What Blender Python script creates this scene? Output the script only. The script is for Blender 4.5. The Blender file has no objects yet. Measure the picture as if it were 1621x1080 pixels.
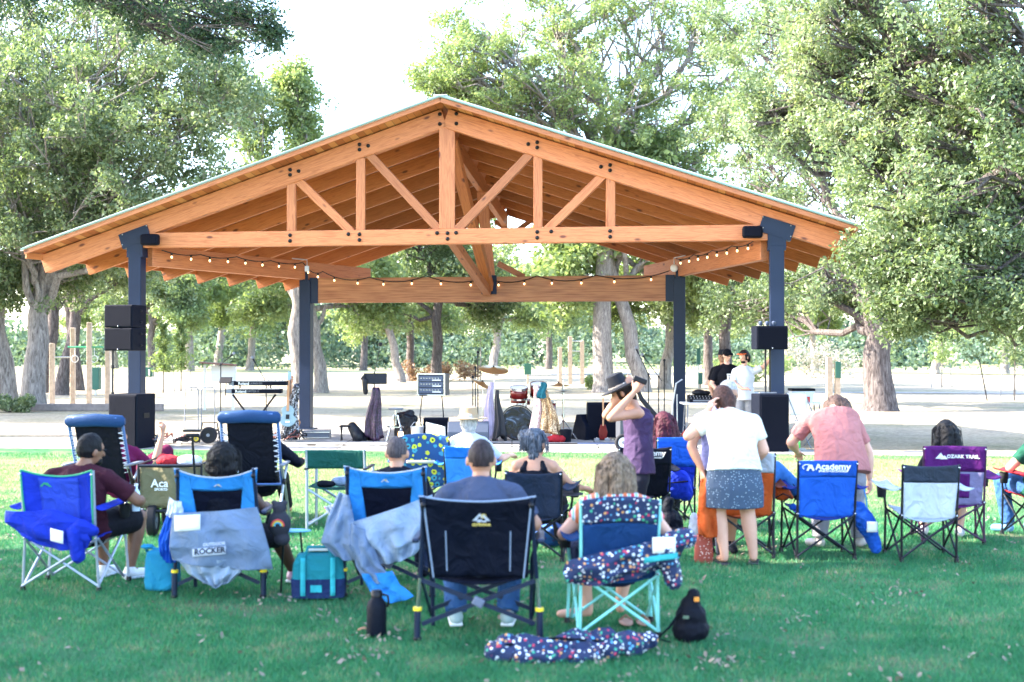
import bpy, bmesh, math, random
import numpy as np
from mathutils import Vector, Matrix, noise
R = math.radians
sc = bpy.context.scene
COL = sc.collection
F = 2000.0            # focal length in photo pixels (photo 1621 x 1080)
HZ = 560.0            # horizon row
HC = 1.75             # eye height
# ---------------- camera, sky, sun, exposure ----------------
cam_d = bpy.data.cameras.new('camera'); cam = bpy.data.objects.new('camera', cam_d); COL.objects.link(cam)
cam.location = (0, 0, HC); cam.rotation_euler = (R(90) + math.atan((HZ - 540) / F), 0, 0)
cam_d.sensor_width = 36; cam_d.lens = F / 1621 * 36; cam_d.clip_end = 2000
cam_d.dof.use_dof = True; cam_d.dof.focus_distance = 21.0; cam_d.dof.aperture_fstop = 2.0
sc.camera = cam
SUN_EL, SUN_AZ = 35.0, 272.0      # azimuth clockwise from +Y: the sun stands to the left
w = bpy.data.worlds.new('World'); sc.world = w; w.use_nodes = True
nt = w.node_tree; sky = nt.nodes.new('ShaderNodeTexSky'); sky.sky_type = 'NISHITA'; sky.sun_disc = False
sky.sun_elevation = R(SUN_EL); sky.sun_rotation = R(SUN_AZ); sky.air_density = 1.0; sky.dust_density = 1.5; sky.ozone_density = 1.6
nt.links.new(sky.outputs[0], nt.nodes['Background'].inputs[0]); nt.nodes['Background'].inputs[1].default_value = 0.15
sl = bpy.data.lights.new('sun', 'SUN'); sl.energy = 3.0; sl.angle = R(0.6); sl.color = (1, .91, .78)
so = bpy.data.objects.new('sun', sl); COL.objects.link(so)
_d = Vector((math.sin(R(SUN_AZ)) * math.cos(R(SUN_EL)), math.cos(R(SUN_AZ)) * math.cos(R(SUN_EL)), math.sin(R(SUN_EL))))
so.rotation_euler = _d.to_track_quat('Z', 'Y').to_euler(); so.location = (-30, 0, 30)
vs = sc.view_settings; vs.view_transform = 'Standard'; vs.look = 'None'; vs.exposure = 3.3; vs.gamma = 1
sc.cycles.max_bounces = 6; sc.cycles.transparent_max_bounces = 4; sc.cycles.use_denoising = True
sc.cycles.diffuse_bounces = 3; sc.cycles.glossy_bounces = 2; sc.cycles.transmission_bounces = 3

def PX(x, y, Y):                    # a photo pixel at distance Y
    return Vector(((x - 810) / F * Y, Y, HC - (y - HZ) / F * Y))
def GR(x, y):                       # a photo pixel on the ground
    Y = HC * F / (y - HZ); return Vector(((x - 810) / F * Y, Y, 0))
# ---------------- materials ----------------
_M = {}
def srgb(c):
    return tuple((v / 255 / 12.92 if v / 255 <= .04045 else ((v / 255 + .055) / 1.055) ** 2.4) for v in c) + (1,)
def mat(name, col, rough=.6, metal=0, spec=.5, bump=0, bscale=200, var=0, vscale=8, emit=0, trans=0):
    """col is linear; var mottles it, bump roughens the surface"""
    if name in _M: return _M[name]
    m = bpy.data.materials.new(name); m.use_nodes = True; n = m.node_tree; b = n.nodes['Principled BSDF']
    c = tuple(col[:3]) + (1,)
    b.inputs['Base Color'].default_value = c; b.inputs['Roughness'].default_value = rough
    b.inputs['Metallic'].default_value = metal; b.inputs['Specular IOR Level'].default_value = spec
    if var or bump: tc = n.nodes.new('ShaderNodeTexCoord')
    if var:
        t = n.nodes.new('ShaderNodeTexNoise'); t.inputs['Scale'].default_value = vscale; t.inputs['Detail'].default_value = 6
        n.links.new(tc.outputs['Object'], t.inputs['Vector'])
        r = n.nodes.new('ShaderNodeValToRGB'); r.color_ramp.elements[0].position = .3; r.color_ramp.elements[1].position = .7
        r.color_ramp.elements[0].color = tuple(v * (1 - var) for v in c[:3]) + (1,); r.color_ramp.elements[1].color = tuple(min(1, v * (1 + var)) for v in c[:3]) + (1,)
        n.links.new(t.outputs[0], r.inputs[0]); n.links.new(r.outputs[0], b.inputs['Base Color'])
    if bump:
        t = n.nodes.new('ShaderNodeTexNoise'); t.inputs['Scale'].default_value = bscale; t.inputs['Detail'].default_value = 3
        n.links.new(tc.outputs['Object'], t.inputs['Vector'])
        bp = n.nodes.new('ShaderNodeBump'); bp.inputs['Strength'].default_value = bump; bp.inputs['Distance'].default_value = .01
        n.links.new(t.outputs[0], bp.inputs['Height']); n.links.new(bp.outputs[0], b.inputs['Normal'])
    if emit:
        b.inputs['Emission Color'].default_value = c; b.inputs['Emission Strength'].default_value = emit
    if trans: b.inputs['Transmission Weight'].default_value = trans
    _M[name] = m; return m
def fabric(name, col, rough=.75, tr=.12):
    m = mat(name, col, rough, 0, .14, .35, 25, .14, 5)
    if not m.get('tr') and tr:
        m['tr'] = 1; n = m.node_tree; b = n.nodes['Principled BSDF']; o = n.nodes['Material Output']
        b0 = [x for x in n.nodes if x.type == 'BUMP'][0]; t = n.nodes.new('ShaderNodeTexNoise'); t.inputs['Scale'].default_value = 6.5; t.inputs['Detail'].default_value = 2.5; t.inputs['Distortion'].default_value = 1.6
        n.links.new([x for x in n.nodes if x.type == 'TEX_COORD'][0].outputs['Object'], t.inputs['Vector']); b1 = n.nodes.new('ShaderNodeBump'); b1.inputs['Strength'].default_value = .55; b1.inputs['Distance'].default_value = .06
        n.links.new(t.outputs[0], b1.inputs['Height']); n.links.new(b0.outputs[0], b1.inputs['Normal']); n.links.new(b1.outputs[0], b.inputs['Normal'])
        t = n.nodes.new('ShaderNodeBsdfTranslucent'); t.inputs[0].default_value = tuple(min(1, v * 1.2) for v in col[:3]) + (1,)
        x = n.nodes.new('ShaderNodeMixShader'); x.inputs[0].default_value = tr
        n.links.new(b.outputs[0], x.inputs[1]); n.links.new(t.outputs[0], x.inputs[2]); n.links.new(x.outputs[0], o.inputs[0])
    return m
def ramp(n, src, stops):
    r = n.nodes.new('ShaderNodeValToRGB'); e = r.color_ramp.elements
    while len(e) < len(stops): e.new(.5)
    for k, (p, c) in enumerate(stops): e[k].position = p; e[k].color = tuple(c[:3]) + (1,)
    n.links.new(src, r.inputs[0]); return r.outputs[0]
def texn(n, kind, vec, scale, **kw):
    t = n.nodes.new(kind); t.inputs['Scale'].default_value = scale
    for k, v in kw.items():
        if k in t.inputs: t.inputs[k].default_value = v
        else: setattr(t, k, v)
    n.links.new(vec, t.inputs['Vector']); return t
def mixc(n, fac, a, b, typ='MIX'):
    x = n.nodes.new('ShaderNodeMixRGB'); x.blend_type = typ
    for i, v in ((0, fac), (1, a), (2, b)):
        if hasattr(v, 'is_linked') or hasattr(v, 'links'): n.links.new(v, x.inputs[i])
        elif i == 0: x.inputs[0].default_value = v
        else: x.inputs[i].default_value = tuple(v[:3]) + (1,)
    return x.outputs[0]
def mapping(n, sc_, out='Object'):
    tc = n.nodes.new('ShaderNodeTexCoord'); mp = n.nodes.new('ShaderNodeMapping'); mp.inputs['Scale'].default_value = sc_
    n.links.new(tc.outputs[out], mp.inputs[0]); return mp.outputs[0]
def wood(name, a, b, dark, rough=.55):
    if name in _M: return _M[name]
    m = bpy.data.materials.new(name); m.use_nodes = True; n = m.node_tree; bs = n.nodes['Principled BSDF']
    oi = n.nodes.new('ShaderNodeObjectInfo'); v = mapping(n, (1, 1, 1))
    ad = n.nodes.new('ShaderNodeVectorMath'); ad.operation = 'ADD'
    cx = n.nodes.new('ShaderNodeCombineXYZ'); mu = n.nodes.new('ShaderNodeMath'); mu.operation = 'MULTIPLY'; mu.inputs[1].default_value = 37
    n.links.new(oi.outputs['Random'], mu.inputs[0])
    for k in range(3): n.links.new(mu.outputs[0], cx.inputs[k])
    n.links.new(v, ad.inputs[0]); n.links.new(cx.outputs[0], ad.inputs[1])
    mp = n.nodes.new('ShaderNodeMapping'); mp.inputs['Scale'].default_value = (.55, 9, 9); n.links.new(ad.outputs[0], mp.inputs[0])
    t = texn(n, 'ShaderNodeTexNoise', mp.outputs[0], 3.2, Detail=8, Distortion=1.3)
    c1 = ramp(n, t.outputs[0], [(.3, a), (.55, b), (.72, a)])
    mp2 = n.nodes.new('ShaderNodeMapping'); mp2.inputs['Scale'].default_value = (1.1, 2.6, 2.6); n.links.new(ad.outputs[0], mp2.inputs[0])
    k = texn(n, 'ShaderNodeTexVoronoi', mp2.outputs[0], 1.6, Randomness=1)
    kn = ramp(n, k.outputs['Distance'], [(.07, (1, 1, 1)), (.15, (0, 0, 0))])
    c2 = mixc(n, kn, c1, dark)
    br = n.nodes.new('ShaderNodeHueSaturation'); n.links.new(c2, br.inputs['Color'])
    mr = n.nodes.new('ShaderNodeMapRange'); mr.inputs[3].default_value = .72; mr.inputs[4].default_value = 1.2; n.links.new(oi.outputs['Random'], mr.inputs[0])
    n.links.new(mr.outputs[0], br.inputs['Value']); n.links.new(br.outputs[0], bs.inputs['Base Color'])
    bs.inputs['Roughness'].default_value = rough
    bp = n.nodes.new('ShaderNodeBump'); bp.inputs['Strength'].default_value = .25; bp.inputs['Distance'].default_value = .01
    n.links.new(t.outputs[0], bp.inputs['Height']); n.links.new(bp.outputs[0], bs.inputs['Normal'])
    _M[name] = m; return m
# ---------------- objects ----------------
def tag(o, label=None, cat=None, group=None, kind=None):
    if label: o['label'] = label
    if cat: o['category'] = cat
    if group: o['group'] = group
    if kind: o['kind'] = kind
    return o
def thing(name, label, cat, loc=(0, 0, 0), rz=0, group=None):
    o = bpy.data.objects.new(name, None); COL.objects.link(o); o.location = loc; o.rotation_euler = (0, 0, rz); o.empty_display_size = .1
    return tag(o, label, cat, group)
def dup(root, loc, rz, label=None):
    def cp(o, par):
        c = o.copy(); COL.objects.link(c); c.parent = par
        for ch in list(kids.get(o.name, ())): cp(ch, c)
        return c
    kids = {}
    for o in COL.objects:
        if o.parent: kids.setdefault(o.parent.name, []).append(o)
    r = cp(root, None); r.location = loc; r.rotation_euler = (0, 0, rz)
    if label: r['label'] = label
    return r
def V(*a): return Vector(a)
def perp(d):
    d = d.normalized(); a = Vector((0, 0, 1)) if abs(d.z) < .9 else Vector((1, 0, 0))
    s = d.cross(a).normalized(); return s, s.cross(d).normalized()
class MB:
    def __init__(s): s.v = []; s.f = []
    def add(s, vs, fs):
        o = len(s.v); s.v += [tuple(p) for p in vs]; s.f += [tuple(i + o for i in f) for f in fs]; return s
    def box(s, c, d, m=None):
        x, y, z = d[0] / 2, d[1] / 2, d[2] / 2
        vs = [Vector((a, b, e)) for e in (-z, z) for b in (-y, y) for a in (-x, x)]
        if m is not None: vs = [m @ p for p in vs]
        c = Vector(c)
        return s.add([p + c for p in vs], [(0, 2, 3, 1), (4, 5, 7, 6), (0, 1, 5, 4), (2, 6, 7, 3), (0, 4, 6, 2), (1, 3, 7, 5)])
    def bar(s, p, q, w, h, up=None):
        p, q = Vector(p), Vector(q); d = (q - p).normalized()
        if up is None: sd, u = perp(d)
        else: sd = d.cross(Vector(up)).normalized(); u = sd.cross(d)
        vs = [b + sd * (w / 2 * i) + u * (h / 2 * j) for b in (p, q) for j in (-1, 1) for i in (-1, 1)]
        return s.add(vs, [(0, 1, 3, 2), (4, 6, 7, 5), (0, 4, 5, 1), (2, 3, 7, 6), (0, 2, 6, 4), (1, 5, 7, 3)])
    def tube(s, pts, r, n=8, cap=True):
        pts = [Vector(p) for p in pts]; k = len(pts); rs = r if isinstance(r, (list, tuple)) else [r] * k
        vs = []; fs = []; sd = None
        for i, p in enumerate(pts):
            d = (pts[min(i + 1, k - 1)] - pts[max(i - 1, 0)])
            if d.length < 1e-7: d = Vector((0, 0, 1))
            d.normalize()
            if sd is None: sd, u = perp(d)
            else:
                sd = (sd - d * sd.dot(d))
                sd = sd.normalized() if sd.length > 1e-5 else perp(d)[0]
                u = sd.cross(d)
            for j in range(n):
                a = 2 * math.pi * j / n; vs.append(p + (sd * math.cos(a) + u * math.sin(a)) * rs[i])
        for i in range(k - 1):
            for j in range(n): fs.append((i * n + j, i * n + (j + 1) % n, (i + 1) * n + (j + 1) % n, (i + 1) * n + j))
        if cap: fs.append(tuple(range(n - 1, -1, -1))); fs.append(tuple((k - 1) * n + j for j in range(n)))
        return s.add(vs, fs)
    def ell(s, c, r, m=None, nu=16, nv=10):
        c = Vector(c); r = (r, r, r) if not hasattr(r, '__len__') else r; vs = []; fs = []
        for i in range(nv + 1):
            t = math.pi * i / nv
            for j in range(nu):
                a = 2 * math.pi * j / nu; p = Vector((r[0] * math.sin(t) * math.cos(a), r[1] * math.sin(t) * math.sin(a), r[2] * math.cos(t)))
                vs.append((m @ p if m is not None else p) + c)
        for i in range(nv):
            for j in range(nu):
                q = (i * nu + j, (i + 1) * nu + j, (i + 1) * nu + (j + 1) % nu, i * nu + (j + 1) % nu)
                fs.append(q)
        return s.add(vs, fs)
    def cap(s, p, q, r0, r1, n=12):
        p, q = Vector(p), Vector(q); d = (q - p)
        if d.length < 1e-6: return s.ell(p, max(r0, r1))
        d.normalize(); pts = []; rs = []
        for t in (-90, -60, -30): pts.append(p + d * r0 * math.sin(R(t))); rs.append(max(.0005, r0 * math.cos(R(t))))
        pts += [p, q]; rs += [r0, r1]
        for t in (30, 60, 90): pts.append(q + d * r1 * math.sin(R(t))); rs.append(max(.0005, r1 * math.cos(R(t))))
        return s.tube(pts, rs, n)
    def loft(s, secs, n=20, side=(1, 0, 0), cap=True, pw=2.0):
        """secs: (centre, half width, half depth); axis from the centres"""
        pts = [Vector(a[0]) for a in secs]; k = len(pts); vs = []; fs = []; side = Vector(side)
        for i in range(k):
            d = (pts[min(i + 1, k - 1)] - pts[max(i - 1, 0)]).normalized()
            sd = (side - d * side.dot(d)).normalized(); u = d.cross(sd)
            for j in range(n):
                a = 2 * math.pi * j / n; ca, sa = math.cos(a), math.sin(a)
                ca = math.copysign(abs(ca) ** (2 / pw), ca); sa = math.copysign(abs(sa) ** (2 / pw), sa)
                vs.append(pts[i] + sd * ca * secs[i][1] + u * sa * secs[i][2])
        for i in range(k - 1):
            for j in range(n): fs.append((i * n + j, i * n + (j + 1) % n, (i + 1) * n + (j + 1) % n, (i + 1) * n + j))
        if cap: fs.append(tuple(range(n - 1, -1, -1))); fs.append(tuple((k - 1) * n + j for j in range(n)))
        return s.add(vs, fs)
    def lathe(s, prof, c=(0, 0, 0), n=20, m=None, cap=True):
        c = Vector(c); vs = []; fs = []; k = len(prof)
        for r, z in prof:
            for j in range(n):
                a = 2 * math.pi * j / n; p = Vector((r * math.cos(a), r * math.sin(a), z)); vs.append((m @ p if m is not None else p) + c)
        for i in range(k - 1):
            for j in range(n): fs.append((i * n + j, i * n + (j + 1) % n, (i + 1) * n + (j + 1) % n, (i + 1) * n + j))
        if cap: fs.append(tuple(range(n - 1, -1, -1))); fs.append(tuple((k - 1) * n + j for j in range(n)))
        return s.add(vs, fs)
    def grid(s, fn, nu=12, nv=12):
        vs = [fn(i / nu, j / nv) for j in range(nv + 1) for i in range(nu + 1)]
        fs = [(j * (nu + 1) + i, j * (nu + 1) + i + 1, (j + 1) * (nu + 1) + i + 1, (j + 1) * (nu + 1) + i) for j in range(nv) for i in range(nu)]
        return s.add(vs, fs)
    def prism(s, poly, depth, m=None):
        """poly of (x, z) points, extruded along y by depth (centred)"""
        n = len(poly); vs = [Vector((x, -depth / 2, z)) for x, z in poly] + [Vector((x, depth / 2, z)) for x, z in poly]
        if m is not None: vs = [m @ p for p in vs]
        return s.add(vs, [tuple(range(n)), tuple(range(2 * n - 1, n - 1, -1))] + [(i, i + n, (i + 1) % n + n, (i + 1) % n) for i in range(n)])
    def build(s, name, m, parent=None, smooth=True, bevel=0, solid=0, world=False, angle=40, sub=0):
        me = bpy.data.meshes.new(name); off = Vector(parent.location) if (world and parent) else Vector((0, 0, 0))
        me.from_pydata([tuple(Vector(p) - off) for p in s.v] if world and parent else s.v, [], s.f)
        if m: me.materials.append(m)
        o = bpy.data.objects.new(name, me); COL.objects.link(o)
        fixn(me)
        if smooth:
            for p in me.polygons: p.use_smooth = True
            me.set_sharp_from_angle(angle=R(angle))
        if parent: o.parent = parent
        if solid: md = o.modifiers.new('solid', 'SOLIDIFY'); md.thickness = solid; md.offset = 0
        if sub: md = o.modifiers.new('sub', 'SUBSURF'); md.levels = md.render_levels = sub
        if bevel: md = o.modifiers.new('bevel', 'BEVEL'); md.width = bevel; md.segments = 2; md.limit_method = 'ANGLE'; md.harden_normals = False
        return o
def fixn(me):
    bm = bmesh.new(); bm.from_mesh(me); bmesh.ops.recalc_face_normals(bm, faces=bm.faces); bm.to_mesh(me); bm.free()
def beam(name, p, q, w, h, m, parent, up=(0, 0, 1), bevel=.008):
    """box beam between two world points with its own local frame (x along the grain)"""
    p, q = Vector(p), Vector(q); L = (q - p).length; x = (q - p).normalized(); y = Vector(up).cross(x).normalized(); z = x.cross(y)
    b = MB().box((0, 0, 0), (L, w, h)); o = b.build(name, m, None, smooth=False, bevel=bevel)
    M = Matrix((x, y, z)).transposed().to_4x4(); M.translation = (p + q) / 2 - (Vector(parent.location) if parent else Vector())
    o.parent = parent; o.matrix_local = M
    return o
def textobj(s, name, size, m, parent, fn, depth=.002, bold=0, align='CENTER', xs=1.0, quiet=False):
    """text laid through fn(x, z) -> local point, so that it follows its surface"""
    c = bpy.data.curves.new(name, 'FONT'); c.body = s; c.size = size; c.align_x = align; c.extrude = depth; c.offset = bold; c.resolution_u = 2
    o = bpy.data.objects.new('tmp', c); COL.objects.link(o); dg = bpy.context.evaluated_depsgraph_get()
    me = bpy.data.meshes.new_from_object(o.evaluated_get(dg)); bpy.data.objects.remove(o)
    for v in me.vertices:
        p = fn(v.co.x * xs, v.co.y); v.co = Vector(p) + Vector((0, -v.co.z, 0))
    me.materials.clear(); me.materials.append(m); r = bpy.data.objects.new(name, me); COL.objects.link(r); r.parent = parent; return r
def wav(p, f, seed=0):
    x, y, z = p[..., 0] * f + seed, p[..., 1] * f + seed * 2, p[..., 2] * f - seed
    return (np.sin(x * 1.3 + 1.7 * np.sin(y * 1.1 + z * .7)) + np.sin(y * 1.9 + 1.3 * np.sin(z * 1.4 - x)) + np.sin(z * 1.6 + 1.5 * np.sin(x * .9 + y * 1.2))) / 3
def remesh(mb, name, m, parent, voxel=.009, smooth=3, wr=0, wf=18, seed=0, fine=0, ff=80):
    """fuse the pieces of mb into one continuous surface, wrinkle it"""
    me = bpy.data.meshes.new('tmp'); me.from_pydata(mb.v, [], mb.f); fixn(me)
    o = bpy.data.objects.new('tmp', me); COL.objects.link(o)
    r = o.modifiers.new('r', 'REMESH'); r.mode = 'VOXEL'; r.voxel_size = voxel; r.adaptivity = 0
    if smooth: s = o.modifiers.new('s', 'SMOOTH'); s.iterations = smooth; s.factor = .6
    dg = bpy.context.evaluated_depsgraph_get(); out = bpy.data.meshes.new_from_object(o.evaluated_get(dg))
    bpy.data.objects.remove(o); bpy.data.meshes.remove(me)
    out.name = name
    if wr or fine:
        n = len(out.vertices); co = np.empty(n * 3); out.vertices.foreach_get('co', co); co = co.reshape(-1, 3)
        no = np.empty(n * 3); out.vertex_normals.foreach_get('vector', no); no = no.reshape(-1, 3)
        q = co * np.array([1, 1, .55]) if wr else co
        d = wr * (wav(q, wf, seed) * .6 + .4 * (1 - np.abs(wav(co, wf * 1.9, seed + 3)) * 2)) + fine * wav(co * np.array([1, 1, .28]), ff, seed)
        out.vertices.foreach_set('co', (co + no * d[:, None]).ravel())
    out.materials.clear(); out.materials.append(m)
    out.polygons.foreach_set('use_smooth', [True] * len(out.polygons)); out.update()
    r = bpy.data.objects.new(name, out); COL.objects.link(r); r.parent = parent; return r
rnd = random.Random(7)
# ---------------- ground, lawn, paving ----------------
def ground_mat(name, stops, sc1, stops2=None, sc2=1, bump=.3, bs=20, fac=.5):
    m = bpy.data.materials.new(name); m.use_nodes = True; n = m.node_tree; b = n.nodes['Principled BSDF']; b.inputs['Roughness'].default_value = .95
    b.inputs['Specular IOR Level'].default_value = .15
    v = mapping(n, (1, 1, 1)); t = texn(n, 'ShaderNodeTexNoise', v, sc1, Detail=9, Roughness=.62); c = ramp(n, t.outputs[0], stops)
    if stops2:
        t2 = texn(n, 'ShaderNodeTexNoise', v, sc2, Detail=7, Roughness=.65); c2 = ramp(n, t2.outputs[0], stops2); c = mixc(n, fac, c, c2, 'MULTIPLY')
    n.links.new(c, b.inputs['Base Color'])
    t3 = texn(n, 'ShaderNodeTexNoise', v, bs, Detail=6); bp = n.nodes.new('ShaderNodeBump'); bp.inputs['Strength'].default_value = bump; bp.inputs['Distance'].default_value = .05
    n.links.new(t3.outputs[0], bp.inputs['Height']); n.links.new(bp.outputs[0], b.inputs['Normal'])
    return m
def sheet(name, fn, nu, nv, m, kind='structure'):
    o = MB().grid(fn, nu, nv).build(name, m, smooth=True); o['kind'] = kind; return o
def gz(x, y):                                    # gentle relief of the land behind the stage
    if y < 40: return 0
    t = min(1, (y - 40) / 60); return .12 * t * (math.sin(x * .09) + math.sin(y * .07 + x * .03)) - .05
m_dirt = ground_mat('dry_ground', [(.3, (.25, .205, .155)), (.46, (.42, .355, .26)), (.6, (.33, .29, .19)), (.74, (.16, .18, .09))], .3, [(.35, (.5, .48, .46)), (.62, (1, 1, 1))], 9, .8, 25, .8)
def gfn(u, v):
    x = (u - .5) * 2; x = 400 * (abs(x) ** 2.2) * (1 if x > 0 else -1); y = -40 + 640 * v ** 2; return (x, y, gz(x, y) - .012)
sheet('ground', gfn, 120, 160, m_dirt)
def straw(m, col, socket_owner=None):  # dry grass tint; its strip also paints bright sunlight into the colour
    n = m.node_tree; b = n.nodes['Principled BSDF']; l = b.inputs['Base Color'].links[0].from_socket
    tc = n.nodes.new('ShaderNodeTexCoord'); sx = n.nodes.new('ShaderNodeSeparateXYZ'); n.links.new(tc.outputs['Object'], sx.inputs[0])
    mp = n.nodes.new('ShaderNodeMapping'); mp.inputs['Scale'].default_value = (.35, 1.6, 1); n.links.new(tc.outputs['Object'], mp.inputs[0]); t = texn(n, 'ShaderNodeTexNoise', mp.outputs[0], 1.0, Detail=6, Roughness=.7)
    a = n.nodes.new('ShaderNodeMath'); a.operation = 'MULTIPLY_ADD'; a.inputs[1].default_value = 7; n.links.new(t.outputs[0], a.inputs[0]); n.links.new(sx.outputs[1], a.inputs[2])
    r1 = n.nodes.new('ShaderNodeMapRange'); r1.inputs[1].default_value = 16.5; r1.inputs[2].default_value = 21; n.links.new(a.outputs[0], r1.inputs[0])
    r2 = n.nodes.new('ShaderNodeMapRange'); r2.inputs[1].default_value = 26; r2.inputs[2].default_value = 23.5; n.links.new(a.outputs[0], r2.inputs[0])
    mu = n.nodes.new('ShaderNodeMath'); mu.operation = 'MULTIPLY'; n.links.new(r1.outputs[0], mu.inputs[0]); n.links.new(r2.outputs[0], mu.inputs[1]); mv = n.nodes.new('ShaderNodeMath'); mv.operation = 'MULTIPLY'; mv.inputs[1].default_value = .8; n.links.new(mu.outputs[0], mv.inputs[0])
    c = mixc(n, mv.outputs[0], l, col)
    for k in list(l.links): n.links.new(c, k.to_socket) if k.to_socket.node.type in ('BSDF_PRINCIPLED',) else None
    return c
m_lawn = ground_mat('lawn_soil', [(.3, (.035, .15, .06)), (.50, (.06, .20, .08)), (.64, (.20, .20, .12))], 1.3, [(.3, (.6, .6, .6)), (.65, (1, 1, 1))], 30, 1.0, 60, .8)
straw(m_lawn, (.34, .33, .16))  # soil paled along the sunlit strip, partly as dry grass
def lawn_edge(x): return 22.55 - .105 * (x + 2) + .05 * math.sin(x * 1.7)
def lfn(u, v):
    x = -40 + 80 * u; y0, y1 = -10, lawn_edge(x); y = y0 + (y1 - y0) * v; return (x, y, .002 + .012 * math.sin(x * 1.1 + y * .6) * math.sin(y * .9) * min(1, (y1 - y)))
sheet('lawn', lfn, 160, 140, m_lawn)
m_conc = ground_mat('concrete', [(.3, (.30, .29, .28)), (.6, (.40, .39, .37))], 1.2, [(.3, (.8, .8, .8)), (.6, (1, 1, 1))], 60, .1, 80, .6)
n = m_conc.node_tree; b = n.nodes['Principled BSDF']; l_ = b.inputs['Base Color'].links[0].from_socket
bk = texn(n, 'ShaderNodeTexBrick', mapping(n, (1, 1, 1)), 1.0, offset=0.0); bk.inputs['Brick Width'].default_value = 1.6; bk.inputs['Row Height'].default_value = 1.15; bk.inputs['Mortar Size'].default_value = .012
bk.inputs['Color1'].default_value = (1, 1, 1, 1); bk.inputs['Color2'].default_value = (.86, .86, .88, 1); bk.inputs['Mortar'].default_value = (.3, .28, .27, 1)
st_ = texn(n, 'ShaderNodeTexNoise', mapping(n, (1, 1, 1)), 2.3, Detail=7, Roughness=.7); sr = ramp(n, st_.outputs[0], [(.35, (.6, .57, .54)), (.5, (1, 1, 1))])
n.links.new(mixc(n, 1, mixc(n, 1, l_, bk.outputs[0], 'MULTIPLY'), sr, 'MULTIPLY'), b.inputs['Base Color'])
# walkway in front of the stage, stage slab
def S(u, v, z=0):                                # pavilion frame: u across, v into depth
    return Vector((-1.27 + .9906 * u + .1369 * v, 24.15 - .1369 * u + .9906 * v, z))
def wfn(u, v):
    x = -45 + 90 * u; y = lawn_edge(x) + .02 + 1.15 * v + (.0 if x < 6 else 0); return (x, y, .006)
sheet('walkway', wfn, 90, 2, m_conc)
sb = MB(); P4 = [S(-6.7, -.35), S(6.7, -.35), S(4.9, 5.6), S(-4.9, 5.6)]
sb.add([tuple(p + Vector((0, 0, -.1))) for p in P4] + [tuple(p + Vector((0, 0, .035))) for p in P4], [(0, 1, 5, 4), (1, 2, 6, 5), (2, 3, 7, 6), (3, 0, 4, 7), (4, 5, 6, 7)])
o = sb.build('stage_slab', m_conc, smooth=False, bevel=.01); o['kind'] = 'structure'
ZS = .035
def pathfn(u, v):
    x = 13 + 60 * u; y = 58 - 14 * u ** 1.3 + 1.6 * v; return (x, y, gz(x, y) + .012)
sheet('path', pathfn, 40, 2, m_conc)
def path2(u, v):
    x = -70 + 150 * u; y = 96 + 6 * math.sin(u * 5) + 3.2 * v; return (x, y, gz(x, y) + .014)
sheet('far_path', path2, 60, 2, m_conc)
m_field = ground_mat('field', [(.3, (.22, .24, .11)), (.6, (.32, .30, .17))], .1, [(.3, (.8, .8, .8)), (.6, (1, 1, 1))], 3, .3, 5, .8)
def fieldfn(u, v):
    x = -260 + 520 * u; y = 104 + 240 * v; return (x, y, gz(x, y) + .03 + .9 * v)
sheet('field', fieldfn, 60, 40, m_field)
# grass blades on the lawn (nobody could count them)
def blades(name, n, seed, x0, m, hmin=.018, hmax=.045, ymax=22.3, label=''):
    g = np.random.default_rng(seed)
    y = 6.2 * (ymax / 6.2) ** (g.random(n)); y = np.where(g.random(n) < .5, y, 6.2 + (ymax - 6.2) * g.random(n) ** 1.2)
    x = (g.random(n) * 2 - 1) * (.43 * y + .4)
    d = np.sin(x * 2.1 + 2 * np.sin(y * .9)) * np.sin(y * 1.7 + x * .6) + .5 * np.sin(x * 7 + y * 3) * np.sin(y * 9 - x * 2)
    keep = (d + g.random(n) * 2.0) > .28; x, y = x[keep], y[keep]; n = len(x)
    edge = 22.5 - .105 * (x + 2); k = y < edge; x, y = x[k], y[k]; n = len(x)
    z = .002 + .012 * np.sin(x * 1.1 + y * .6) * np.sin(y * .9)
    h = hmin + (hmax - hmin) * g.random(n) ** 1.5; wd = (.0022 + .0009 * y / 6) * (.7 + .6 * g.random(n)); a = g.random(n) * 2 * np.pi; ln = g.random(n) * 1.2
    b = g.random(n) * 2 * np.pi
    vx = np.stack([x - wd * np.cos(a), x + wd * np.cos(a), x + h * ln * np.cos(b)], 1)
    vy = np.stack([y - wd * np.sin(a), y + wd * np.sin(a), y + h * ln * np.sin(b)], 1)
    vz = np.stack([z - .002, z - .002, z + h], 1)
    co = np.stack([vx, vy, vz], 2).reshape(-1, 3)
    return tri_mesh(name, co, 3, m)
def tri_mesh(name, co, k, m):
    n = len(co) // k; me = bpy.data.meshes.new(name); me.vertices.add(n * k); me.vertices.foreach_set('co', co.astype(np.float32).ravel())
    me.loops.add(n * k); me.loops.foreach_set('vertex_index', np.arange(n * k, dtype=np.int32)); me.polygons.add(n)
    me.polygons.foreach_set('loop_start', np.arange(0, n * k, k, dtype=np.int32)); me.polygons.foreach_set('loop_total', np.full(n, k, dtype=np.int32))
    me.update(); me.validate(); me.materials.append(m); o = bpy.data.objects.new(name, me); COL.objects.link(o); return o
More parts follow.
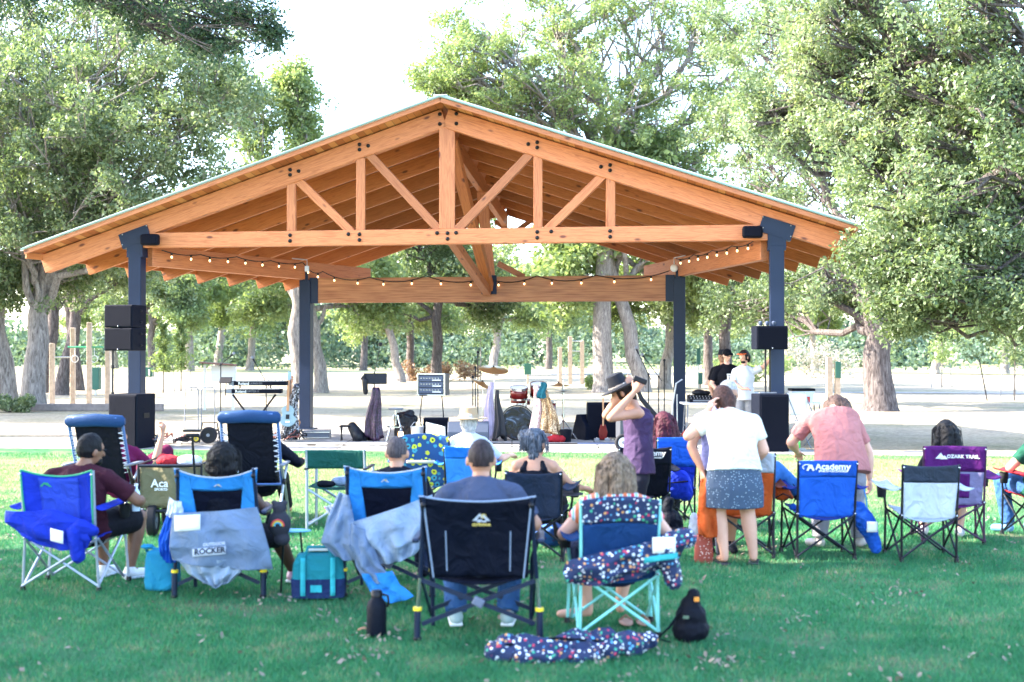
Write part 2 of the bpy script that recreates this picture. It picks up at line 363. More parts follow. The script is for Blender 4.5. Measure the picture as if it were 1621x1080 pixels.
def leafmat(name, stops, tr=.35, nscale=.35, rough=.5, spec=.35, tint=(1, 1, 1)):
    m = bpy.data.materials.new(name); m.use_nodes = True; n = m.node_tree; b = n.nodes['Principled BSDF']
    g = n.nodes.new('ShaderNodeNewGeometry'); v = mapping(n, (1, 1, 1)); t = texn(n, 'ShaderNodeTexNoise', v, nscale, Detail=3)
    ad = n.nodes.new('ShaderNodeMath'); ad.operation = 'MULTIPLY_ADD'; ad.inputs[1].default_value = .55
    sb_ = n.nodes.new('ShaderNodeMath'); sb_.operation = 'SUBTRACT'; sb_.inputs[1].default_value = .28
    n.links.new(g.outputs['Random Per Island'], ad.inputs[0]); n.links.new(t.outputs[0], sb_.inputs[0]); n.links.new(sb_.outputs[0], ad.inputs[2])
    c = ramp(n, ad.outputs[0], stops); n.links.new(c, b.inputs['Base Color']); b.inputs['Roughness'].default_value = rough; b.inputs['Specular IOR Level'].default_value = spec
    tl = n.nodes.new('ShaderNodeBsdfTranslucent'); n.links.new(mixc(n, 1, c, (1.12, 1.14, .6), 'MULTIPLY'), tl.inputs[0])
    x = n.nodes.new('ShaderNodeMixShader'); x.inputs[0].default_value = tr; o = n.nodes['Material Output']
    n.links.new(b.outputs[0], x.inputs[1]); n.links.new(tl.outputs[0], x.inputs[2]); n.links.new(x.outputs[0], o.inputs[0]); return m
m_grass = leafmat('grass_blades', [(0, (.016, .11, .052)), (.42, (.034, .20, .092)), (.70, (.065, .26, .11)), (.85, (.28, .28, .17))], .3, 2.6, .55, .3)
straw(m_grass, (.33, .34, .15))  # same strip on the blades: sun glare mixed into the dry colour
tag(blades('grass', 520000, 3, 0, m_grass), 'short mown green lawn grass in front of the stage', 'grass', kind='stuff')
m_dry = mat('dry_leaf', (.22, .17, .13), .85, var=.5, vscale=3)
def litter(n, seed):
    g = np.random.default_rng(seed); nb = 120; by = 6.5 + 12 * g.random(nb); bx = (g.random(nb) * 2 - 1) * .42 * by; i = g.integers(0, nb, n)
    x = bx[i] + g.normal(0, .10, n); y = by[i] + g.normal(0, .10, n); u = g.random(n) < .3; y = np.where(u, 6.5 + 14 * g.random(n), y); x = np.where(u, (g.random(n) * 2 - 1) * .42 * y, x)
    s = .008 + .016 * g.random(n) ** 2; a = g.random(n) * 6.28; tl = g.normal(0, .5, (n, 2)); z = .022 + .018 * g.random(n)
    ca, sa = np.cos(a), np.sin(a); pts = []
    for (p, q) in ((-1, 0), (-.1, -.55), (1, .1), (.1, .6)):
        dx = p * ca - q * sa; dy = p * sa + q * ca; pts.append(np.stack([x + s * dx, y + s * dy, z + s * (tl[:, 0] * dx + tl[:, 1] * dy)], 1))
    return tri_mesh('fallen_leaves', np.stack(pts, 1).reshape(-1, 3), 4, m_dry)
tag(litter(4000, 5), 'dry brown oak leaves scattered over the lawn', 'leaves', kind='stuff')

# ---------------- trees ----------------
def bark(name, a, b, c, s=1.0):
    m = bpy.data.materials.new(name); m.use_nodes = True; n = m.node_tree; bs = n.nodes['Principled BSDF']; bs.inputs['Roughness'].default_value = .95; bs.inputs['Specular IOR Level'].default_value = .1
    v = mapping(n, (9 * s, 9 * s, 1.8 * s)); t = texn(n, 'ShaderNodeTexNoise', v, 1.6, Detail=8, Roughness=.7, Distortion=.8); n.links.new(ramp(n, t.outputs[0], [(.35, a), (.5, b), (.68, c)]), bs.inputs['Base Color'])
    bp = n.nodes.new('ShaderNodeBump'); bp.inputs['Strength'].default_value = .9; bp.inputs['Distance'].default_value = .05; n.links.new(t.outputs[0], bp.inputs['Height']); n.links.new(bp.outputs[0], bs.inputs['Normal']); return m
m_bark = bark('oak_bark', (.045, .036, .035), (.105, .088, .085), (.20, .175, .165)); m_bark2 = bark('pale_bark', (.10, .085, .08), (.23, .205, .19), (.38, .345, .32))
L_oak = leafmat('oak_leaves', [(0, (.045, .08, .04)), (.35, (.115, .17, .085)), (.7, (.225, .28, .165)), (1, (.40, .425, .31))], .46, .4, .42, .45)
L_light = leafmat('light_leaves', [(0, (.09, .14, .06)), (.4, (.19, .26, .12)), (.8, (.30, .37, .18)), (1, (.44, .47, .29))], .54, .4, .45, .4)
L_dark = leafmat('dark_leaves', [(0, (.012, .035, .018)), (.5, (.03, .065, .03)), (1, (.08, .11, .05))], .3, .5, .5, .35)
def curvy(p, q, k, amp, g):
    p, q = Vector(p), Vector(q); L = (q - p).length; pts = []
    o = [Vector(g.normal(0, 1, 3)) for _ in range(k + 1)]
    for i in range(k + 1):
        t = i / k; pts.append(p.lerp(q, t) + o[i] * amp * L * math.sin(math.pi * min(t, .92)))
    return pts
def tree_data(seed, H, fork, r0, blobs, lean=(0, 0), nsub=14, cl=(.45, .8), nleaf=220, leaf=.075, limb_r=.5, twigs=True, flat=.75, dens=1):
    """returns (trunk MB, crown points array) in the tree's own frame; blobs = (centre, radii)"""
    g = np.random.default_rng(seed); mb = MB(); top = Vector((lean[0], lean[1], fork))
    base = [Vector((0, 0, -.1)), Vector((0, 0, .12)), Vector((0, 0, .5))]
    tr = curvy((0, 0, .5), top, 5, .015, g); pts = base + tr[1:]
    mb.tube(pts, [r0 * 1.42, r0 * 1.2, r0 * 1.04] + [r0 * (1.0 - .3 * (i + 1) / 5) for i in range(5)], 14)
    clumps = []
    for c, rad in blobs:
        c = Vector(c); rad = Vector(rad) if hasattr(rad, '__len__') else Vector((rad, rad, rad * .8))
        t0 = tr[int(g.integers(3, 6)) if fork < 9.9 else 5]; st = t0; lp = curvy(st, c, 7, .05, g); lr = r0 * limb_r * (.75 + .5 * g.random())
        mb.tube(lp, [lr * (1 - .75 * i / 7) for i in range(8)], 8)
        for k in range(nsub):
            d = Vector(g.normal(0, 1, 3)).normalized(); rr = .25 + .75 * g.random() ** .6; e = c + Vector((d.x * rad.x, d.y * rad.y, d.z * rad.z)) * rr
            s0 = lp[int(g.integers(3, 8))]; bp_ = curvy(s0, e, 4, .09, g); br = lr * .28 * (.6 + .6 * g.random())
            mb.tube(bp_, [br * (1 - .8 * i / 4) + .004 for i in range(5)], 5, cap=False)
            clumps.append(e)
            if g.random() < .8: clumps.append(bp_[3] + Vector(g.normal(0, .25, 3)))
            if twigs:
                for _ in range(2):
                    e2 = e + Vector(g.normal(0, .55, 3)) * cl[1]; mb.tube([bp_[3], bp_[3].lerp(e2, .5) + Vector(g.normal(0, .08, 3)), e2], [br * .4 + .004, br * .25 + .003, .003], 4, cap=False); clumps.append(e2)
    cs = np.array([tuple(c) for c in clumps]); m = len(cs); cr = cl[0] + (cl[1] - cl[0]) * g.random(m); nl = (nleaf * dens * (cr / cl[1]) ** 2 * (.6 + .8 * g.random(m))).astype(int)
    i = np.repeat(np.arange(m), nl); n = len(i); d = g.normal(0, 1, (n, 3)); d /= np.linalg.norm(d, axis=1)[:, None]; rr = cr[i] * g.random(n) ** .45
    pos = cs[i] + d * rr[:, None] * np.array([1, 1, flat]); return mb, leaves(pos, leaf, g, d)
def leaves(pos, leaf, g, out=None):
    n = len(pos); nrm = g.normal(0, 1, (n, 3)) + np.array([0, 0, .5])
    if out is not None: nrm += out * .6
    nrm /= np.linalg.norm(nrm, axis=1)[:, None]
    a = g.normal(0, 1, (n, 3)); a -= nrm * (a * nrm).sum(1)[:, None]; a /= np.linalg.norm(a, axis=1)[:, None]; b = np.cross(nrm, a); s = leaf * (.45 + 1.15 * g.random(n) ** 1.6)[:, None]
    q = np.stack([pos - a * s, pos - b * s * .5 + a * s * .1, pos + a * s, pos + b * s * .5 + a * s * .1 + nrm * s * .15], 1); return q.reshape(-1, 3)
TREES = []
def tree(label, base, data, leafm, barkm=m_bark, rz=0, sc_=1, group='oak trees around the lawn', name='oak_tree', cat='tree', meshes=None):
    t = thing(name, label, cat, base, rz, group); t.scale = (sc_,) * 3
    if meshes is None:
        mb, q = data; a = mb.build('trunk', barkm, t); c = tri_mesh('crown', q, 4, leafm); c.parent = t; return (a.data, c.data)
    a = bpy.data.objects.new('trunk', meshes[0]); c = bpy.data.objects.new('crown', meshes[1])
    for o in (a, c): COL.objects.link(o); o.parent = t
    return meshes
def gp(px, py, Y=None):
    p = GR(px, py) if Y is None else Vector(((px - 810) / F * Y, Y, 0)); p.z = gz(p.x, p.y) - .02; return p
def rb(c, base):                     # blob centre given as photo pixel + distance -> tree frame
    return Vector(PX(*c)) - base
# big left oak
b = gp(52, 648)
bl = [(rb((60, 60, 41), b), (4.5, 4.5, 3)), (rb((200, 110, 39), b), (4, 4, 3)), (rb((300, 190, 38), b), (2.7, 3.5, 2.6)), (rb((90, 230, 38), b), (4, 3.5, 2.6)), (rb((240, 300, 38), b), (3.2, 3, 1.9)),
      (rb((20, 360, 38), b), (3, 3, 1.5)), (rb((-80, 150, 41), b), (4, 4, 4)), (rb((150, 370, 40), b), (2.4, 2.6, 1.2)), (rb((-40, 20, 44), b), (5, 5, 4)), (rb((130, 20, 44), b), (4, 4, 3)), (rb((100, 430, 42), b), (1.8, 2, .7))]
tree('massive old oak left of the stage, second trunk from the photo edge', b, tree_data(11, 16, 4.6, .37, bl + [(rb((330, 110, 39), b), (2.2, 3, 2)), (rb((140, 150, 37), b), (3.5, 3, 2.4)), (rb((30, 160, 38), b), (3.5, 3, 2.4)), (rb((250, 20, 42), b), (3.2, 3, 2)), (rb((160, 260, 37), b), (3, 2.5, 2))], (.35, 0), 25, (.32, .58), 175, .064, limb_r=.34), L_oak, m_bark2, group=None)
b = gp(8, 645); bl = [(rb((-60, 300, 40), b), (3, 3, 2.5)), (rb((-10, 230, 40), b), (2.5, 3, 2.2)), (rb((-120, 120, 40), b), (4, 4, 3)), (rb((10, 440, 40), b), (1.3, 1.5, .8))]
tree('oak trunk cut by the left photo edge', b, tree_data(12, 14, 5.6, .38, bl, (-.7, 0), 18, (.36, .65), 150, .075, limb_r=.3), L_oak, m_bark2, group=None)
# slim trees behind them
dA = None
b = gp(98, 622); bl = [((-.8, 0, 8.5), (2.5, 2.5, 2)), ((1.6, 0, 7.6), (2.5, 2.2, 1.6)), ((2.8, 0, 6), (2, 2, 1.1)), ((0, 0, 11), (3, 3, 2.4))]
mA = tree('slim dark oak just right of the biggest left trunk', b, tree_data(13, 12, 5.6, .3, bl, (.9, 0), 14, (.5, .8), 160, .09), L_oak)
tree('far slim oak behind the wooden ring frame', gp(122, 614), None, L_oak, rz=2.4, sc_=1.05, meshes=mA)
tree('slender trunk in the shade between the left oaks', gp(70, 618), None, L_oak, rz=1.2, sc_=1.1, meshes=mA)
# tree above the left roof slope
b = gp(474, 640, 50); bl = [(rb((395, 170, 50), b), (1.5, 1.6, 1.2)), (rb((465, 140, 50), b), (.75, 1, 1.0)), (rb((420, 245, 50), b), (2.0, 1.6, 1.1)), (rb((355, 160, 50), b), (1.3, 1.6, 1.2)), (rb((478, 205, 50), b), (.6, .8, .9)), (rb((380, 330, 50), b), (2.6, 2, 1.4)), (rb((470, 290, 50), b), (1.6, 2, 1.2)), (rb((540, 400, 50), b), (2.2, 2, 1.2)), (rb((460, 120, 50), b), (.5, .5, .5))]
tree('pale leaning oak behind the left rear post, its crown above the left roof slope', b, tree_data(15, 15, 6, .26, bl, (-.4, 0), 11, (.35, .6), 130, .085), L_light, m_bark2, group=None)
# overhanging branches top left: near tree whose trunk stands off to the left
b = Vector((-13.0, 27, 0)); bl = [(rb((230, 25, 27), b), (.9, 1.0, .4)), (rb((300, 40, 27), b), (.8, 1, .42)), (rb((345, 10, 27), b), (.7, 1, .3)), (rb((405, 12, 27), b), (.5, .6, .2)), (rb((345, 75, 27), b), (.35, .5, .22)), (rb((180, -20, 27), b), (1.4, 1.4, .6)), (rb((425, 48, 27), b), (.2, .3, .15)), (rb((30, -10, 27), b), (1.2, 1.3, .5)), ((-2, 1, 13), (3, 3, 2)), ((1, 2, 14), (3, 3, 2))]
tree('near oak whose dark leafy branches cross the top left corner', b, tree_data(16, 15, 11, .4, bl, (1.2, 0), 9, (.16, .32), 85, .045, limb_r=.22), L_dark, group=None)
# centre tree behind the roof
b = gp(955, 618, 60)
bl = [(rb((800, 90, 58), b), (3.5, 3.5, 2.6)), (rb((720, 110, 58), b), (2.2, 2.5, 1.5)), (rb((880, 60, 60), b), (3.6, 3.5, 2.6)), (rb((960, 130, 62), b), (3.5, 3.5, 2.4)), (rb((1050, 80, 60), b), (3.6, 3.5, 3)), (rb((1100, 190, 60), b), (3.2, 3, 2.2)),
      (rb((820, 180, 58), b), (3, 3, 1.5)), (rb((1010, 230, 60), b), (2.6, 3, 1.6)), (rb((900, 10, 60), b), (3.6, 3.5, 2)), (rb((1040, -20, 60), b), (4, 3.5, 2)), (rb((1120, 20, 62), b), (3.5, 3, 3)), (rb((1180, 120, 62), b), (3.5, 3, 3)), (rb((760, 150, 60), b), (2, 2, 1.0))]
tree('tall pale green oak behind the roof ridge with an open forked crown', b, tree_data(17, 19, 10.3, .48, bl + [(rb((690, 130, 59), b), (1.4, 2, 1.2)), (rb((760, 60, 59), b), (2.2, 2.5, 2)), (rb((860, 130, 57), b), (3, 2.5, 2)), (rb((1000, 170, 58), b), (3, 2.5, 2)), (rb((1090, 260, 59), b), (2.5, 2.5, 1.4))], (.1, 0), 23, (.32, .56), 105, .078), L_light, m_bark2, group=None)
# right oak with the sunlit trunk
b = gp(1392, 650)
bl = [(rb((1250, 120, 43), b), (3, 3.5, 3)), (rb((1300, 300, 42), b), (3, 3, 2.5)), (rb((1180, 210, 45), b), (2, 2.5, 2.2)), (rb((1400, 200, 42), b), (4, 3.5, 3.5)), (rb((1530, 250, 42), b), (3.5, 3, 4)), (rb((1340, 440, 40), b), (3, 2, 1.1)), (rb((1200, 480, 46), b), (2.4, 2, .8)), (rb((1480, 450, 41), b), (2.6, 2, 1.1)),
      (rb((1380, 40, 43), b), (4, 4, 3)), (rb((1540, 60, 42), b), (4, 4, 3)), (rb((1210, 30, 45), b), (3, 3, 2.5)), (rb((1600, 440, 42), b), (2.5, 2.5, 1.4)), (rb((1260, 420, 44), b), (2, 2, 1.1)), (rb((1180, 330, 46), b), (2, 2, 1.6))]
tree('broad oak with a thick sunlit trunk right of the stage', b, tree_data(18, 16, 3.5, .46, bl, (-.2, 0), 22, (.34, .6), 165, .066, limb_r=.28), L_oak, m_bark, group=None)
# near right oak: trunk outside the frame, crown hanging over the roof corner
b = Vector((14.5, 23.5, 0))
bl = [(rb((1420, 330, 22), b), (.9, 1.4, 1.1)), (rb((1500, 240, 22.5), b), (1.3, 1.6, 1.3)), (rb((1370, 120, 24), b), (1.5, 1.8, 1.4)), (rb((1480, 80, 23), b), (1.6, 1.8, 1.3)), (rb((1580, 160, 22), b), (1.4, 1.6, 1.4)), (rb((1480, 440, 21.5), b), (.9, 1.2, .55)), (rb((1570, 400, 21.5), b), (1.1, 1.2, .8)), (rb((1560, 300, 21.5), b), (1.3, 1.4, .9)),
      (rb((1400, 400, 22), b), (.55, 1, .45)), (rb((1270, 90, 25), b), (1.2, 1.5, 1.1)), (rb((1550, 0, 22), b), (1.8, 2, 1.2)), (rb((1640, 480, 21), b), (1.1, 1, .45)), (rb((1360, 10, 24), b), (1.5, 1.6, 1.1)), (rb((1350, 230, 24), b), (.9, 1.4, 1)), (rb((1680, 250, 22), b), (1.6, 2, 2)), (rb((1240, 190, 26), b), (1, 1.2, .8)), (rb((1440, 490, 22), b), (.5, .6, .25))]
tree('near oak on the right photo edge with silvery leaves hanging over the roof corner', b, tree_data(19, 12, 4.2, .5, bl, (-.8, 0), 23, (.23, .39), 145, .042), L_oak, m_bark, group=None)
# trees that shade the audience (left of and above the camera)
big = [((0, 0, 11), (5, 4.5, 3)), ((-4, 1, 10), (4, 3.6, 3)), ((4, 0, 10.5), (4, 3.6, 2.6)), ((0, -3.5, 10), (4, 3, 3)), ((0, 3.5, 10), (4, 2.5, 3)), ((2, 2, 13), (4, 3.5, 2.5)), ((-2, -2, 13), (4, 3.5, 2.5)), ((-5, -2, 8), (3, 3, 2))]
mS = tree('shade oak outside the frame left of the audience', Vector((-17, 5.6, 0)), tree_data(20, 15, 7.5, .55, big, (0, 0), 20, (.8, 1.3), 120, .22, twigs=False), L_oak, group='shade oaks beside the audience', name='shade_oak', sc_=1.3)
for x, y, rz in ((-19.5, -2, 1.1), (-24, 4.5, 2.9), (-15.5, 1.5, 4.2)):
    tree('shade oak outside the frame left of the audience', Vector((x, y, 0)), None, L_oak, rz=rz, sc_=1.3, group='shade oaks beside the audience', name='shade_oak', meshes=mS)
for x, y, rz, k_ in ((-26, 37, .6, .8), (-36, 54, 3.3, .9)):
    tree('park oak outside the frame at the left, its shadow crossing the dry ground', Vector((x, y, 0)), None, L_oak, rz=rz, sc_=k_, group='park oaks left of the frame', name='park_oak', meshes=mS)
# middle distance trees seen under the roof
bmid = [((0, 0, 6.8), (2.6, 2.6, 1.5)), ((-2, .5, 5.8), (1.9, 2, 1.2)), ((2.1, -.4, 5.9), (2, 2, 1.2)), ((.5, 1, 8.6), (2.4, 2.4, 1.4)), ((-1.2, -1, 8), (2, 2, 1.4)), ((2.6, 1.2, 4.4), (1.3, 1.3, .7)), ((-2.9, -.3, 4.2), (1.2, 1.2, .7))]
m1 = tree('pale trunked oak right of the left rear post', gp(508, 618), tree_data(21, 9, 4.8, .32, bmid, (-.6, 0), 13, (.5, .85), 130, .11), L_light, m_bark2, group='middle distance oaks')
m2 = tree('straight dark trunk behind the amplifier rack', gp(691, 607, 66), tree_data(22, 9, 5.6, .30, bmid, (0, 0), 13, (.5, .85), 130, .11), L_oak, m_bark, group='middle distance oaks')
m3 = tree('oak leaning left, behind the microphone stand with the purple scarf', gp(634, 597, 84), tree_data(23, 9, 5.2, .3, bmid, (-1.3, 0), 13, (.5, .85), 120, .12), L_light, m_bark2, group='middle distance oaks')
lst = [('slim oak behind the left-leaning one', 650, 597, 88, m2, .9, 1.0), ('leaning trunk with a sunlit flank, next right of the thick trunk behind the stage', 1016, 618, 60, m3, .0, 1.25),
       ('leaning sunlit oak just left of the right rear post', 1052, 612, 66, m1, 2.8, 1.0), ('dark slim trunk behind the man in the black tee', 1122, 606, 72, m2, 1.0, .95), ('dark trunk behind the heads of the two men', 1150, 604, 62, m2, 2.0, 1.05),
       ('far oak in the gap left of the keyboards', 300, 588, 120, m1, 1.5, 1.3), ('far oak over the keyboards', 395, 586, 125, m3, 2.2, 1.3), ('bushy far oak between the left posts', 345, 586, 140, m1, 4.0, 1.45), ('light green oak behind the drum kit', 780, 590, 100, m1, 3.3, 1.1),
       ('dark far oak left of the thick trunk', 868, 586, 130, m2, 4.1, 1.2), ('far oak at the right of the stage tent tables', 1290, 590, 110, m1, .6, 1.0), ('far oak between the wide trunk and the right edge', 1480, 590, 105, m3, 1.9, 1.15), ('far oak at the right photo edge', 1590, 590, 112, m1, 3.0, 1.2),
       ('far oak behind the green trail sign', 240, 588, 118, m2, 2.9, 1.2), ('far oak under the left roof corner', 180, 588, 128, m1, .4, 1.25), ('far oak behind the purple scarf stand', 575, 587, 128, m2, 5.0, 1.25), ('far oak under the right roof corner', 1225, 588, 122, m1, 5.5, 1.2)]
for lab, px, py, Y, mm, rz, s in lst:
    tree(lab, gp(px, py, Y), None, None, rz=rz, sc_=s, group='middle distance oaks', meshes=mm)
# thick trunk in the right half below the roof carries the tall pale oak's limb
# far wood: one mass of foliage along the field
def wood_mass(seed, n, y0, y1, h, leafm, label, leaf, x0=-200, x1=200):
    g = np.random.default_rng(seed); k = 640; cx = x0 + (x1 - x0) * g.random(k); cy = y0 + (y1 - y0) * g.random(k); cr = 1.6 + 2.8 * g.random(k); ph = h * (.6 + .4 * np.sin(cx * .11 + 1) * np.sin(cx * .037)) ; cz = 1 + (ph - 1) * g.random(k) ** .8; kp = (np.sin(cx * .13) + np.sin(cx * .047 + 2) + .8 * np.sin(cx * .31)) > -.35; cz = np.where(kp, cz, np.minimum(cz, 2.2))
    i = g.integers(0, k, n); d = g.normal(0, 1, (n, 3)); d /= np.linalg.norm(d, axis=1)[:, None]; p = np.stack([cx[i], cy[i], cz[i]], 1) + d * (cr[i] * g.random(n) ** .4)[:, None]; p = p[p[:, 2] > .1]
    o = tri_mesh('far_wood', leaves(p, leaf, g, d[:len(p)]), 4, leafm); return tag(o, label, 'woodland', kind='stuff')
L_haze = leafmat('hazed_far_leaves', [(0, (.06, .115, .10)), (.5, (.11, .165, .125)), (1, (.20, .25, .15))], .35, .12, .6, .2)  # distance haze painted into the leaf colour: paler and bluer green
wood_mass(31, 330000, 160, 190, 9.5, L_haze, 'far wood as a blurred dark green band beyond the field', .42)
wood_mass(32, 60000, 135, 142, 2.6, L_haze, 'low scrub along the edge of the field', .22)
# ---------------- pavilion ----------------
W1 = wood('larch_beam', (.35, .10, .034), (.53, .19, .075), (.12, .03, .015))
W2 = wood('larch_rafter', (.29, .082, .021), (.43, .148, .042), (.10, .027, .01))
STEEL = mat('slate_blue_steel', (.008, .018, .048), .45, .0, .25, .05, 60, .1, 2); BOLT = mat('black_bolt', (.012, .012, .016), .4, .6)
TRIM = mat('pale_green_trim', (.16, .25, .24), .4, .3); ROOFM = mat('white_metal_roof', (.62, .68, .66), .35, .4)
pav = thing('pavilion', 'open timber pavilion with slate blue steel posts and pale metal gable roof over the stage', 'pavilion', tuple(S(0, 0)))
def wS(u, v, z): return S(u, v, z)
def upx(px):                                    # front truss plane: photo column -> u
    q = (px - 810) / F; return (24.15 * q + 1.27) / (.9906 + .1369 * q)
PIT = .333
def zb(u, v): return 6.06 - .1046 * v - PIT * abs(u)      # underside of the rafters
UL = lambda v: -(8.15 - .305 * v); UR = lambda v: 7.85 - .285 * v
cs_ = math.cos(math.atan(PIT))
def slopebeam(name, v, u0, u1, h, w, m, dz=0):
    a = wS(u0, v, zb(u0, v) + h / 2 / cs_ + dz); b = wS(u1, v, zb(u1, v) + h / 2 / cs_ + dz); return beam(name, a, b, w, h, m, pav)
fr = [slopebeam('top_chord', 0, -.015, UL(0), .36, .2, W1), slopebeam('top_chord', 0, .015, 7.45, .36, .2, W1)]
for k in range(1, 8):
    v = k * 1.12
    for s_, ue in ((-1, UL(v)), (1, UR(v))): slopebeam('rafter', v, s_ * .07, ue, .33, .09, W2, .03)
# side truss members in the front truss
beam('tie_beam', wS(-6.05, 0, 3.985), wS(6.05, 0, 3.985), .2, .29, W1, pav)
TZ = 4.13
kp = beam('king_post', wS(.03, 0, TZ), wS(.03, 0, zb(0, 0) + .02), .17, .30, W1, pav, up=(1, 0, 0))
for px in (461, 570.5, 851, 966): u = upx(px); beam('web_post', wS(u, 0, TZ), wS(u, 0, zb(u, 0) + .02), .15, .17, W1, pav, up=(1, 0, 0))
for (x0, y0, x1, y1) in ((470, 276, 557, 368), (583, 238, 697, 366), (841, 233, 722, 366), (955, 268, 866, 366)):
    a, b = upx(x0), upx(x1); beam('diagonal_brace', wS(a, 0, zb(a, 0) + .05), wS(b, 0, TZ - .04), .13, .16, W1, pav)
# bolts, each a dome head
bme = MB().lathe([(.0, -.02), (.038, -.02), (.038, .0), (.03, .014), (.012, .022), (.0, .024)], n=10, m=Matrix.Rotation(R(90), 3, 'X'))
b0 = bme.build('bolt', BOLT, pav); bl_ = [(461, 0)]; first = [True]
def bolt(u, z):
    o = b0 if first[0] else b0.copy()
    if not first[0]: COL.objects.link(o); o.parent = pav
    first[0] = False; o.location = wS(u, -.112, z) - pav.location
for px in (461, 570.5, 851, 966, 709.5):
    u = upx(px); s_ = -1 if px < 700 else 1
    for dz in (.06, -.05): bolt(u, 3.985 + dz)
    if px != 709.5:
        bolt(u - s_ * .0, zb(u, 0) + .17); bolt(u, zb(u, 0) + .27); bolt(u - s_ * .17, zb(u, 0) + .24)
    else:
        for du, z in ((-.15, 6.13), (.17, 6.13), (-.15, 6.32), (.17, 6.32)): bolt(u + du, z)
for px in (693, 723, 553, 873): bolt(upx(px), 4.05)
# roof deck boards, barge boards, metal roof
def plane_pt(u, v, dz): return wS(u, v, zb(u, v) + .38 + dz)
mdeck = bpy.data.materials.new('deck_boards'); mdeck.use_nodes = True; n = mdeck.node_tree; bs = n.nodes['Principled BSDF']; bs.inputs['Roughness'].default_value = .6
at = n.nodes.new('ShaderNodeAttribute'); at.attribute_name = 'uvw'; sx = n.nodes.new('ShaderNodeSeparateXYZ'); n.links.new(at.outputs['Vector'], sx.inputs[0])
mm_ = n.nodes.new('ShaderNodeMath'); mm_.operation = 'MULTIPLY'; mm_.inputs[1].default_value = 7.2; n.links.new(sx.outputs[0], mm_.inputs[0])
fl = n.nodes.new('ShaderNodeMath'); fl.operation = 'FLOOR'; n.links.new(mm_.outputs[0], fl.inputs[0]); fc = n.nodes.new('ShaderNodeMath'); fc.operation = 'FRACT'; n.links.new(mm_.outputs[0], fc.inputs[0])
wn = n.nodes.new('ShaderNodeTexWhiteNoise'); wn.noise_dimensions = '1D'; n.links.new(fl.outputs[0], wn.inputs['W'])
cr = ramp(n, wn.outputs['Value'], [(0, (.30, .09, .028)), (.5, (.44, .16, .05)), (1, (.58, .28, .11))])
gp_ = ramp(n, fc.outputs[0], [(0, (.25, .25, .25)), (.07, (1, 1, 1)), (.94, (1, 1, 1)), (1, (.25, .25, .25))])
n.links.new(mixc(n, 1, cr, gp_, 'MULTIPLY'), bs.inputs['Base Color'])
VF, VR = -.5, 8.2
def deck(s_, name, z0, z1, m, ext=0, vf=VF, vr=VR):
    nu, nv = 12, 8; b = MB()
    for z in (z0, z1):
        for j in range(nv + 1):
            for i in range(nu + 1):
                v = vf + (vr - vf) * j / nv; ue = (UL(v) - ext) if s_ < 0 else (min(UR(v), 7.6 + .0 * v) + ext); u = ue * i / nu; b.v.append(tuple(plane_pt(u, v, z)))
    N = (nu + 1) * (nv + 1)
    for j in range(nv):
        for i in range(nu):
            a = j * (nu + 1) + i
            for o_ in (0, N): b.f.append((a + o_, a + 1 + o_, a + nu + 2 + o_, a + nu + 1 + o_))
    def edge(idx):
        for p, q in zip(idx, idx[1:]): b.f.append((p, q, q + N, p + N))
    edge([i for i in range(nu + 1)]); edge([nv * (nu + 1) + i for i in range(nu + 1)]); edge([j * (nu + 1) for j in range(nv + 1)]); edge([j * (nu + 1) + nu for j in range(nv + 1)])
    o = b.build(name, m, pav, smooth=False, world=True)
    at_ = o.data.attributes.new('uvw', 'FLOAT_VECTOR', 'POINT'); vals = []
    for _ in (0, 1):
        for j in range(nv + 1):
            for i in range(nu + 1):
                v = vf + (vr - vf) * j / nv; ue = (UL(v) - ext) if s_ < 0 else (min(UR(v), 7.6) + ext); vals += [ue * i / nu, v, 0]
    at_.data.foreach_set('vector', vals); return o
for s_ in (-1, 1):
    deck(s_, 'deck_boards', .012, .052, mdeck)
    rp = deck(s_, 'roof_sheet', .058, .082, ROOFM, .06, VF - .04, VR + .04)
    # standing seams
    b = MB()
    for k in range(1, 13):
        ur = s_ * k * .62
        v1 = VR
        lim = (lambda v: abs(UL(v))) if s_ < 0 else (lambda v: UR(v))
        for vv in (VF - .03,):
            pass
    for k in range(22):
        v = VF + .02 + k * .41
        ue = UL(v) if s_ < 0 else min(UR(v), 7.6)
        b.bar(plane_pt(s_ * .05, v, .105), plane_pt(ue, v, .105), .03, .05)
    b.build('seam', ROOFM, rp, smooth=False, world=False)
    for vtx in rp.children[0].data.vertices if rp.children else (): vtx.co -= Vector(pav.location)
    ue = UL(VF) if s_ < 0 else 7.6
    def bb(name, v, dz0, dz1, w_, m, ua, ub):
        a = plane_pt(ua, v, (dz0 + dz1) / 2); c = plane_pt(ub, v, (dz0 + dz1) / 2); return beam(name, a, c, w_, dz1 - dz0, m, pav, bevel=.004)
    bb('barge_board', VF - .025, -.035, .05, .04, W1, s_ * .006, ue)
    bb('roof_trim', VF - .062, .06, .095, .03, TRIM, s_ * .005, ue + s_ * .05)
    bb('barge_board', VR + .025, -.12, .05, .04, W1, s_ * .006, UL(VR) if s_ < 0 else UR(VR))
    # eave board along the rafter tails
    e0, e1 = ((UL(VF) + .02), (UL(VR) + .02)) if s_ < 0 else (7.58, UR(VR) - .02)
    if s_ < 0: beam('eave_board', plane_pt(e0, VF, -.06), plane_pt(e1, VR, -.06), .035, .12, W2, pav)
    else: beam('eave_board', plane_pt(7.58, 1.0, -.06), plane_pt(e1, VR, -.06), .035, .12, W2, pav)
beam('ridge_beam', wS(.02, .1, zb(0, .1) - .12), wS(.02, 7.9, zb(0, 7.9) - .12), .13, .34, W2, pav)
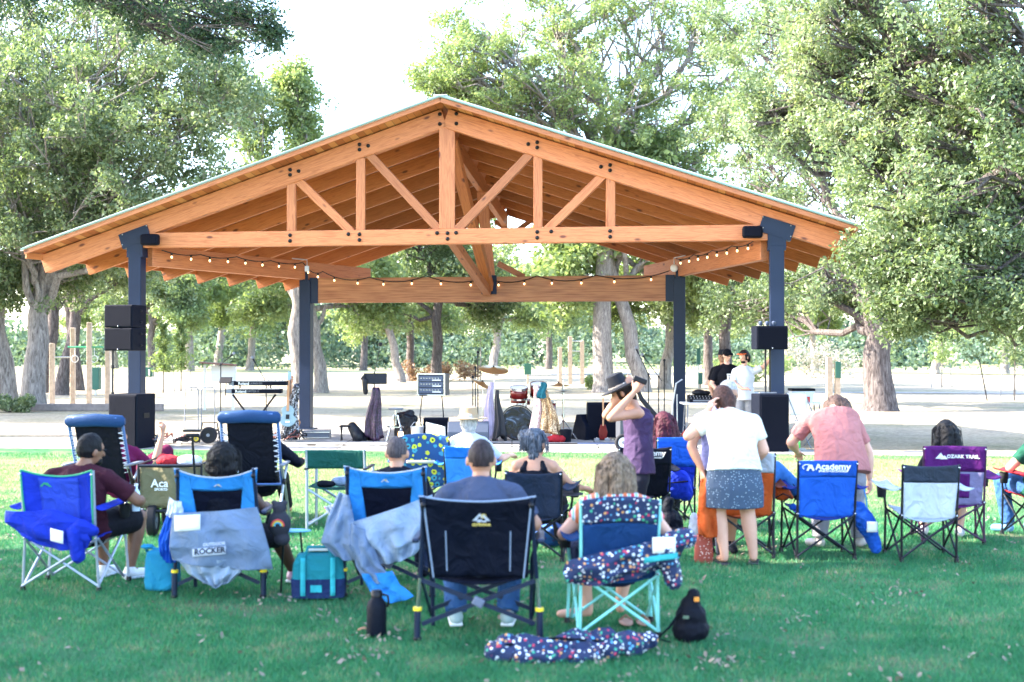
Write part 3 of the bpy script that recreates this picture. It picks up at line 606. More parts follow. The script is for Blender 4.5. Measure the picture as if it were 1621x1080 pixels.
# ridge cap
beam('ridge_cap', plane_pt(0, VF - .04, .10), plane_pt(0, VR, .10), .26, .02, ROOFM, pav)
# posts
def post(u, v, ztop):
    b = MB().box(tuple(wS(u, v, ztop / 2)), (.26, .26, ztop), Matrix.Rotation(-R(7.8), 3, 'Z')); o = b.build('post', STEEL, pav, smooth=False, bevel=.012, world=True)
    MB().box(tuple(wS(u, v, .05)), (.42, .42, .03), Matrix.Rotation(-R(7.8), 3, 'Z')).build('base_plate', STEEL, o, smooth=False, bevel=.004); c = o.children[0] if o.children else None
    for k in COL.objects:
        if k.name.startswith('base_plate') and k.parent == o:
            for vt in k.data.vertices: vt.co -= Vector(pav.location)
    return o
ROTS = Matrix.Rotation(-R(7.8), 3, 'Z')
for s_, up_ in ((-1, -6.21), (1, 6.21)):
    post(up_, .0, 3.74)
    # T shaped steel connector: vertical box plus plate lying along the chord
    t = MB(); zc = zb(up_, 0); ang = math.atan(PIT) * (1 if s_ < 0 else -1)
    m_ = ROTS @ Matrix.Rotation(-ang, 3, 'Y')
    t.box(tuple(wS(up_ + s_ * .0, -.0, zc + .06)), (.62, .26, .30), m_)
    t.box(tuple(wS(up_, 0, 3.86)), (.33, .255, .42), ROTS)
    o = t.build('steel_connector', STEEL, pav, smooth=False, bevel=.006, world=True)
    bb_ = MB()
    for dx in (-.25, .25):
        for dz in (-.07, .13): p = wS(up_ + dx, -.135, zc + .06 + dz - s_ * PIT * dx * 1.0); bb_.ell(tuple(p - pav.location), .014, nu=8, nv=6)
    bb_.build('bolt_heads', mat('steel_bright', (.4, .42, .45), .3, .8), o)
pr = [(-4.0, 4.06), (4.41, 4.06)]
for u, v in pr: post(u, v, 3.42)
# side beams splay inwards and run past the rear posts
for s_, (u, v) in ((-1, pr[0]), (1, pr[1])):
    a = wS(s_ * 6.0, .12, 3.69); b = wS(u, v, 3.63); d = (b - a); e = a + d * 1.48; beam('side_beam', a, e, .16, .40, W1, pav)
    br = MB(); br.box(tuple(wS(u, v, 3.47)), (.10, .22, .22), ROTS).box(tuple(wS(u - s_ * .02, v - .14, 3.52)), (.12, .02, .24), ROTS); br.build('bracket', STEEL, pav, smooth=False, bevel=.004, world=True)
# rear beam, glued layers
gl = bpy.data.materials.new('glulam'); gl.use_nodes = True; n = gl.node_tree; bs = n.nodes['Principled BSDF']; bs.inputs['Roughness'].default_value = .5
v_ = mapping(n, (1, 1, 1)); sx = n.nodes.new('ShaderNodeSeparateXYZ'); n.links.new(v_, sx.inputs[0]); mu = n.nodes.new('ShaderNodeMath'); mu.operation = 'MULTIPLY'; mu.inputs[1].default_value = 14.3; n.links.new(sx.outputs[2], mu.inputs[0])
fl = n.nodes.new('ShaderNodeMath'); fl.operation = 'FLOOR'; n.links.new(mu.outputs[0], fl.inputs[0]); wn = n.nodes.new('ShaderNodeTexWhiteNoise'); wn.noise_dimensions = '1D'; n.links.new(fl.outputs[0], wn.inputs['W'])
mp = n.nodes.new('ShaderNodeMapping'); mp.inputs['Scale'].default_value = (.6, 8, 12); n.links.new(v_, mp.inputs[0]); t = texn(n, 'ShaderNodeTexNoise', mp.outputs[0], 3, Detail=7)
c = mixc(n, .6, ramp(n, wn.outputs['Value'], [(0, (.26, .085, .03)), (1, (.44, .18, .07))]), ramp(n, t.outputs[0], [(.35, (.2, .06, .02)), (.6, (.46, .2, .085))])); n.links.new(c, bs.inputs['Base Color'])
beam('rear_beam', wS(-3.86, 4.06, 3.18), wS(4.27, 4.06, 3.18), .17, .56, gl, pav)
for s_, u in ((-1, -3.80), (1, 4.21)): MB().box(tuple(wS(u, 4.06, 3.18)), (.2, .20, .58), ROTS).build('beam_hanger', STEEL, pav, smooth=False, bevel=.006, world=True)
uc = .22
MB().box(tuple(wS(uc, 3.96, 3.28)), (.34, .05, .42), ROTS).build('centre_bracket', STEEL, pav, smooth=False, bevel=.006, world=True)
beam('rear_king_post', wS(uc, 4.06, 3.46), wS(.05, 4.06, zb(0, 4.06) - .28), .15, .24, W1, pav, up=(1, 0, 0))
beam('strut', wS(.1, .12, 5.78), wS(uc, 3.9, 3.22), .20, .22, W2, pav)
beam('strut', wS(.05, .12, 4.0), wS(uc - .02, 3.88, 3.12), .16, .18, W1, pav)
beam('strut', wS(uc + .2, 3.98, 3.75), wS(uc + .75, 4.2, 3.46), .1, .12, W1, pav)
# two rear web braces
for s_ in (-1, 1): beam('rear_brace', wS(uc + s_ * .1, 7.84, 4.85), wS(uc + s_ * .45, 7.84, 5.1), .08, .12, W2, pav)
# box loudspeakers fixed to the tie beam ends
PLA = mat('black_plastic', (.003, .004, .010), .6, 0, .12, .1, 300); GRL = mat('speaker_grille', (.003, .004, .010), .8, 0, .1, .5, 500)
for lab, u in (('small black loudspeaker at the left end of the tie beam', upx(244)), ('small black loudspeaker at the right end of the tie beam', upx(1190))):
    t = thing('wall_speaker', lab, 'speaker', tuple(wS(u, -.22, 3.98)), -R(7.8)); b = MB().box((0, 0, 0), (.37, .16, .22)); b.build('cabinet', PLA, t, bevel=.045)
    MB().box((0, -.072, 0), (.31, .03, .17)).build('grille', GRL, t, bevel=.012); MB().box((0, .095, 0), (.08, .05, .1)).build('bracket', BOLT, t, smooth=False)
# string lights
WHT = mat('warm_bulb', (1, .62, .28), .3, emit=.6); SOCK = mat('bulb_socket', (.01, .01, .012), .5); CBL = mat('black_cable', (.004, .004, .007), .6)
sl_ = thing('string_lights', 'black cable of small warm bulbs strung along the side beams and the rear beam', 'string lights', tuple(wS(0, 4, 3.5)))
def strand(pts, every, sag=.05):
    path = []
    for a, b in zip(pts, pts[1:]):
        a, b = Vector(a), Vector(b)
        for i in range(8): t = i / 8; p = a.lerp(b, t); p.z -= sag * 4 * t * (1 - t); path.append(p)
    path.append(Vector(pts[-1])); MB().tube(path, .011, 6).build('cable', CBL, sl_, world=True)
    for i in range(2, len(path) - 1, every):
        p = path[i] - Vector(sl_.location); o = MB().lathe([(.012, .0), (.022, -.01), (.022, -.05), (.014, -.055)], tuple(p), 8).build('socket', SOCK, sl_)
        MB().lathe([(.010, -.052), (.018, -.064), (.021, -.078), (.015, -.098), (.004, -.106)], tuple(p), 10).build('bulb', WHT, o)
aL = wS(-5.75, .2, 3.80); bL = wS(-4.0, 3.85, 3.80); aR = wS(5.8, .2, 3.86); bR = wS(4.35, 3.85, 3.82)
strand([aL.lerp(bL, k / 4) + Vector((.0, -.12, -.02 * (k % 2))) for k in range(5)], 4, .05)
strand([wS(-4.0, 3.83, 3.8), wS(-3.55, 3.83, 3.6), wS(-2.5, 3.93, 3.47), wS(-1.2, 3.93, 3.49), wS(.15, 3.93, 3.43), wS(1.3, 3.93, 3.47), wS(2.6, 3.93, 3.47), wS(4.2, 3.9, 3.55)], 4, .12)
strand([aR.lerp(bR, k / 4) + Vector((-.02, -.12, -.02)) for k in range(5)], 4, .05)
GALV = mat('galvanised', (.5, .52, .55), .35, .7)
t = thing('junction_box', 'pale electrical box with conduit above the left rear post', 'electrical box', tuple(wS(-3.9, 3.78, 3.66))); MB().box((0, 0, 0), (.10, .06, .13)).build('box', GALV, t, bevel=.006); MB().tube([(0, 0, .06), (0, 0, .2), (-.3, -.2, .22)], .012, 8).build('conduit', GALV, t)
t = thing('junction_box', 'white round junction box above the right rear post', 'electrical box', tuple(wS(4.3, 3.78, 3.6))); MB().ell((0, 0, 0), (.085, .05, .085)).build('box', mat('white_plastic', (.75, .75, .75), .4), t); MB().tube([(0, 0, .06), (0, 0, .22), (.2, -.3, .25)], .012, 8).build('conduit', GALV, t)
# ---------------- stage gear ----------------
CAB = mat('black_speaker_paint', (.002, .004, .012), .65, 0, .12, .3, 350); CHR = mat('chrome', (.6, .62, .66), .22, 1); TB = mat('black_tube', (.005, .006, .011), .5, .0, .3); WP = mat('white_plastic', (.75, .75, .75), .4)
RED = mat('red_plastic', (.45, .02, .02), .4); GREY = mat('grey_plastic', (.18, .19, .22), .5); YEL = mat('yellow_plastic', (.75, .5, .03), .45)
def at(px, py, Y): p = PX(px, py, Y); return p
def base(px, Y, z=ZS): return Vector(((px - 810) / F * Y, Y, z))
def sub(lab, px, Y, w_, d, h, rz, z=.006):
    t = thing('subwoofer', lab, 'speaker', tuple(base(px, Y, z)), rz); MB().box((0, 0, h / 2), (w_, d, h)).build('cabinet', CAB, t, smooth=False, bevel=.018)
    MB().box((0, -d / 2 - .006, h / 2), (w_ - .06, .02, h - .07)).build('grille', GRL, t, smooth=False, bevel=.006)
    for s_ in (-1, 1): MB().box((s_ * (w_ / 2 + .003), 0, h * .6), (.012, .18, .09)).build('handle', BOLT, t, smooth=False, bevel=.004)
    return t
sub('tall black subwoofer on the paving at the left front post', 209, 23.5, .60, .62, 1.0, -R(16))
sub('tall black subwoofer on the paving at the right front post', 1218, 22.75, .54, .6, 1.02, R(3))
def topspk(name, lab, px, Y, z0, w_, h, d, rz, n=1, wedge=0):
    t = thing(name, lab, 'speaker', tuple(base(px, Y, z0)), rz)
    for k in range(n):
        hh = h / n; o = MB().prism([(-w_ / 2, k * hh + .004), (w_ / 2, k * hh + .004), (w_ / 2, (k + 1) * hh - .004), (-w_ / 2, (k + 1) * hh - .004)], d).build('cabinet', CAB, t, smooth=False, bevel=.015)
        MB().box((0, -d / 2 - .004, (k + .5) * hh), (w_ - .05, .014, hh - .06)).build('grille', GRL, o, smooth=False, bevel=.004)
        for x, z in ((-.0, k * hh + .03),): MB().ell((x, -d / 2 - .012, z), .014, nu=8, nv=6).build('badge', CHR, o)
        for s_ in (1,): 
            for q in (.25, .75): MB().ell((w_ / 2 + .01, .04, (k + q) * hh), .025, nu=8, nv=6).build('knob', BOLT, o)
    return t
t = topspk('line_array_speaker', 'two black loudspeakers stacked on a pole by the left front post', 198, 23.6, 1.80, .58, .86, .5, -R(14), 2)
t = thing('speaker_stand', 'black tripod stand carrying the left pair of loudspeakers', 'stand', tuple(base(178, 23.45, .006)))
MB().tube([(0, 0, .02), (0, 0, 2.1)], .018, 10).build('pole', TB, t)
for a in (200, 320, 80): MB().tube([(0, 0, .62), (.42 * math.cos(R(a)), .42 * math.sin(R(a)), .02)], .012, 8).build('leg', TB, t)
for z in (.62, 1.0, 1.5): MB().tube([(0, 0, z - .03), (0, 0, z + .03)], .03, 10).build('collar', BOLT, t); 
for z in (.75, 1.5): MB().tube([(0, 0, z), (.07, -.03, z)], .012, 8).build('knob', BOLT, t)
t = topspk('loudspeaker', 'single black loudspeaker on a pole above the right subwoofer', 1217.5, 22.7, 1.82, .57, .43, .4, R(3), 1)
t = thing('speaker_pole', 'twin pole joining the right loudspeaker to the subwoofer below', 'stand', tuple(base(1213, 22.75, 1.027)))
for x in (-.02, .06): MB().tube([(x, 0, 0), (x, 0, .81)], .018, 10).build('pole', TB, t)
MB().box((.02, 0, .02), (.3, .1, .02)).build('plate', GREY, t, smooth=False)
t = thing('spare_lamp_pair', 'row of small slate coloured light heads standing on the right loudspeaker', 'light', tuple(base(1214, 22.7, 2.255)))
for x in (-.12, 0, .12): MB().lathe([(.02, 0), (.035, .02), (.038, .06), (.02, .08)], (x, 0, 0), 12).build('lamp_head', mat('slate_gadget', (.05, .07, .12), .5), t)
# wedge monitors
def wedge(lab, px, Y, w_, h, d, rz=0, m=None):
    t = thing('stage_monitor', lab, 'speaker', tuple(base(px, Y)), rz); m3 = Matrix.Rotation(R(90), 3, 'Z')
    MB().prism([(-d / 2, 0), (d / 2, 0), (d * .5, h * .55), (d * .12, h), (-d * .12, h)], w_, m3).build('cabinet', m or CAB, t, smooth=False, bevel=.012)
    return t
WED = mat('grey_blue_grille', (.035, .05, .085), .55, 0, .5, .3, 400)
wedge('wide grey stage monitor in front of the drum kit', 741, 24.2, .78, .42, .5, R(180), WED)
wedge('black wedge monitor tipped beside the hand truck', 930, 25.4, .5, .5, .5, R(215))
t = sub('black amplifier cabinet under the rack', 690, 25.6, .5, .3, .42, 0, ZS)
t = sub('black guitar amplifier left of the hand truck', 953, 25.3, .62, .35, .74, 0, ZS)
# rack amp on a small stand
t = thing('amplifier_rack', 'silver and blue rack amplifier in a road case on a low stand', 'amplifier', tuple(base(683, 25.8, 1.12)), -R(10))
MB().box((0, .15, .0), (.58, .42, .44)).build('case', mat('blue_black_case', (.02, .03, .06), .5), t, smooth=False, bevel=.01)
for s_ in (-1, 1): MB().box((s_ * .28, -.066, 0), (.03, .02, .45)).build('case_edge', CHR, t, smooth=False, bevel=.004)
for s_ in (-1, 1): MB().box((0, -.066, s_ * .215), (.58, .018, .028)).build('case_edge', CHR, t, smooth=False, bevel=.004)
for k, z in enumerate((.12, 0, -.12)):
    o = MB().box((0, -.068, z), (.50, .02, .10)).build('amp_unit', mat('rack_face', (.05, .07, .13), .4), t, smooth=False, bevel=.004)
    b = MB()
    for j in range(7): b.tube([(-.2 + j * .06, -.078, z + .01), (-.2 + j * .06, -.095, z + .01)], .011, 8)
    b.build('knob_row', CHR, o); MB().box((.12, -.079, z - .03), (.18, .004, .02)).build('display', WP, o, smooth=False)
t = thing('rack_stand', 'low black stand under the rack amplifier', 'stand', tuple(base(683, 25.8)))
for s_ in (-1, 1): MB().tube([(s_ * .2, .1, .86), (s_ * .24, .0, .45), (s_ * .2, .15, .02)], .012, 8).build('leg', TB, t)
MB().box((0, .12, .87), (.5, .36, .02)).build('shelf', TB, t, smooth=False)
# mic stands
def micstand(lab, px, Y, h, boom=None, scarf=None, basew=.22, tripod=True):
    t = thing('microphone_stand', lab, 'microphone stand', tuple(base(px, Y))); MB().tube([(0, 0, .02), (0, 0, h)], .011, 8).build('pole', TB, t)
    if tripod:
        for a in (30, 150, 270): MB().tube([(0, 0, .22), (.28 * math.cos(R(a)), .28 * math.sin(R(a)), .012)], .009, 6).build('leg', TB, t)
    else: MB().lathe([(.0, 0), (.14, 0), (.14, .015), (.03, .035), (.0, .035)], n=20).build('base', TB, t)
    if boom:
        p = Vector(boom); MB().tube([Vector((0, 0, h)) - p * .25, Vector((0, 0, h)) + p], .008, 6).build('boom', TB, t); q = Vector((0, 0, h)) + p
        MB().ell(tuple(q + p.normalized() * .12), .034, nu=10, nv=8).build('microphone', GREY, t); MB().cap(q, q + p.normalized() * .11, .014, .02, 8).build('grip', TB, t)
        MB().ell((0, 0, h), .025, nu=8, nv=6).build('clutch', BOLT, t)
    else:
        MB().cap((0, 0, h), (0, 0, h + .11), .013, .018, 8).build('grip', TB, t); MB().ell((0, 0, h + .13), .03, nu=10, nv=8).build('microphone', BOLT, t)
    return t
micstand('microphone stand with a boom left of the keyboards', 349, 24.6, 1.5, (.16, .0, .14))
micstand('microphone boom slanting over the upper keyboard', 421, 25.3, 1.15, (-.22, .0, .38))
micstand('straight microphone stand left of the drums, tallest of the three', 756, 26.0, 1.62)
micstand('straight microphone stand left of the drums, middle of the three', 752, 26.2, 1.3)
micstand('straight microphone stand left of the drums, shortest of the three', 748, 26.1, 1.1)
micstand('microphone stand beside the right rear post with its boom lowered', 1042, 25.6, 1.25, (-.25, .1, .35))
micstand('thin straight microphone stand left of the right rear post', 1051, 25.8, 1.45)
micstand('boom stand leaning towards the leaning tree trunk', 1026, 25.2, 1.3, (-.2, 0, .42))
# draped scarves on stands
def drape(name, lab, px, Y, z0, z1, w0, w1, m, seed=0, cat='scarf', dx=0):
    t = thing(name, lab, cat, tuple(base(px, Y)))
    def fn(u, v):
        a = u * 2 * math.pi; ww = w0 + (w1 - w0) * v; f = 1 + .2 * math.sin(5 * a + seed + 1.5 * v) + .12 * math.sin(11 * a + v * 4) + .25 * noise.noise(Vector((a, v * 3, seed)))
        return (ww / 2 * math.cos(a) * f + dx * v + .03 * math.sin(v * 5 + seed), ww / 2 * .7 * math.sin(a) * f, z1 + (z0 - z1) * v * (1 - .06 * math.sin(2 * a + seed)))
    MB().grid(fn, 48, 14).build('cloth', m, t, solid=.004); return t
def sequin(name, a, b, c, sc_=60):
    m = bpy.data.materials.new(name); m.use_nodes = True; n = m.node_tree; bs = n.nodes['Principled BSDF']; v = mapping(n, (1, 1, 1)); t = texn(n, 'ShaderNodeTexVoronoi', v, sc_)
    n.links.new(ramp(n, t.outputs['Color'], [(.2, a), (.5, b), (.85, c)]), bs.inputs['Base Color']); bs.inputs['Roughness'].default_value = .35; bs.inputs['Metallic'].default_value = .3; return m
drape('scarf', 'dark purple sequined scarf draped over the tall music stand', 592, 24.9, .04, 1.05, .12, .34, sequin('purple_sequin', (.004, .002, .007), (.016, .005, .02), (.07, .03, .08)), 1)
drape('scarf', 'black spotted scarf hanging down a stand at the left rear post', 468, 25.2, .04, 1.12, .09, .3, sequin('black_sequin', (.01, .01, .015), (.02, .02, .03), (.4, .4, .45), 45), 2, dx=-.12)
drape('scarf', 'pale lilac gauze scarf left of the bass drum', 778, 24.9, .05, 1.15, .07, .28, fabric('lilac_gauze', (.5, .42, .55), tr=.3), 3, dx=-.05)
drape('scarf', 'black lace scarf between the lilac scarf and the bass drum', 789, 24.8, .05, 1.0, .05, .24, mat('black_lace', (.01, .01, .015), .7), 4)
drape('scarf', 'gold sequined scarf right of the bass drum', 862, 24.7, .12, 1.0, .14, .44, sequin('gold_sequin', (.16, .07, .025), (.32, .17, .07), (.7, .5, .3)), 5, dx=.06)
drape('scarf', 'pink and white scarf hanging from the drum stand', 849, 24.65, .1, 1.1, .08, .2, sequin('pink_sequin', (.55, .2, .2), (.7, .5, .5), (.85, .8, .8)), 6, dx=-.03)
drape('scarf', 'turquoise scarf tied at the floor tom', 858, 24.5, .86, 1.16, .09, .16, fabric('turquoise_scarf', (.015, .11, .15)), 7)
t = thing('music_stand', 'black music stand with a bag of gear above the purple scarf', 'music stand', tuple(base(592, 25)))
MB().tube([(0, 0, .02), (0, 0, 1.35)], .012, 8).build('pole', TB, t); MB().box((.02, 0, 1.22), (.46, .03, .22), Matrix.Rotation(R(-12), 3, 'X')).build('desk', TB, t, smooth=False, bevel=.01)
MB().tube([(.0, .0, 1.3), (.05, 0, 1.55), (.11, 0, 1.85)], .007, 6).build('gooseneck', TB, t); MB().ell((.12, 0, 1.9), .042, nu=10, nv=8).build('microphone', BOLT, t)
b = MB().cap((-.18, -.03, 1.18), (-.17, -.03, .95), .06, .05).cap((-.24, -.02, 1.22), (-.19, -.02, 1.28), .03, .03); remesh(b, 'pouch', TB, t, .012, 2, .006, 30)
# keyboards
def kboard(lab, px, py, Y, L, word, sub_=''):
    p = at(px, py, Y); t = thing('keyboard', lab, 'keyboard', tuple(p), R(4)); MB().box((0, .1, 0), (L, .3, .085)).build('body', PLA, t, smooth=False, bevel=.012)
    MB().box((.06, -.005, .046), (L - .2, .14, .006)).build('key_bed', WP, t, smooth=False, bevel=.002)
    b = MB()
    for j in range(int((L - .25) / .032)):
        if j % 7 not in (2, 6): b.box((-L / 2 + .2 + j * .032, .03, .055), (.014, .085, .012))
    b.build('black_keys', BOLT, t, smooth=False)
    MB().box((-L / 2 + .05, -.052, 0), (.1, .012, .08)).build('end_cheek', GREY, t, smooth=False)
    textobj(word, 'lettering', .075, WP, t, lambda x, z: (x - L * .24, -.054, z - .025), .001, .001); textobj(sub_, 'lettering', .055, GREY, t, lambda x, z: (x - L * .02, -.054, z - .02), .001)
    b = MB()
    for j in range(9): b.tube([(-.1 + j * .07, .17, .045), (-.1 + j * .07, .17, .065)], .012, 8)
    b.build('knobs', GREY, t); return t
kboard('upper black keyboard on the double stand', 408, 607, 24.6, 1.12, 'Roland', 'JUNO-DS')
kboard('lower black keyboard on the double stand', 402, 619.5, 24.5, 1.05, 'Roland', 'JUPITER-X')
t = thing('keyboard_stand', 'black double keyboard stand with crossed legs', 'stand', tuple(base(402, 24.65)))
for s_ in (-1, 1):
    MB().tube([(s_ * .42, 0, .92), (s_ * .05, 0, .42), (-s_ * .38, 0, .02)], .02, 8).build('leg', TB, t); MB().tube([(s_ * .3, .1, .95), (s_ * .3, .12, 1.12)], .014, 8).build('upper_arm', TB, t)
    MB().tube([(s_ * .3, -.15, .955), (s_ * .3, .3, .955)], .014, 8).build('rest', TB, t)
t = thing('tablet', 'black tablet held on an arm left of the upper keyboard', 'tablet', tuple(at(357, 602, 24.5)), R(-15)); MB().box((0, 0, 0), (.26, .02, .13), Matrix.Rotation(R(-25), 3, 'X')).build('screen', PLA, t, bevel=.008); MB().tube([(0, .02, -.03), (-.06, .1, -.3)], .01, 8).build('arm', TB, t)
t = thing('wooden_shelf_top', 'brown wooden board on a far post left of the keyboards', 'board', tuple(at(345, 576, 40))); MB().box((0, 0, 0), (1.1, .5, .05), Matrix.Rotation(R(4), 3, 'Y')).build('board', mat('brown_board', (.16, .07, .05), .7), t, smooth=False, bevel=.01); MB().box((.15, .1, -.32), (.8, .04, .5)).build('panel', mat('pale_panel', (.6, .6, .58), .7), t, smooth=False)
for s_ in (-.45, .45): MB().box((s_, .1, -.9), (.07, .07, 1.7)).build('post', mat('pale_panel', (.6, .6, .58), .7), t, smooth=False)
# guitars on a stand
def guitar(lab, px, Y, z0, body, rz=0, tilt=-8):
    t = thing('guitar', lab, 'guitar', tuple(base(px, Y, z0)), rz); t.rotation_euler = (R(tilt), 0, rz)
    prof = []
    for k in range(40):
        a = 2 * math.pi * k / 40; z = math.sin(a); r = .155 * (1 + .22 * (z < 0)) * (1 - .30 * math.exp(-(z - .1) ** 2 / .08)); prof.append((r * math.cos(a), .22 + .22 * z))
    MB().prism(prof, .045).build('body', body, t, bevel=.01); MB().box((0, -.03, .62), (.05, .03, .62)).build('neck', mat('maple_neck', (.5, .25, .12), .4), t, smooth=False, bevel=.005)
    MB().prism([(-.03, .93), (.03, .93), (.05, 1.08), (-.02, 1.12)], .02).build('headstock', body, t, smooth=False, bevel=.004); MB().box((0, -.028, .2), (.07, .015, .09)).build('pickup', BOLT, t, smooth=False)
    MB().box((0, -.03, .1), (.09, .015, .03)).build('bridge', CHR, t, smooth=False); b = MB()
    for s_ in (-1, 1):
        for j in range(3): b.tube([(s_ * .03, 0, .97 + j * .04), (s_ * .065, 0, .97 + j * .04)], .007, 6)
    b.build('tuning_pegs', CHR, t); return t
guitar('pale blue and white electric guitar on the stand behind the right recliner', 455, 25.0, .3, mat('guitar_pale', (.22, .32, .35), .2))
guitar('amber sunburst guitar beside the spotted scarf', 462, 25.4, .22, mat('guitar_amber', (.35, .12, .02), .2), R(20))
t = thing('guitar_stand', 'black stand holding the guitars', 'stand', tuple(base(458, 25.2)))
for a in (20, 140, 260): MB().tube([(0, 0, .4), (.3 * math.cos(R(a)), .3 * math.sin(R(a)), .012)], .012, 8).build('leg', TB, t)
MB().tube([(0, 0, .3), (0, .05, 1.3)], .014, 8).build('pole', TB, t)
t = thing('flight_case', 'flat silver edged equipment case by the left rear post', 'case', tuple(base(501, 25.7)), R(3)); MB().box((0, 0, .08), (.56, .4, .15)).build('case', mat('case_grey', (.10, .11, .14), .5), t, smooth=False, bevel=.01); MB().box((0, -.205, .13), (.57, .01, .02)).build('edge', CHR, t, smooth=False); MB().box((0, -.206, .02), (.57, .01, .02)).build('edge', CHR, t, smooth=False)
# hand truck left, cable pile, reel
t = thing('hand_cart', 'folding equipment cart with two tall hoop handles left of the keyboards', 'cart', tuple(base(316, 24.5)))
for x in (-.16, .16): MB().tube([(x - .13, 0, .22), (x - .13, 0, 1.0), (x - .10, 0, 1.06), (x + .10, 0, 1.06), (x + .13, 0, 1.0), (x + .13, 0, .22)], .012, 8).build('hoop', GREY, t)
MB().box((0, .1, .22), (.62, .34, .04)).build('deck', TB, t, smooth=False)
def wheel(par, c, r, w_, hub=WP, ax='Y', tm=None):
    m3 = {'Y': Matrix.Rotation(R(90), 3, 'X'), 'X': Matrix.Rotation(R(90), 3, 'Y')}[ax]
    o = MB().lathe([(r * .62, -w_ / 2), (r * .9, -w_ / 2), (r, -w_ / 3), (r, w_ / 3), (r * .9, w_ / 2), (r * .62, w_ / 2), (r * .62, -w_ / 2)], c, 28, m3, cap=False).build('wheel', tm or mat('tyre_rubber', (.005, .005, .009), .8), par)
    MB().lathe([(0, -w_ * .4), (r * .62, -w_ * .4), (r * .62, w_ * .4), (0, w_ * .4)], c, 20, m3).build('rim', hub, o); MB().lathe([(0, -w_ * .55), (r * .2, -w_ * .55), (r * .2, w_ * .55), (0, w_ * .55)], c, 12, m3).build('hub', GREY, o); return o
for x in (-.26, .26): wheel(t, (x, -.06, .08), .07, .05, YEL)
t = thing('cable_reel', 'black and yellow cable reel among the cables', 'cable reel', tuple(base(330, 24.0))); wheel(t, (0, 0, .17), .16, .1, BOLT); MB().lathe([(0, -.06), (.05, -.06), (.05, .0), (0, .0)], (0, -.02, .17), 16, Matrix.Rotation(R(90), 3, 'X')).build('hub_cap', YEL, t); MB().tube([(-.2, .1, .02), (-.14, .1, .4), (.14, .1, .4), (.2, .1, .02)], .014, 8).build('frame', TB, t); wheel(t, (-.2, -.12, .11), .08, .06, YEL)
def coils(name, lab, px, Y, n, sp, seed, m, cat='cables', r=.012):
    g = random.Random(seed); t = thing(name, lab, cat, tuple(base(px, Y)))
    for k in range(n):
        cx, cy = g.uniform(-sp, sp), g.uniform(-.2, .2); rr = g.uniform(.07, .17); zz = .02 + .03 * g.random(); tl = g.uniform(-.5, .5)
        MB().tube([(cx + rr * math.cos(a * .5), cy + rr * math.sin(a * .5), zz + .09 * g.random() + abs(tl) * rr * (1 + math.cos(a * .5))) for a in range(15)], r, 6).build('coil', m[k % len(m)], t)
    return t
coils('cable_pile', 'tangled pile of black and rust coloured cables beside the left subwoofer', 268, 23.9, 20, .42, 1, [TB, TB, mat('rust_cable', (.18, .05, .04), .6), GREY])
coils('cable_pile', 'black cables lying at the foot of the guitars', 455, 24.7, 9, .3, 2, [TB, mat('rust_cable', (.18, .05, .04), .6)])
coils('cable_pile', 'loose cables on the floor at the right rear post', 1070, 24.8, 8, .4, 3, [TB, CBL, RED])
t = thing('floor_cable', 'thin black cable running along the front edge of the stage', 'cable', tuple(base(900, 23.9))); MB().tube([(-2.2 + .4 * k, .05 * math.sin(k * 1.3), .012) for k in range(12)], .012, 6).build('cable', CBL, t)
# folded stool / music case left of scarf
t = thing('tipped_chair', 'small black folding stool with a bag thrown over it', 'stool', tuple(base(550, 24.9)))
for x in (-.12, .12): MB().tube([(x, -.1, .0), (x, .1, .28)], .012, 8).build('leg', TB, t); MB().tube([(x, .1, .0), (x, -.1, .28)], .012, 8).build('leg', TB, t)
MB().box((0, 0, .29), (.3, .28, .03)).build('seat', PLA, t, bevel=.01); b = MB().cap((.1, -.06, .28), (.22, -.1, .08), .09, .11).cap((.1, 0, .3), (.3, .0, .05), .07, .09); remesh(b, 'bag', TB, t, .015, 2, .012, 25)
# stool with gear
t = thing('stool', 'round chrome legged stool heaped with black bags and a lantern', 'stool', tuple(base(626, 25.0))); MB().lathe([(0, .60), (.13, .60), (.15, .62), (.15, .64), (0, .65)], n=24).build('seat', GREY, t)
for a in (45, 135, 225, 315): MB().tube([(.05 * math.cos(R(a)), .05 * math.sin(R(a)), .5), (.24 * math.cos(R(a)), .24 * math.sin(R(a)), .01)], .011, 8).build('leg', CHR, t)
MB().tube([(0, 0, .3), (0, 0, .62)], .02, 8).build('stem', CHR, t); MB().lathe([(.17, .26), (.185, .26), (.185, .28), (.17, .28), (.17, .26)], n=24, cap=False).build('foot_ring', CHR, t)
t = thing('gear_bag', 'open black gear bag with cables behind the chrome stool', 'bag', tuple(base(641, 25.3))); b = MB().box((0, 0, .25), (.4, .3, .42)).cap((-.15, 0, .45), (.12, 0, .52), .08, .07).cap((0, -.1, .45), (.2, -.05, .4), .06, .05).ell((.16, 0, .4), .09); remesh(b, 'body', TB, t, .015, 3, .02, 22)
t = thing('lantern', 'small lit lantern between the stool legs', 'lantern', tuple(base(634, 24.85))); MB().lathe([(.05, 0), (.055, .02), (.05, .03)], n=14).build('foot', GREY, t); MB().lathe([(.045, .03), (.05, .06), (.05, .16), (.04, .18)], n=14).build('glass', mat('lantern_glow', (1, .6, .25), .3, emit=1.6), t); MB().lathe([(.05, .18), (.03, .21), (.0, .22)], n=14).build('cap', GREY, t)
t = thing('metal_bucket', 'white and silver bucket in front of the amplifier cabinet', 'bucket', tuple(base(660, 24.6))); MB().lathe([(.10, 0), (.13, .3), (.12, .3), (.09, .02), (0, .02)], n=24).build('pail', GALV, t); MB().tube([(-.13, 0, .29), (-.06, 0, .38), (.06, 0, .38), (.13, 0, .29)], .006, 6).build('handle', GALV, t)
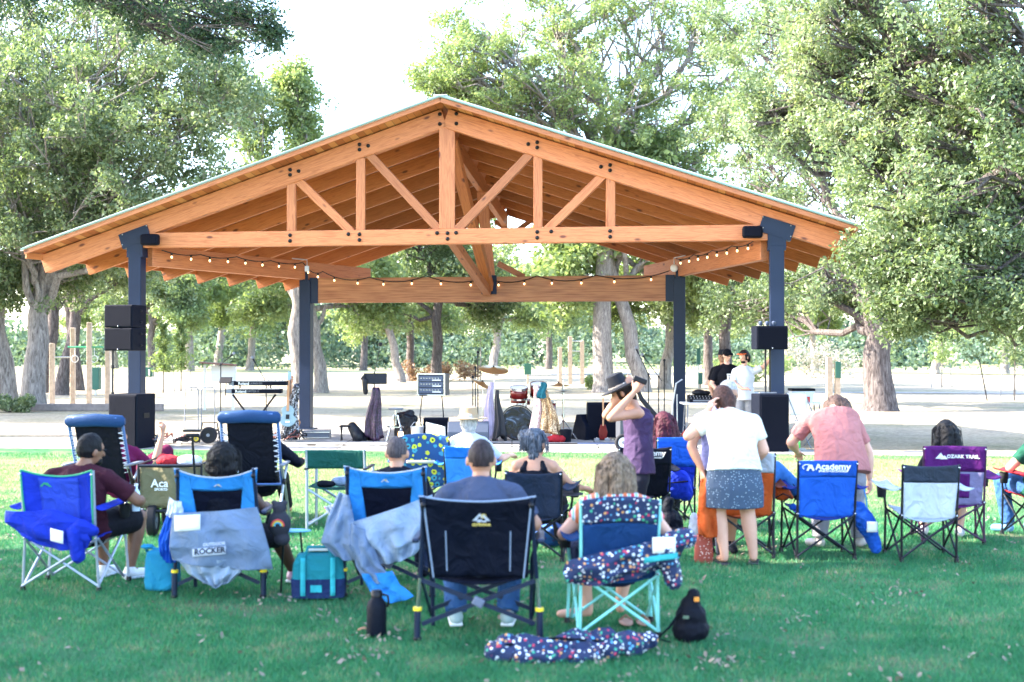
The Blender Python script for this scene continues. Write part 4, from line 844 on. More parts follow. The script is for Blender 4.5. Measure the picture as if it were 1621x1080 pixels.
# drum kit
dk_ = dk = thing('drum_kit', 'red and black drum kit with a dark bass drum in the middle of the stage', 'drum kit', tuple(base(819, 25.2)))
ry = Matrix.Rotation(R(90), 3, 'X'); DRED = mat('drum_red', (.14, .006, .006), .2); 
o = MB().lathe([(.29, -.2), (.29, .2)], (0, 0, .31), 36, ry, cap=False).build('bass_drum', DRED, dk, solid=.01)
hd = bpy.data.materials.new('bass_head'); hd.use_nodes = True; n = hd.node_tree; tt = texn(n, 'ShaderNodeTexNoise', mapping(n, (3, 1, 3)), 1.8, Detail=4, Distortion=1.5); n.links.new(ramp(n, tt.outputs[0], [(.42, (.005, .006, .012)), (.55, (.02, .03, .06)), (.66, (.16, .22, .32))]), n.nodes['Principled BSDF'].inputs['Base Color']); n.nodes['Principled BSDF'].inputs['Roughness'].default_value = .2
MB().lathe([(0, .2), (.28, .2)], (0, 0, .31), 36, ry, cap=False).build('drum_head', hd, o); MB().lathe([(.285, .17), (.305, .17), (.305, .215), (.285, .215), (.285, .17)], (0, 0, .31), 36, ry, cap=False).build('hoop', BOLT, o)
for k in range(8): a = 2 * math.pi * (k + .5) / 8; MB().box((.305 * math.cos(a), -.18, .31 + .305 * math.sin(a)), (.035, .07, .035)).build('lug', CHR, o, smooth=False, bevel=.006)
def drum(par, name, c, r, h, tilt):
    m3 = Matrix.Rotation(R(tilt), 3, 'X'); o = MB().lathe([(r, 0), (r, h)], c, 28, m3, cap=False).build(name, DRED, par, solid=.008); MB().lathe([(0, h), (r, h)], c, 28, m3, cap=False).build('drum_head', WP, o)
    MB().lathe([(r + .012, h - .03), (r + .012, h + .008), (r - .005, h + .008)], c, 28, m3, cap=False).build('hoop', CHR, o); MB().lathe([(r + .012, 0), (r + .012, .03)], c, 28, m3, cap=False).build('hoop', CHR, o); return o
drum(dk, 'rack_tom', (.02, .0, .72), .15, .2, 14); drum(dk, 'rack_tom', (.36, .1, .76), .14, .22, 18); drum(dk, 'floor_tom', (.5, .3, .3), .18, .36, 0); drum(dk, 'snare_drum', (.05, .35, .6), .17, .13, 0)
MB().tube([(.15, .05, .55), (.15, .05, .95)], .014, 8).build('tom_post', CHR, dk)
def cymbal(par, c, r, ta, tb, st=True):
    m3 = Matrix.Rotation(R(ta), 3, 'X') @ Matrix.Rotation(R(tb), 3, 'Y'); o = MB().lathe([(.01, .03), (.04, .022), (.06, .008), (r, -.018), (r, -.021), (.05, .0)], c, 36, m3, cap=False).build('cymbal', mat('brass', (.62, .42, .2), .3, .8), par)
    if st: MB().tube([(c[0], c[1], .03), c], .011, 8).build('cymbal_stand', CHR, par)
    MB().ell((c[0], c[1], c[2] + .04), .018, nu=8, nv=6).build('wing_nut', BOLT, o)
cymbal(dk, (-.42, .1, 1.24), .26, 16, 6); cymbal(dk, (-.62, .25, .98), .2, 10, 28); cymbal(dk, (.72, .15, .96), .2, 4, 0, False)
dk.scale = (1.14,) * 3
hs = thing('hi_hat_stand', 'chrome hi-hat stand right of the gold scarf', 'cymbal stand', tuple(base(891, 24.9))); MB().tube([(0, 0, .03), (0, 0, 1.2)], .014, 8).build('pole', CHR, hs)
for a in (20, 160, 270): MB().tube([(0, 0, .42), (.3 * math.cos(R(a)), .3 * math.sin(R(a)), .01)], .011, 8).build('leg', CHR, hs)
for z in (.96, .99): MB().lathe([(.01, .02), (.05, .01), (.17, 0), (.17, -.003), (.05, .0)], (0, 0, z), 28, cap=False).build('cymbal', mat('grey_brass', (.2, .2, .22), .35, .8), hs)
for z in (.5, .75, 1.05): MB().tube([(0, 0, z - .03), (0, 0, z + .03)], .028, 8).build('collar', CHR, hs)
t = thing('bucket', 'black bucket under the hi-hat stand', 'bucket', tuple(base(895, 24.6))); MB().lathe([(.1, 0), (.12, .24), (.11, .24), (.09, .02), (0, .02)], n=20).build('pail', PLA, t)
t = thing('bag', 'red cloth bag on the floor right of the gold scarf', 'bag', tuple(base(879, 24.5))); b = MB().ell((0, 0, .07), (.13, .1, .08)).ell((.1, 0, .06), (.09, .08, .07)).ell((-.12, 0, .05), (.08, .07, .06)); remesh(b, 'body', fabric('red_cloth', (.35, .02, .03)), t, .012, 2, .012, 30)
t = thing('guitar', 'small red guitar leaning on the black amplifier', 'guitar', tuple(base(954, 25.0, .05))); MB().prism([(-.07, 0), (.07, 0), (.09, .15), (.05, .3), (-.05, .3), (-.09, .15)], .04).build('body', DRED, t, bevel=.01); MB().box((0, -.02, .55), (.03, .02, .55)).build('neck', mat('maple_neck', (.5, .25, .12), .4), t, smooth=False)
for k, (px, lab) in enumerate(((944, 'left one of two black effects pedals before the guitar amplifier'), (961, 'right one of two black effects pedals before the guitar amplifier'))):
    t = thing('effects_pedal', lab, 'pedal', tuple(base(px, 24.75))); MB().box((0, 0, .03), (.1, .14, .06)).build('box', GREY, t, bevel=.006); MB().tube([(0, -.03, .06), (0, -.03, .08)], .014, 8).build('switch', CHR, t)
# hand truck with cooler
t = thing('wheeled_cooler', 'dark grey wheeled case with a white hubbed pneumatic tyre at the stage edge', 'cooler', tuple(base(990, 22.9, .006)), R(6)); MB().box((.1, 0, .42), (.5, .4, .42)).build('body', GREY.copy() if False else mat('cooler_dark', (.045, .05, .065), .5), t, smooth=False, bevel=.02); MB().box((.1, 0, .65), (.53, .43, .05)).build('lid', mat('cooler_dark', (.045, .05, .065), .5), t, smooth=False, bevel=.012)
MB().box((.05, -.218, .58), (.2, .01, .05)).build('latch', mat('khaki_metal', (.25, .22, .12), .5), t, smooth=False); MB().box((-.0, -.0, .2), (.55, .3, .03)).build('axle_frame', CHR, t, smooth=False)
for x, y in ((-.10, -.26), (.16, .18)): wheel(t, (x, y, .155), .15, .09, WP)
t = thing('ramp', 'flat blue grey ramp plate lying on the stage edge', 'ramp', tuple(base(945, 24.0))); MB().box((0, 0, .012), (.75, .35, .02)).build('plate', mat('ramp_blue', (.07, .10, .19), .6), t, smooth=False)
# mixing tables
def ftable(lab, px, Y, w_, d, rz=0):
    t = thing('folding_table', lab, 'table', tuple(base(px, Y)), rz); MB().box((0, 0, .74), (w_, d, .04)).build('tabletop', WP, t, smooth=False, bevel=.012)
    for sx in (-1, 1):
        for sy in (-1, 1): MB().tube([(sx * (w_ / 2 - .1), sy * (d / 2 - .08), .72), (sx * (w_ / 2 - .06), sy * (d / 2 - .06), .0)], .013, 8).build('leg', GREY, t)
        MB().tube([(sx * (w_ / 2 - .08), -(d / 2 - .07), .3), (sx * (w_ / 2 - .08), (d / 2 - .07), .3)], .01, 8).build('cross_bar', GREY, t)
    return t
ftable('white folding table with the mixing desk left of the white shirted man', 1122, 24.9, 1.1, .6)
ftable('white folding table right of the right subwoofer with plastic bins', 1262, 24.9, .95, .6)
t = thing('mixing_desk', 'black mixing desk on the left folding table', 'mixer', tuple(base(1114, 24.85, .795))); MB().prism([(-.22, 0), (.22, 0), (.22, .14), (-.22, .05)], .62, Matrix.Rotation(R(90), 3, 'Z')).build('case', PLA, t, smooth=False, bevel=.01); MB().box((0, -.225, .04), (.5, .01, .03)).build('panel', GREY, t, smooth=False); b = MB()
for i in range(10):
    for j in range(3): b.tube([(-.27 + i * .06, -.12 + j * .12, .07 + j * .035), (-.27 + i * .06, -.12 + j * .12, .095 + j * .035)], .011, 6)
b.build('knobs', GREY, t)
t = thing('gear_bag', 'soft black bag lying on the mixing desk table', 'bag', tuple(base(1106, 25.0, .93))); remesh(MB().ell((0, 0, .05), (.14, .1, .06)).ell((.12, 0, .04), (.1, .09, .05)), 'body', TB, t, .012, 2, .01, 30)
t = thing('storage_bin', 'clear plastic bin with red contents on the right folding table', 'box', tuple(base(1268, 24.8, .765))); MB().prism([(-.18, 0), (.18, 0), (.22, .26), (-.22, .26)], .34).build('bin', mat('frosted_plastic', (.55, .62, .75), .3), t, smooth=False, bevel=.012); MB().box((0, 0, .28), (.46, .38, .05)).build('lid', PLA, t, bevel=.01); MB().box((0, -.165, .09), (.26, .02, .12)).build('contents', RED, t, bevel=.01)
t = thing('storage_bin', 'low white bin behind the right subwoofer pole', 'box', tuple(base(1198, 25.2, .765))); MB().prism([(-.14, 0), (.14, 0), (.17, .22), (-.17, .22)], .3).build('bin', mat('frosted_plastic', (.55, .62, .75), .3), t, smooth=False, bevel=.012); MB().box((0, -.15, .1), (.2, .02, .06)).build('contents', RED, t)
for k, (px, m_, lab) in enumerate(((1243, RED, 'red bottle on the right folding table'), (1249, PLA, 'black bottle on the right folding table'), (1254, PLA, 'black tin beside the plastic bin'))):
    t = thing('bottle', lab, 'bottle', tuple(base(px, 24.7, .765))); MB().lathe([(.0, 0), (.035, 0), (.035, .13), (.015, .17), (.015, .2), (0, .2)], n=14).build('bottle_body', m_, t); MB().lathe([(0, .2), (.018, .2), (.018, .22), (0, .22)], n=12).build('bottle_cap', GREY, t)
t = thing('jug', 'bright green jug on the paving right of the right subwoofer', 'jug', tuple(base(1256, 23.0, .006))); MB().lathe([(0, 0), (.10, 0), (.115, .03), (.115, .17), (.08, .25), (.03, .29), (.03, .33), (0, .33)], n=22).build('body', mat('green_jug', (.05, .5, .06), .25), t); MB().lathe([(0, .33), (.035, .33), (.035, .36), (0, .36)], n=14).build('lid', BOLT, t); MB().tube([(.09, 0, .2), (.13, 0, .25), (.06, 0, .3)], .012, 8).build('handle', mat('green_jug', (.05, .5, .06), .25), t)
t = thing('folding_chair', 'white and grey folding chair leaning back right of the right subwoofer', 'chair', tuple(base(1284, 23.6, .006)), R(25))
MB().grid(lambda u, v: (-.2 + .4 * u, .35 + .10 * v + .02 * math.cos(u * 3), .58 + .42 * v), 6, 6).build('backrest', WP, t, solid=.02); MB().box((0, .1, .44), (.4, .4, .03), Matrix.Rotation(R(12), 3, 'X')).build('seat', WP, t, bevel=.01)
for s_ in (-1, 1): MB().tube([(s_ * .21, .48, 1.0), (s_ * .21, .1, .42), (s_ * .21, -.25, 0)], .012, 8).build('leg', GREY, t); MB().tube([(s_ * .19, -.05, .44), (s_ * .19, .45, 0)], .012, 8).build('leg', GREY, t)
t = thing('metal_ladder', 'pale arched metal handle standing left of the right rear post', 'stand', tuple(base(1062, 25.3))); MB().tube([(0, 0, 0), (.03, 0, .7), (.1, 0, 1.12), (.22, 0, 1.2)], .016, 8).build('rail', GALV, t); MB().tube([(.12, 0, 0), (.13, .1, .9)], .012, 8).build('rail', GALV, t)
# tall black strut of the leaning light stand
t = thing('boom_stand', 'long black padded boom arm leaning behind the woman with the black hat', 'stand', tuple(base(1036, 24.0))); MB().tube([(-.38, 0, 1.15), (-.25, 0, .85), (.0, 0, .55), (.12, 0, .35)], [.03, .045, .05, .03], 10).build('arm', TB, t); MB().tube([(0, 0, .55), (.05, 0, 0)], .014, 8).build('leg', TB, t)
# ---------------- park furniture in the background ----------------
POSTW = mat('pale_wood_post', (.42, .33, .26), .8, var=.2); GRN = mat('green_panel', (.02, .11, .08), .5); ROPE = mat('ring_white', (.7, .7, .7), .5)
t = thing('exercise_frame', 'pale wooden exercise frame with green bar and hanging rings at the left', 'play equipment', tuple(gp(120, 640)))
fb = Vector(t.location)
for px, ytop in ((82, 540), (107, 515), (141, 507), (163, 509)):
    x = (px - 120) / F * 43.7; MB().box((x, 0 if px in (82, 141) else .5, (640 - ytop) / F * 43.7 / 2), (.16, .16, (640 - ytop) / F * 43.7), None).build('post', POSTW, t, smooth=False, bevel=.02)
MB().tube([((107 - 120) / F * 43.7, 0, 2.05), ((163 - 120) / F * 43.7, 0, 2.05)], .03, 8).build('crossbar', mat('green_bar', (.03, .3, .15), .4), t)
MB().tube([((82 - 120) / F * 43.7, 0, 1.7), ((107 - 120) / F * 43.7, .3, 1.7)], .025, 8).build('crossbar', GALV, t)
for px in (118, 149):
    x = (px - 120) / F * 43.7; o = MB().tube([(x, 0, 2.05), (x, 0, 1.75)], .012, 6).build('chain', ROPE, t); MB().tube([(x + .12 * math.sin(a * .628), 0, 1.64 + .12 * math.cos(a * .628)) for a in range(11)], .016, 6).build('ring', ROPE, o)
t = thing('exercise_frame', 'pale wooden climbing frame behind the thick trunk right of the drums', 'play equipment', tuple(gp(905, 606)))
for px, ytop, yb in ((886, 548, 604), (902, 531, 606), (921, 538, 608)): MB().box(((px - 905) / F * 76, 0, (607 - ytop) / F * 76 / 2), (.24, .24, (607 - ytop) / F * 76)).build('post', POSTW, t, smooth=False, bevel=.02)
MB().tube([(-.1, 0, 2.6), (.65, 0, 2.6)], .03, 8).build('crossbar', GALV, t); MB().tube([(-.1, 0, 2.0), (.65, 0, 2.0)], .03, 8).build('crossbar', GALV, t)
t = thing('beam_on_ground', 'low timber edging beam in front of the left exercise frame', 'timber', tuple(gp(140, 650))); MB().box((0, 0, .12), (4.6, .2, .22)).build('beam', mat('grey_timber', (.2, .17, .16), .8, var=.2), t, smooth=False, bevel=.02)
def post_sign(lab, px, yb, ytop, w_px, panel=None, pm=None, name='signpost'):
    b = gp(px, yb); Y = b.y; t = thing(name, lab, 'sign', tuple(b)); h = (yb - ytop) / F * Y; ww = w_px / F * Y
    MB().box((0, 0, h / 2), (ww, ww, h)).build('post', pm or POSTW, t, smooth=False, bevel=.01)
    if panel: pw, y0, y1 = panel; z0, z1 = (yb - y1) / F * Y, (yb - y0) / F * Y; MB().box((0, -ww / 2 - .03, (z0 + z1) / 2), (pw / F * Y, .05, z1 - z0)).build('panel', GRN, t, smooth=False, bevel=.01)
    return t
t = post_sign('square green sign with a white figure left of the hand cart', 237, 614, 577, 1.5, (14, 577, 592)); MB().cap((0, -.12, 1.05), (0, -.12, .8), .05, .04).build('pictogram', WP, t)
post_sign('green and wood info post right of the drum kit', 835, 606, 572, 3, (11, 572, 590))
post_sign('pale wooden post left of the green topped post', 1312, 628, 563, 9)
post_sign('pale post with a dark green upper panel left of the thick right trunk', 1325, 628, 570, 8, (8.5, 570, 596))
post_sign('green post sign behind the mixing table', 1108, 612, 588, 3, (7, 588, 606))
post_sign('pale blue sign on a thin pole behind the right rear post', 1105, 612, 550, 2, (6, 549, 575), GALV)
t = thing('litter_bin', 'dark green litter bin between the posts of the left exercise frame', 'bin', tuple(gp(151, 622))); MB().box((0, 0, .75), (.4, .4, 1.0)).build('body', GRN, t, smooth=False, bevel=.03); MB().box((0, 0, .12), (.1, .1, .3)).build('foot', GALV, t, smooth=False)
# saplings with stakes
def sapling(lab, px, yb, h, seed, lm, stakes=True):
    b = gp(px, yb); t = thing('young_tree', lab, 'tree', tuple(b)); g = np.random.default_rng(seed); MB().tube([(0, 0, 0), (.03, 0, h * .5), (0, 0, h)], [.04, .03, .01], 8).build('trunk', m_bark2, t)
    n = 2600; d = g.normal(0, 1, (n, 3)); z = g.random(n); p = np.stack([d[:, 0] * .32 * h / 4 * (1.2 - z), d[:, 1] * .32 * h / 4 * (1.2 - z), h * (.32 + .72 * z)], 1); p[:, :2] += (.25 * np.sin(z * 17 + 3 * (d[:, :2] > 0).T)).T * .5
    c = tri_mesh('crown', leaves(p, .07, g), 4, lm); c.parent = t
    if stakes:
        for s_ in (-1, 1): MB().tube([(s_ * .55, 0, 0), (s_ * .45, 0, 1.3)], .02, 6).build('stake', GREY, t)
        MB().tube([(-.45, 0, 1.1), (0, 0, 1.2), (.45, 0, 1.1)], .008, 5).build('tie', GREY, t)
sapling('young yellow green tree left of the hand cart', 286, 615, 3.4, 1, L_light); sapling('young pale tree just left of the green sign', 258, 618, 3.2, 2, L_light); sapling('young bright tree behind the drum kit', 760, 600, 7.2, 3, L_light, False)
sapling('young staked tree right of the thick right trunk', 1490, 612, 4.2, 4, L_light); sapling('young yellowish tree near the right edge', 1395, 606, 4.0, 5, L_light)
sapling('staked young tree at the far right', 1605, 632, 4.4, 6, L_oak)
t = thing('garden_stakes', 'leaning thin stake beside the curved path at the right', 'stake', tuple(gp(1562, 632))); MB().tube([(0, 0, 0), (-.3, 0, 1.6)], .025, 6).build('stake', TB, t)
def bush(lab, px, yb, w_, h, seed, lm, name='bush', cat='bush', leaf=.09):
    b = gp(px, yb); t = thing(name, lab, cat, tuple(b)); g = np.random.default_rng(seed); k = 14; cx = (g.random(k) - .5) * w_; cz = h * (.25 + .5 * g.random(k)); i = g.integers(0, k, 3500); d = g.normal(0, 1, (3500, 3)); d /= np.linalg.norm(d, axis=1)[:, None]
    p = np.stack([cx[i], (g.random(k)[i] - .5) * w_ * .4, cz[i]], 1) + d * (h * .42 * g.random(3500) ** .4)[:, None]; c = tri_mesh('foliage', leaves(p[p[:, 2] > 0], leaf, g), 4, lm); c.parent = t
    s = MB()
    for q in range(5): s.tube([(cx[q] * .2, 0, 0), (cx[q], 0, cz[q])], .02, 5)
    s.build('stems', m_bark, t)
DRYL = leafmat('dry_brush', [(0, (.12, .06, .03)), (.5, (.26, .15, .09)), (1, (.4, .3, .2))], .2, .5)
bush('pile of reddish brush behind the dark straight trunk', 700, 600, 5, 1.3, 1, DRYL, 'brush_pile', 'brush'); bush('low grass tuft at the foot of the leftmost trunks', 22, 652, 1.8, .5, 2, L_oak, leaf=.05)
bush('whitish dry scrub behind the wooden posts at the right', 1300, 600, 7, 2.6, 3, leafmat('grey_brush', [(0, (.25, .23, .2)), (1, (.5, .48, .42))], .2, .5)); bush('low scrub left of the far path end', 1180, 604, 5, 1.5, 4, L_light); bush('weeds at the foot of the thick trunk', 962, 614, 2, .7, 5, L_light)
# ---------------- people ----------------
def skin(k):
    c = {'light': (.58, .31, .22), 'tan': (.42, .21, .13), 'brown': (.20, .095, .055), 'dark': (.085, .04, .026)}[k]
    return mat('skin_' + k, c, .5, 0, .4, .12, 60, .08, 9)
def hairmat(name, a, b):
    if name in _M: return _M[name]
    m = bpy.data.materials.new(name); m.use_nodes = True; n = m.node_tree; t = texn(n, 'ShaderNodeTexNoise', mapping(n, (60, 60, 7)), 1.6, Detail=5, Distortion=.6)
    n.links.new(ramp(n, t.outputs[0], [(.35, a), (.65, b)]), n.nodes['Principled BSDF'].inputs['Base Color']); n.nodes['Principled BSDF'].inputs['Roughness'].default_value = .6; n.nodes['Principled BSDF'].inputs['Specular IOR Level'].default_value = .2
    bp = n.nodes.new('ShaderNodeBump'); bp.inputs['Strength'].default_value = .6; bp.inputs['Distance'].default_value = .01; n.links.new(t.outputs[0], bp.inputs['Height']); n.links.new(bp.outputs[0], n.nodes['Principled BSDF'].inputs['Normal']); _M[name] = m; return m
H_BLK = hairmat('black_hair', (.002, .002, .003), (.007, .006, .007)); H_BRN = hairmat('brown_hair', (.03, .012, .009), (.09, .04, .028)); H_BLD = hairmat('blonde_hair', (.05, .032, .022), (.26, .18, .12)); H_GRY = hairmat('grey_hair', (.012, .016, .026), (.12, .14, .18)); H_RED = hairmat('maroon_hair', (.02, .003, .007), (.07, .008, .02))
H_DBR = hairmat('dark_brown_hair', (.005, .003, .003), (.02, .011, .009)); H_BUZ = hairmat('buzzed_hair', (.035, .028, .032), (.085, .068, .07))
def hand(mb, W, d, nrm, curl, side, s=1.0):
    """palm plus four unequal bent fingers and a thumb; d forward, nrm towards the palm side, side = towards the thumb"""
    W = Vector(W); d = Vector(d).normalized(); nrm = (Vector(nrm) - d * Vector(nrm).dot(d)).normalized(); ac = d.cross(nrm).normalized()
    if ac.dot(Vector(side)) < 0: ac = -ac
    mb.cap(W, W + d * .075 * s, .024 * s, .03 * s); mb.cap(W + d * .03 * s + ac * .02 * s, W + d * .08 * s + ac * .025 * s, .018 * s, .016 * s); mb.cap(W + d * .03 * s - ac * .02 * s, W + d * .08 * s - ac * .022 * s, .018 * s, .015 * s)
    for i, L in enumerate((.068, .078, .072, .056)):
        p = W + d * .088 * s + ac * (.033 - .022 * i) * s; a = 0; L *= s
        for j, fr_ in enumerate((.46, .3, .24)):
            a += R(curl * (.7, 1, .8)[j]); dd = d * math.cos(a) + nrm * math.sin(a) + ac * (.08 - .05 * i); q = p + dd.normalized() * L * fr_; mb.cap(p, q, .0092 * s, .0082 * s, 8); p = q
    p = W + d * .03 * s + ac * .028 * s
    for k in range(2): q = p + (d * .7 + ac * (.75 - .35 * k) + nrm * (.25 + .4 * k) * (curl / 45)).normalized() * .034 * s; mb.cap(p, q, .0115 * s, .0095 * s, 8); p = q
HAIR = {
    'short': [('e', (0, -.012, .022), (.084, .104, .112))],
    'buzz': [('e', (0, -.01, .018), (.0805, .1, .108))],
    'bob': [('e', (0, -.015, .02), (.095, .115, .118)), ('c', (-.05, -.06, 0), (-.06, -.06, -.12), .055, .035), ('c', (.05, -.06, 0), (.06, -.06, -.12), .055, .035), ('c', (0, -.075, 0), (0, -.08, -.13), .06, .04)],
    'nape': [('e', (0, -.015, .022), (.09, .112, .116)), ('c', (-.03, -.07, -.02), (-.02, -.07, -.09), .055, .04), ('c', (.035, -.07, -.02), (.03, -.07, -.09), .055, .04)],
    'loose': [('e', (0, -.015, .02), (.095, .115, .12)), ('c', (-.05, -.06, 0), (-.10, -.07, -.15), .06, .03), ('c', (.05, -.06, 0), (.11, -.06, -.16), .06, .028), ('c', (0, -.075, 0), (-.02, -.09, -.17), .07, .05), ('c', (.03, -.075, 0), (.06, -.09, -.19), .05, .03)],
    'long': [('e', (0, -.015, .02), (.098, .118, .12)), ('c', (-.06, -.06, 0), (-.085, -.08, -.2), .06, .06), ('c', (.06, -.06, 0), (.09, -.08, -.2), .06, .06), ('c', (0, -.08, 0), (0, -.1, -.24), .07, .06), ('c', (-.06, -.07, -.1), (-.05, -.1, -.27), .05, .03), ('c', (.06, -.07, -.1), (.07, -.1, -.26), .05, .03)],
    'curly': [('e', (0, -.03, .01), (.115, .12, .12)), ('e', (-.05, -.05, -.05), (.07, .07, .08)), ('e', (.05, -.05, -.05), (.07, .07, .08)), ('e', (0, -.07, -.06), (.08, .07, .08))],
    'bun': [('e', (0, -.015, .02), (.088, .11, .116)), ('e', (-.085, -.05, .05), (.05, .05, .055)), ('c', (.02, -.06, 0), (.03, -.06, -.1), .05, .04)],
}
def person(lab, loc, rz, J, look, group=None, vox=.0095):
    """J: joints in the person's own frame (x right, y facing, z up)"""
    t = thing('person', lab, 'person', loc, rz, group); b = look.get('b', 1); bd = look.get('bd', b); k = look.get('k', 1)
    g = {a: (Vector(v) if isinstance(v, tuple) else v) for a, v in J.items() if a != 'sz'}
    P, W, C, N, H = (g[a] for a in 'PWCNH'); side = Vector(g.get('side', Vector((1, 0, 0)))); sdP = Vector(g.get('sideP', side))
    fdir = Vector(g.get('f', Vector((0, 1, 0)))).normalized(); up = Vector(g.get('u', Vector((0, 0, 1)))); up = (up - fdir * up.dot(fdir)).normalized(); rt = fdir.cross(up).normalized(); M = Matrix((rt, fdir, up)).transposed()
    hs = look.get('hs', 1.0)
    def hp(c): return H + M @ (Vector(c) * hs)
    if 'sz' in J: g['arms'] = [((a_[0][0], a_[0][1], J['sz']), (a_[1][0], a_[1][1], min(a_[1][2], J['sz'] - .2))) + tuple(a_[2:]) for a_ in g['arms']]
    dn = (C - N).normalized() * .022; mid_ = (Vector(g['arms'][0][0]) + Vector(g['arms'][1][0])) / 2
    g['arms'] = [(tuple(Vector(a_[0]).lerp(mid_, .13) + dn),) + tuple(a_[1:]) for a_ in g['arms']]
    S0 = g['arms'][0][0]; S1 = g['arms'][1][0]; SM = (Vector(S0) + Vector(S1)) / 2; shw = (Vector(S1) - Vector(S0)).length / 2
    low = P + (P - W).normalized() * .09
    def torso(inf=0, lo=0, hip=1.0, belly=0):
        return [(low, .12 * b + inf, .09 * bd + inf), (P, .168 * b * hip + inf, .118 * bd + inf), (W, .145 * b + inf, .108 * bd + inf + belly), (C, .168 * b + inf, .118 * bd + inf), (SM.lerp(C, .25), shw * .86 + inf, .092 * bd + inf), (SM + (N - SM) * .35, shw * .62 + inf * .6, .075 + inf * .6), (N, .058 + inf * .4, .058 + inf * .4)]
    mb = MB(); secs = torso(0, 0, look.get('hip', 1), look.get('belly', 0)); mb.loft(secs[:4], side=side); mb.loft(secs[2:], side=side)
    mb.cap(N - (H - N).normalized() * .03, H - up * .05 * hs - fdir * .01, .056 * (b * .5 + .5), .05)
    mb.ell(H + up * .012, (.076 * hs, .094 * hs, .108 * hs), M); mb.ell(hp((0, .022, -.055)), (.056 * hs, .06 * hs, .055 * hs), M); mb.cap(hp((0, .035, -.095)), hp((0, .05, -.09)), .024, .02)
    mb.cap(hp((0, .088, .01)), hp((0, .108, -.028)), .010, .014); mb.cap(hp((-.018, .082, -.058)), hp((.018, .082, -.058)), .009, .009); mb.cap(hp((-.04, .074, .03)), hp((.04, .074, .03)), .012, .012)
    for s_ in (-1, 1): mb.ell(hp((s_ * .083, -.004, -.012)), (.011, .020 * hs, .033 * hs), M, 10, 8)
    for arm in g['arms']:
        S_, E_, W_ = (Vector(a) for a in arm[:3]); mb.cap(N + (C - N) * .12, S_, .045, .055 * (b * .6 + .4)); mb.ell(S_, .058 * (b * .6 + .4)); mb.cap(S_, E_, .053 * (b * .7 + .3), .041 * (b * .6 + .4)); mb.cap(E_, E_.lerp(W_, .35), .041 * (b * .6 + .4), .043 * (b * .6 + .4)); mb.cap(E_.lerp(W_, .35), W_, .043 * (b * .6 + .4), .027)
        d = Vector(arm[3]) if len(arm) > 3 else (W_ - E_); nr = arm[4] if len(arm) > 4 else (0, 0, -1); cu = arm[5] if len(arm) > 5 else 28; sd_ = arm[6] if len(arm) > 6 else (-1 if S_.x > 0 else 1, 0, 0)
        hand(mb, W_ + Vector(d).normalized() * .01, d, nr, cu, sd_)
    for leg in g['legs']:
        Hp, K, A, T = (Vector(a) for a in leg); mb.cap(Hp, K, .088 * b, .058 * (b * .6 + .4)); mb.cap(K, K.lerp(A, .32), .056 * (b * .6 + .4), .058 * (b * .6 + .4)); mb.cap(K.lerp(A, .32), A, .058 * (b * .6 + .4), .036); mb.cap(A, A + Vector((0, 0, -.03)), .036, .034); mb.cap(A + Vector((0, 0, -.03)), T, .034, .026)
    remesh(mb, 'body', skin(look['skin']), t, vox, 4)
    # eyes
    if look.get('eyes', 1):
        e = MB(); [e.ell(hp((s_ * .03, .084, .008)), (.013, .006, .007), M, 8, 6) for s_ in (-1, 1)]; e.build('eyes', mat('eye_dark', (.02, .015, .012), .2), t)
    # hair
    if look.get('hair'):
        hb = MB()
        for h_ in HAIR[look['hair']]:
            if h_[0] == 'e': hb.ell(hp(h_[1]), tuple(v * hs for v in h_[2]), M)
            else: hb.cap(hp(h_[1]), hp(h_[2]), h_[3] * hs, h_[4] * hs)
        o = remesh(hb, 'hair', look['hm'], t, .008, 3, look.get('hw', .006), 26, 2, .005 if look['hair'] in ('long', 'curly', 'bob', 'bun') else .0025, 150)
        if look['hair'] in ('loose', 'long', 'bob', 'curly', 'bun'):
            rs = random.Random(len(lab)); wb = MB(); LL = {'loose': .26, 'long': .33, 'bob': .2, 'curly': .1, 'bun': .06}[look['hair']]
            for _ in range(90):
                a = rs.uniform(-2.6, 2.6) - math.pi / 2; q0 = (.06 * math.cos(a), .06 * math.sin(a), .11); r_ = .105 + rs.uniform(0, .022); q1 = (r_ * math.cos(a), r_ * 1.1 * math.sin(a), .03 + rs.uniform(-.02, .03)); rr_ = r_ + rs.uniform(-.01, .02); q2 = (rr_ * math.cos(a), rr_ * math.sin(a), -.04 - LL * rs.uniform(.2, .5)); q3 = (q2[0] * rs.uniform(.85, 1.25), q2[1] * rs.uniform(.9, 1.2), -LL * rs.uniform(.7, 1.05))
                if q1[1] > .03: continue
                wb.tube([hp(q) for q in (q0, q1, q2, q3)], [.002, .0035, .003, .001], 4, cap=False)
            wb.build('loose_strands', look['hm'], o); o.children and None
        # uncover the face: drop hair in front of and below the hairline
        bm = bmesh.new(); bm.from_mesh(o.data); Mi = M.transposed(); kill = []
        for f in bm.faces:
            q = Mi @ (f.calc_center_median() - H) / hs
            if q.y > .045 and q.z < .065 and abs(q.x) < .09: kill.append(f)
            elif look['hair'] == 'buzz' and (q.z < -.035 or (abs(q.x) > .05 and q.z < -.01)): kill.append(f)
            elif look['hair'] in ('short', 'buzz') and (q.z < -.055 + .0 * q.x or (q.y > -.02 and q.z < .0 and abs(q.x) > .05 and q.y > -.01)): kill.append(f)
        bmesh.ops.delete(bm, geom=kill, context='FACES'); bm.to_mesh(o.data); bm.free()
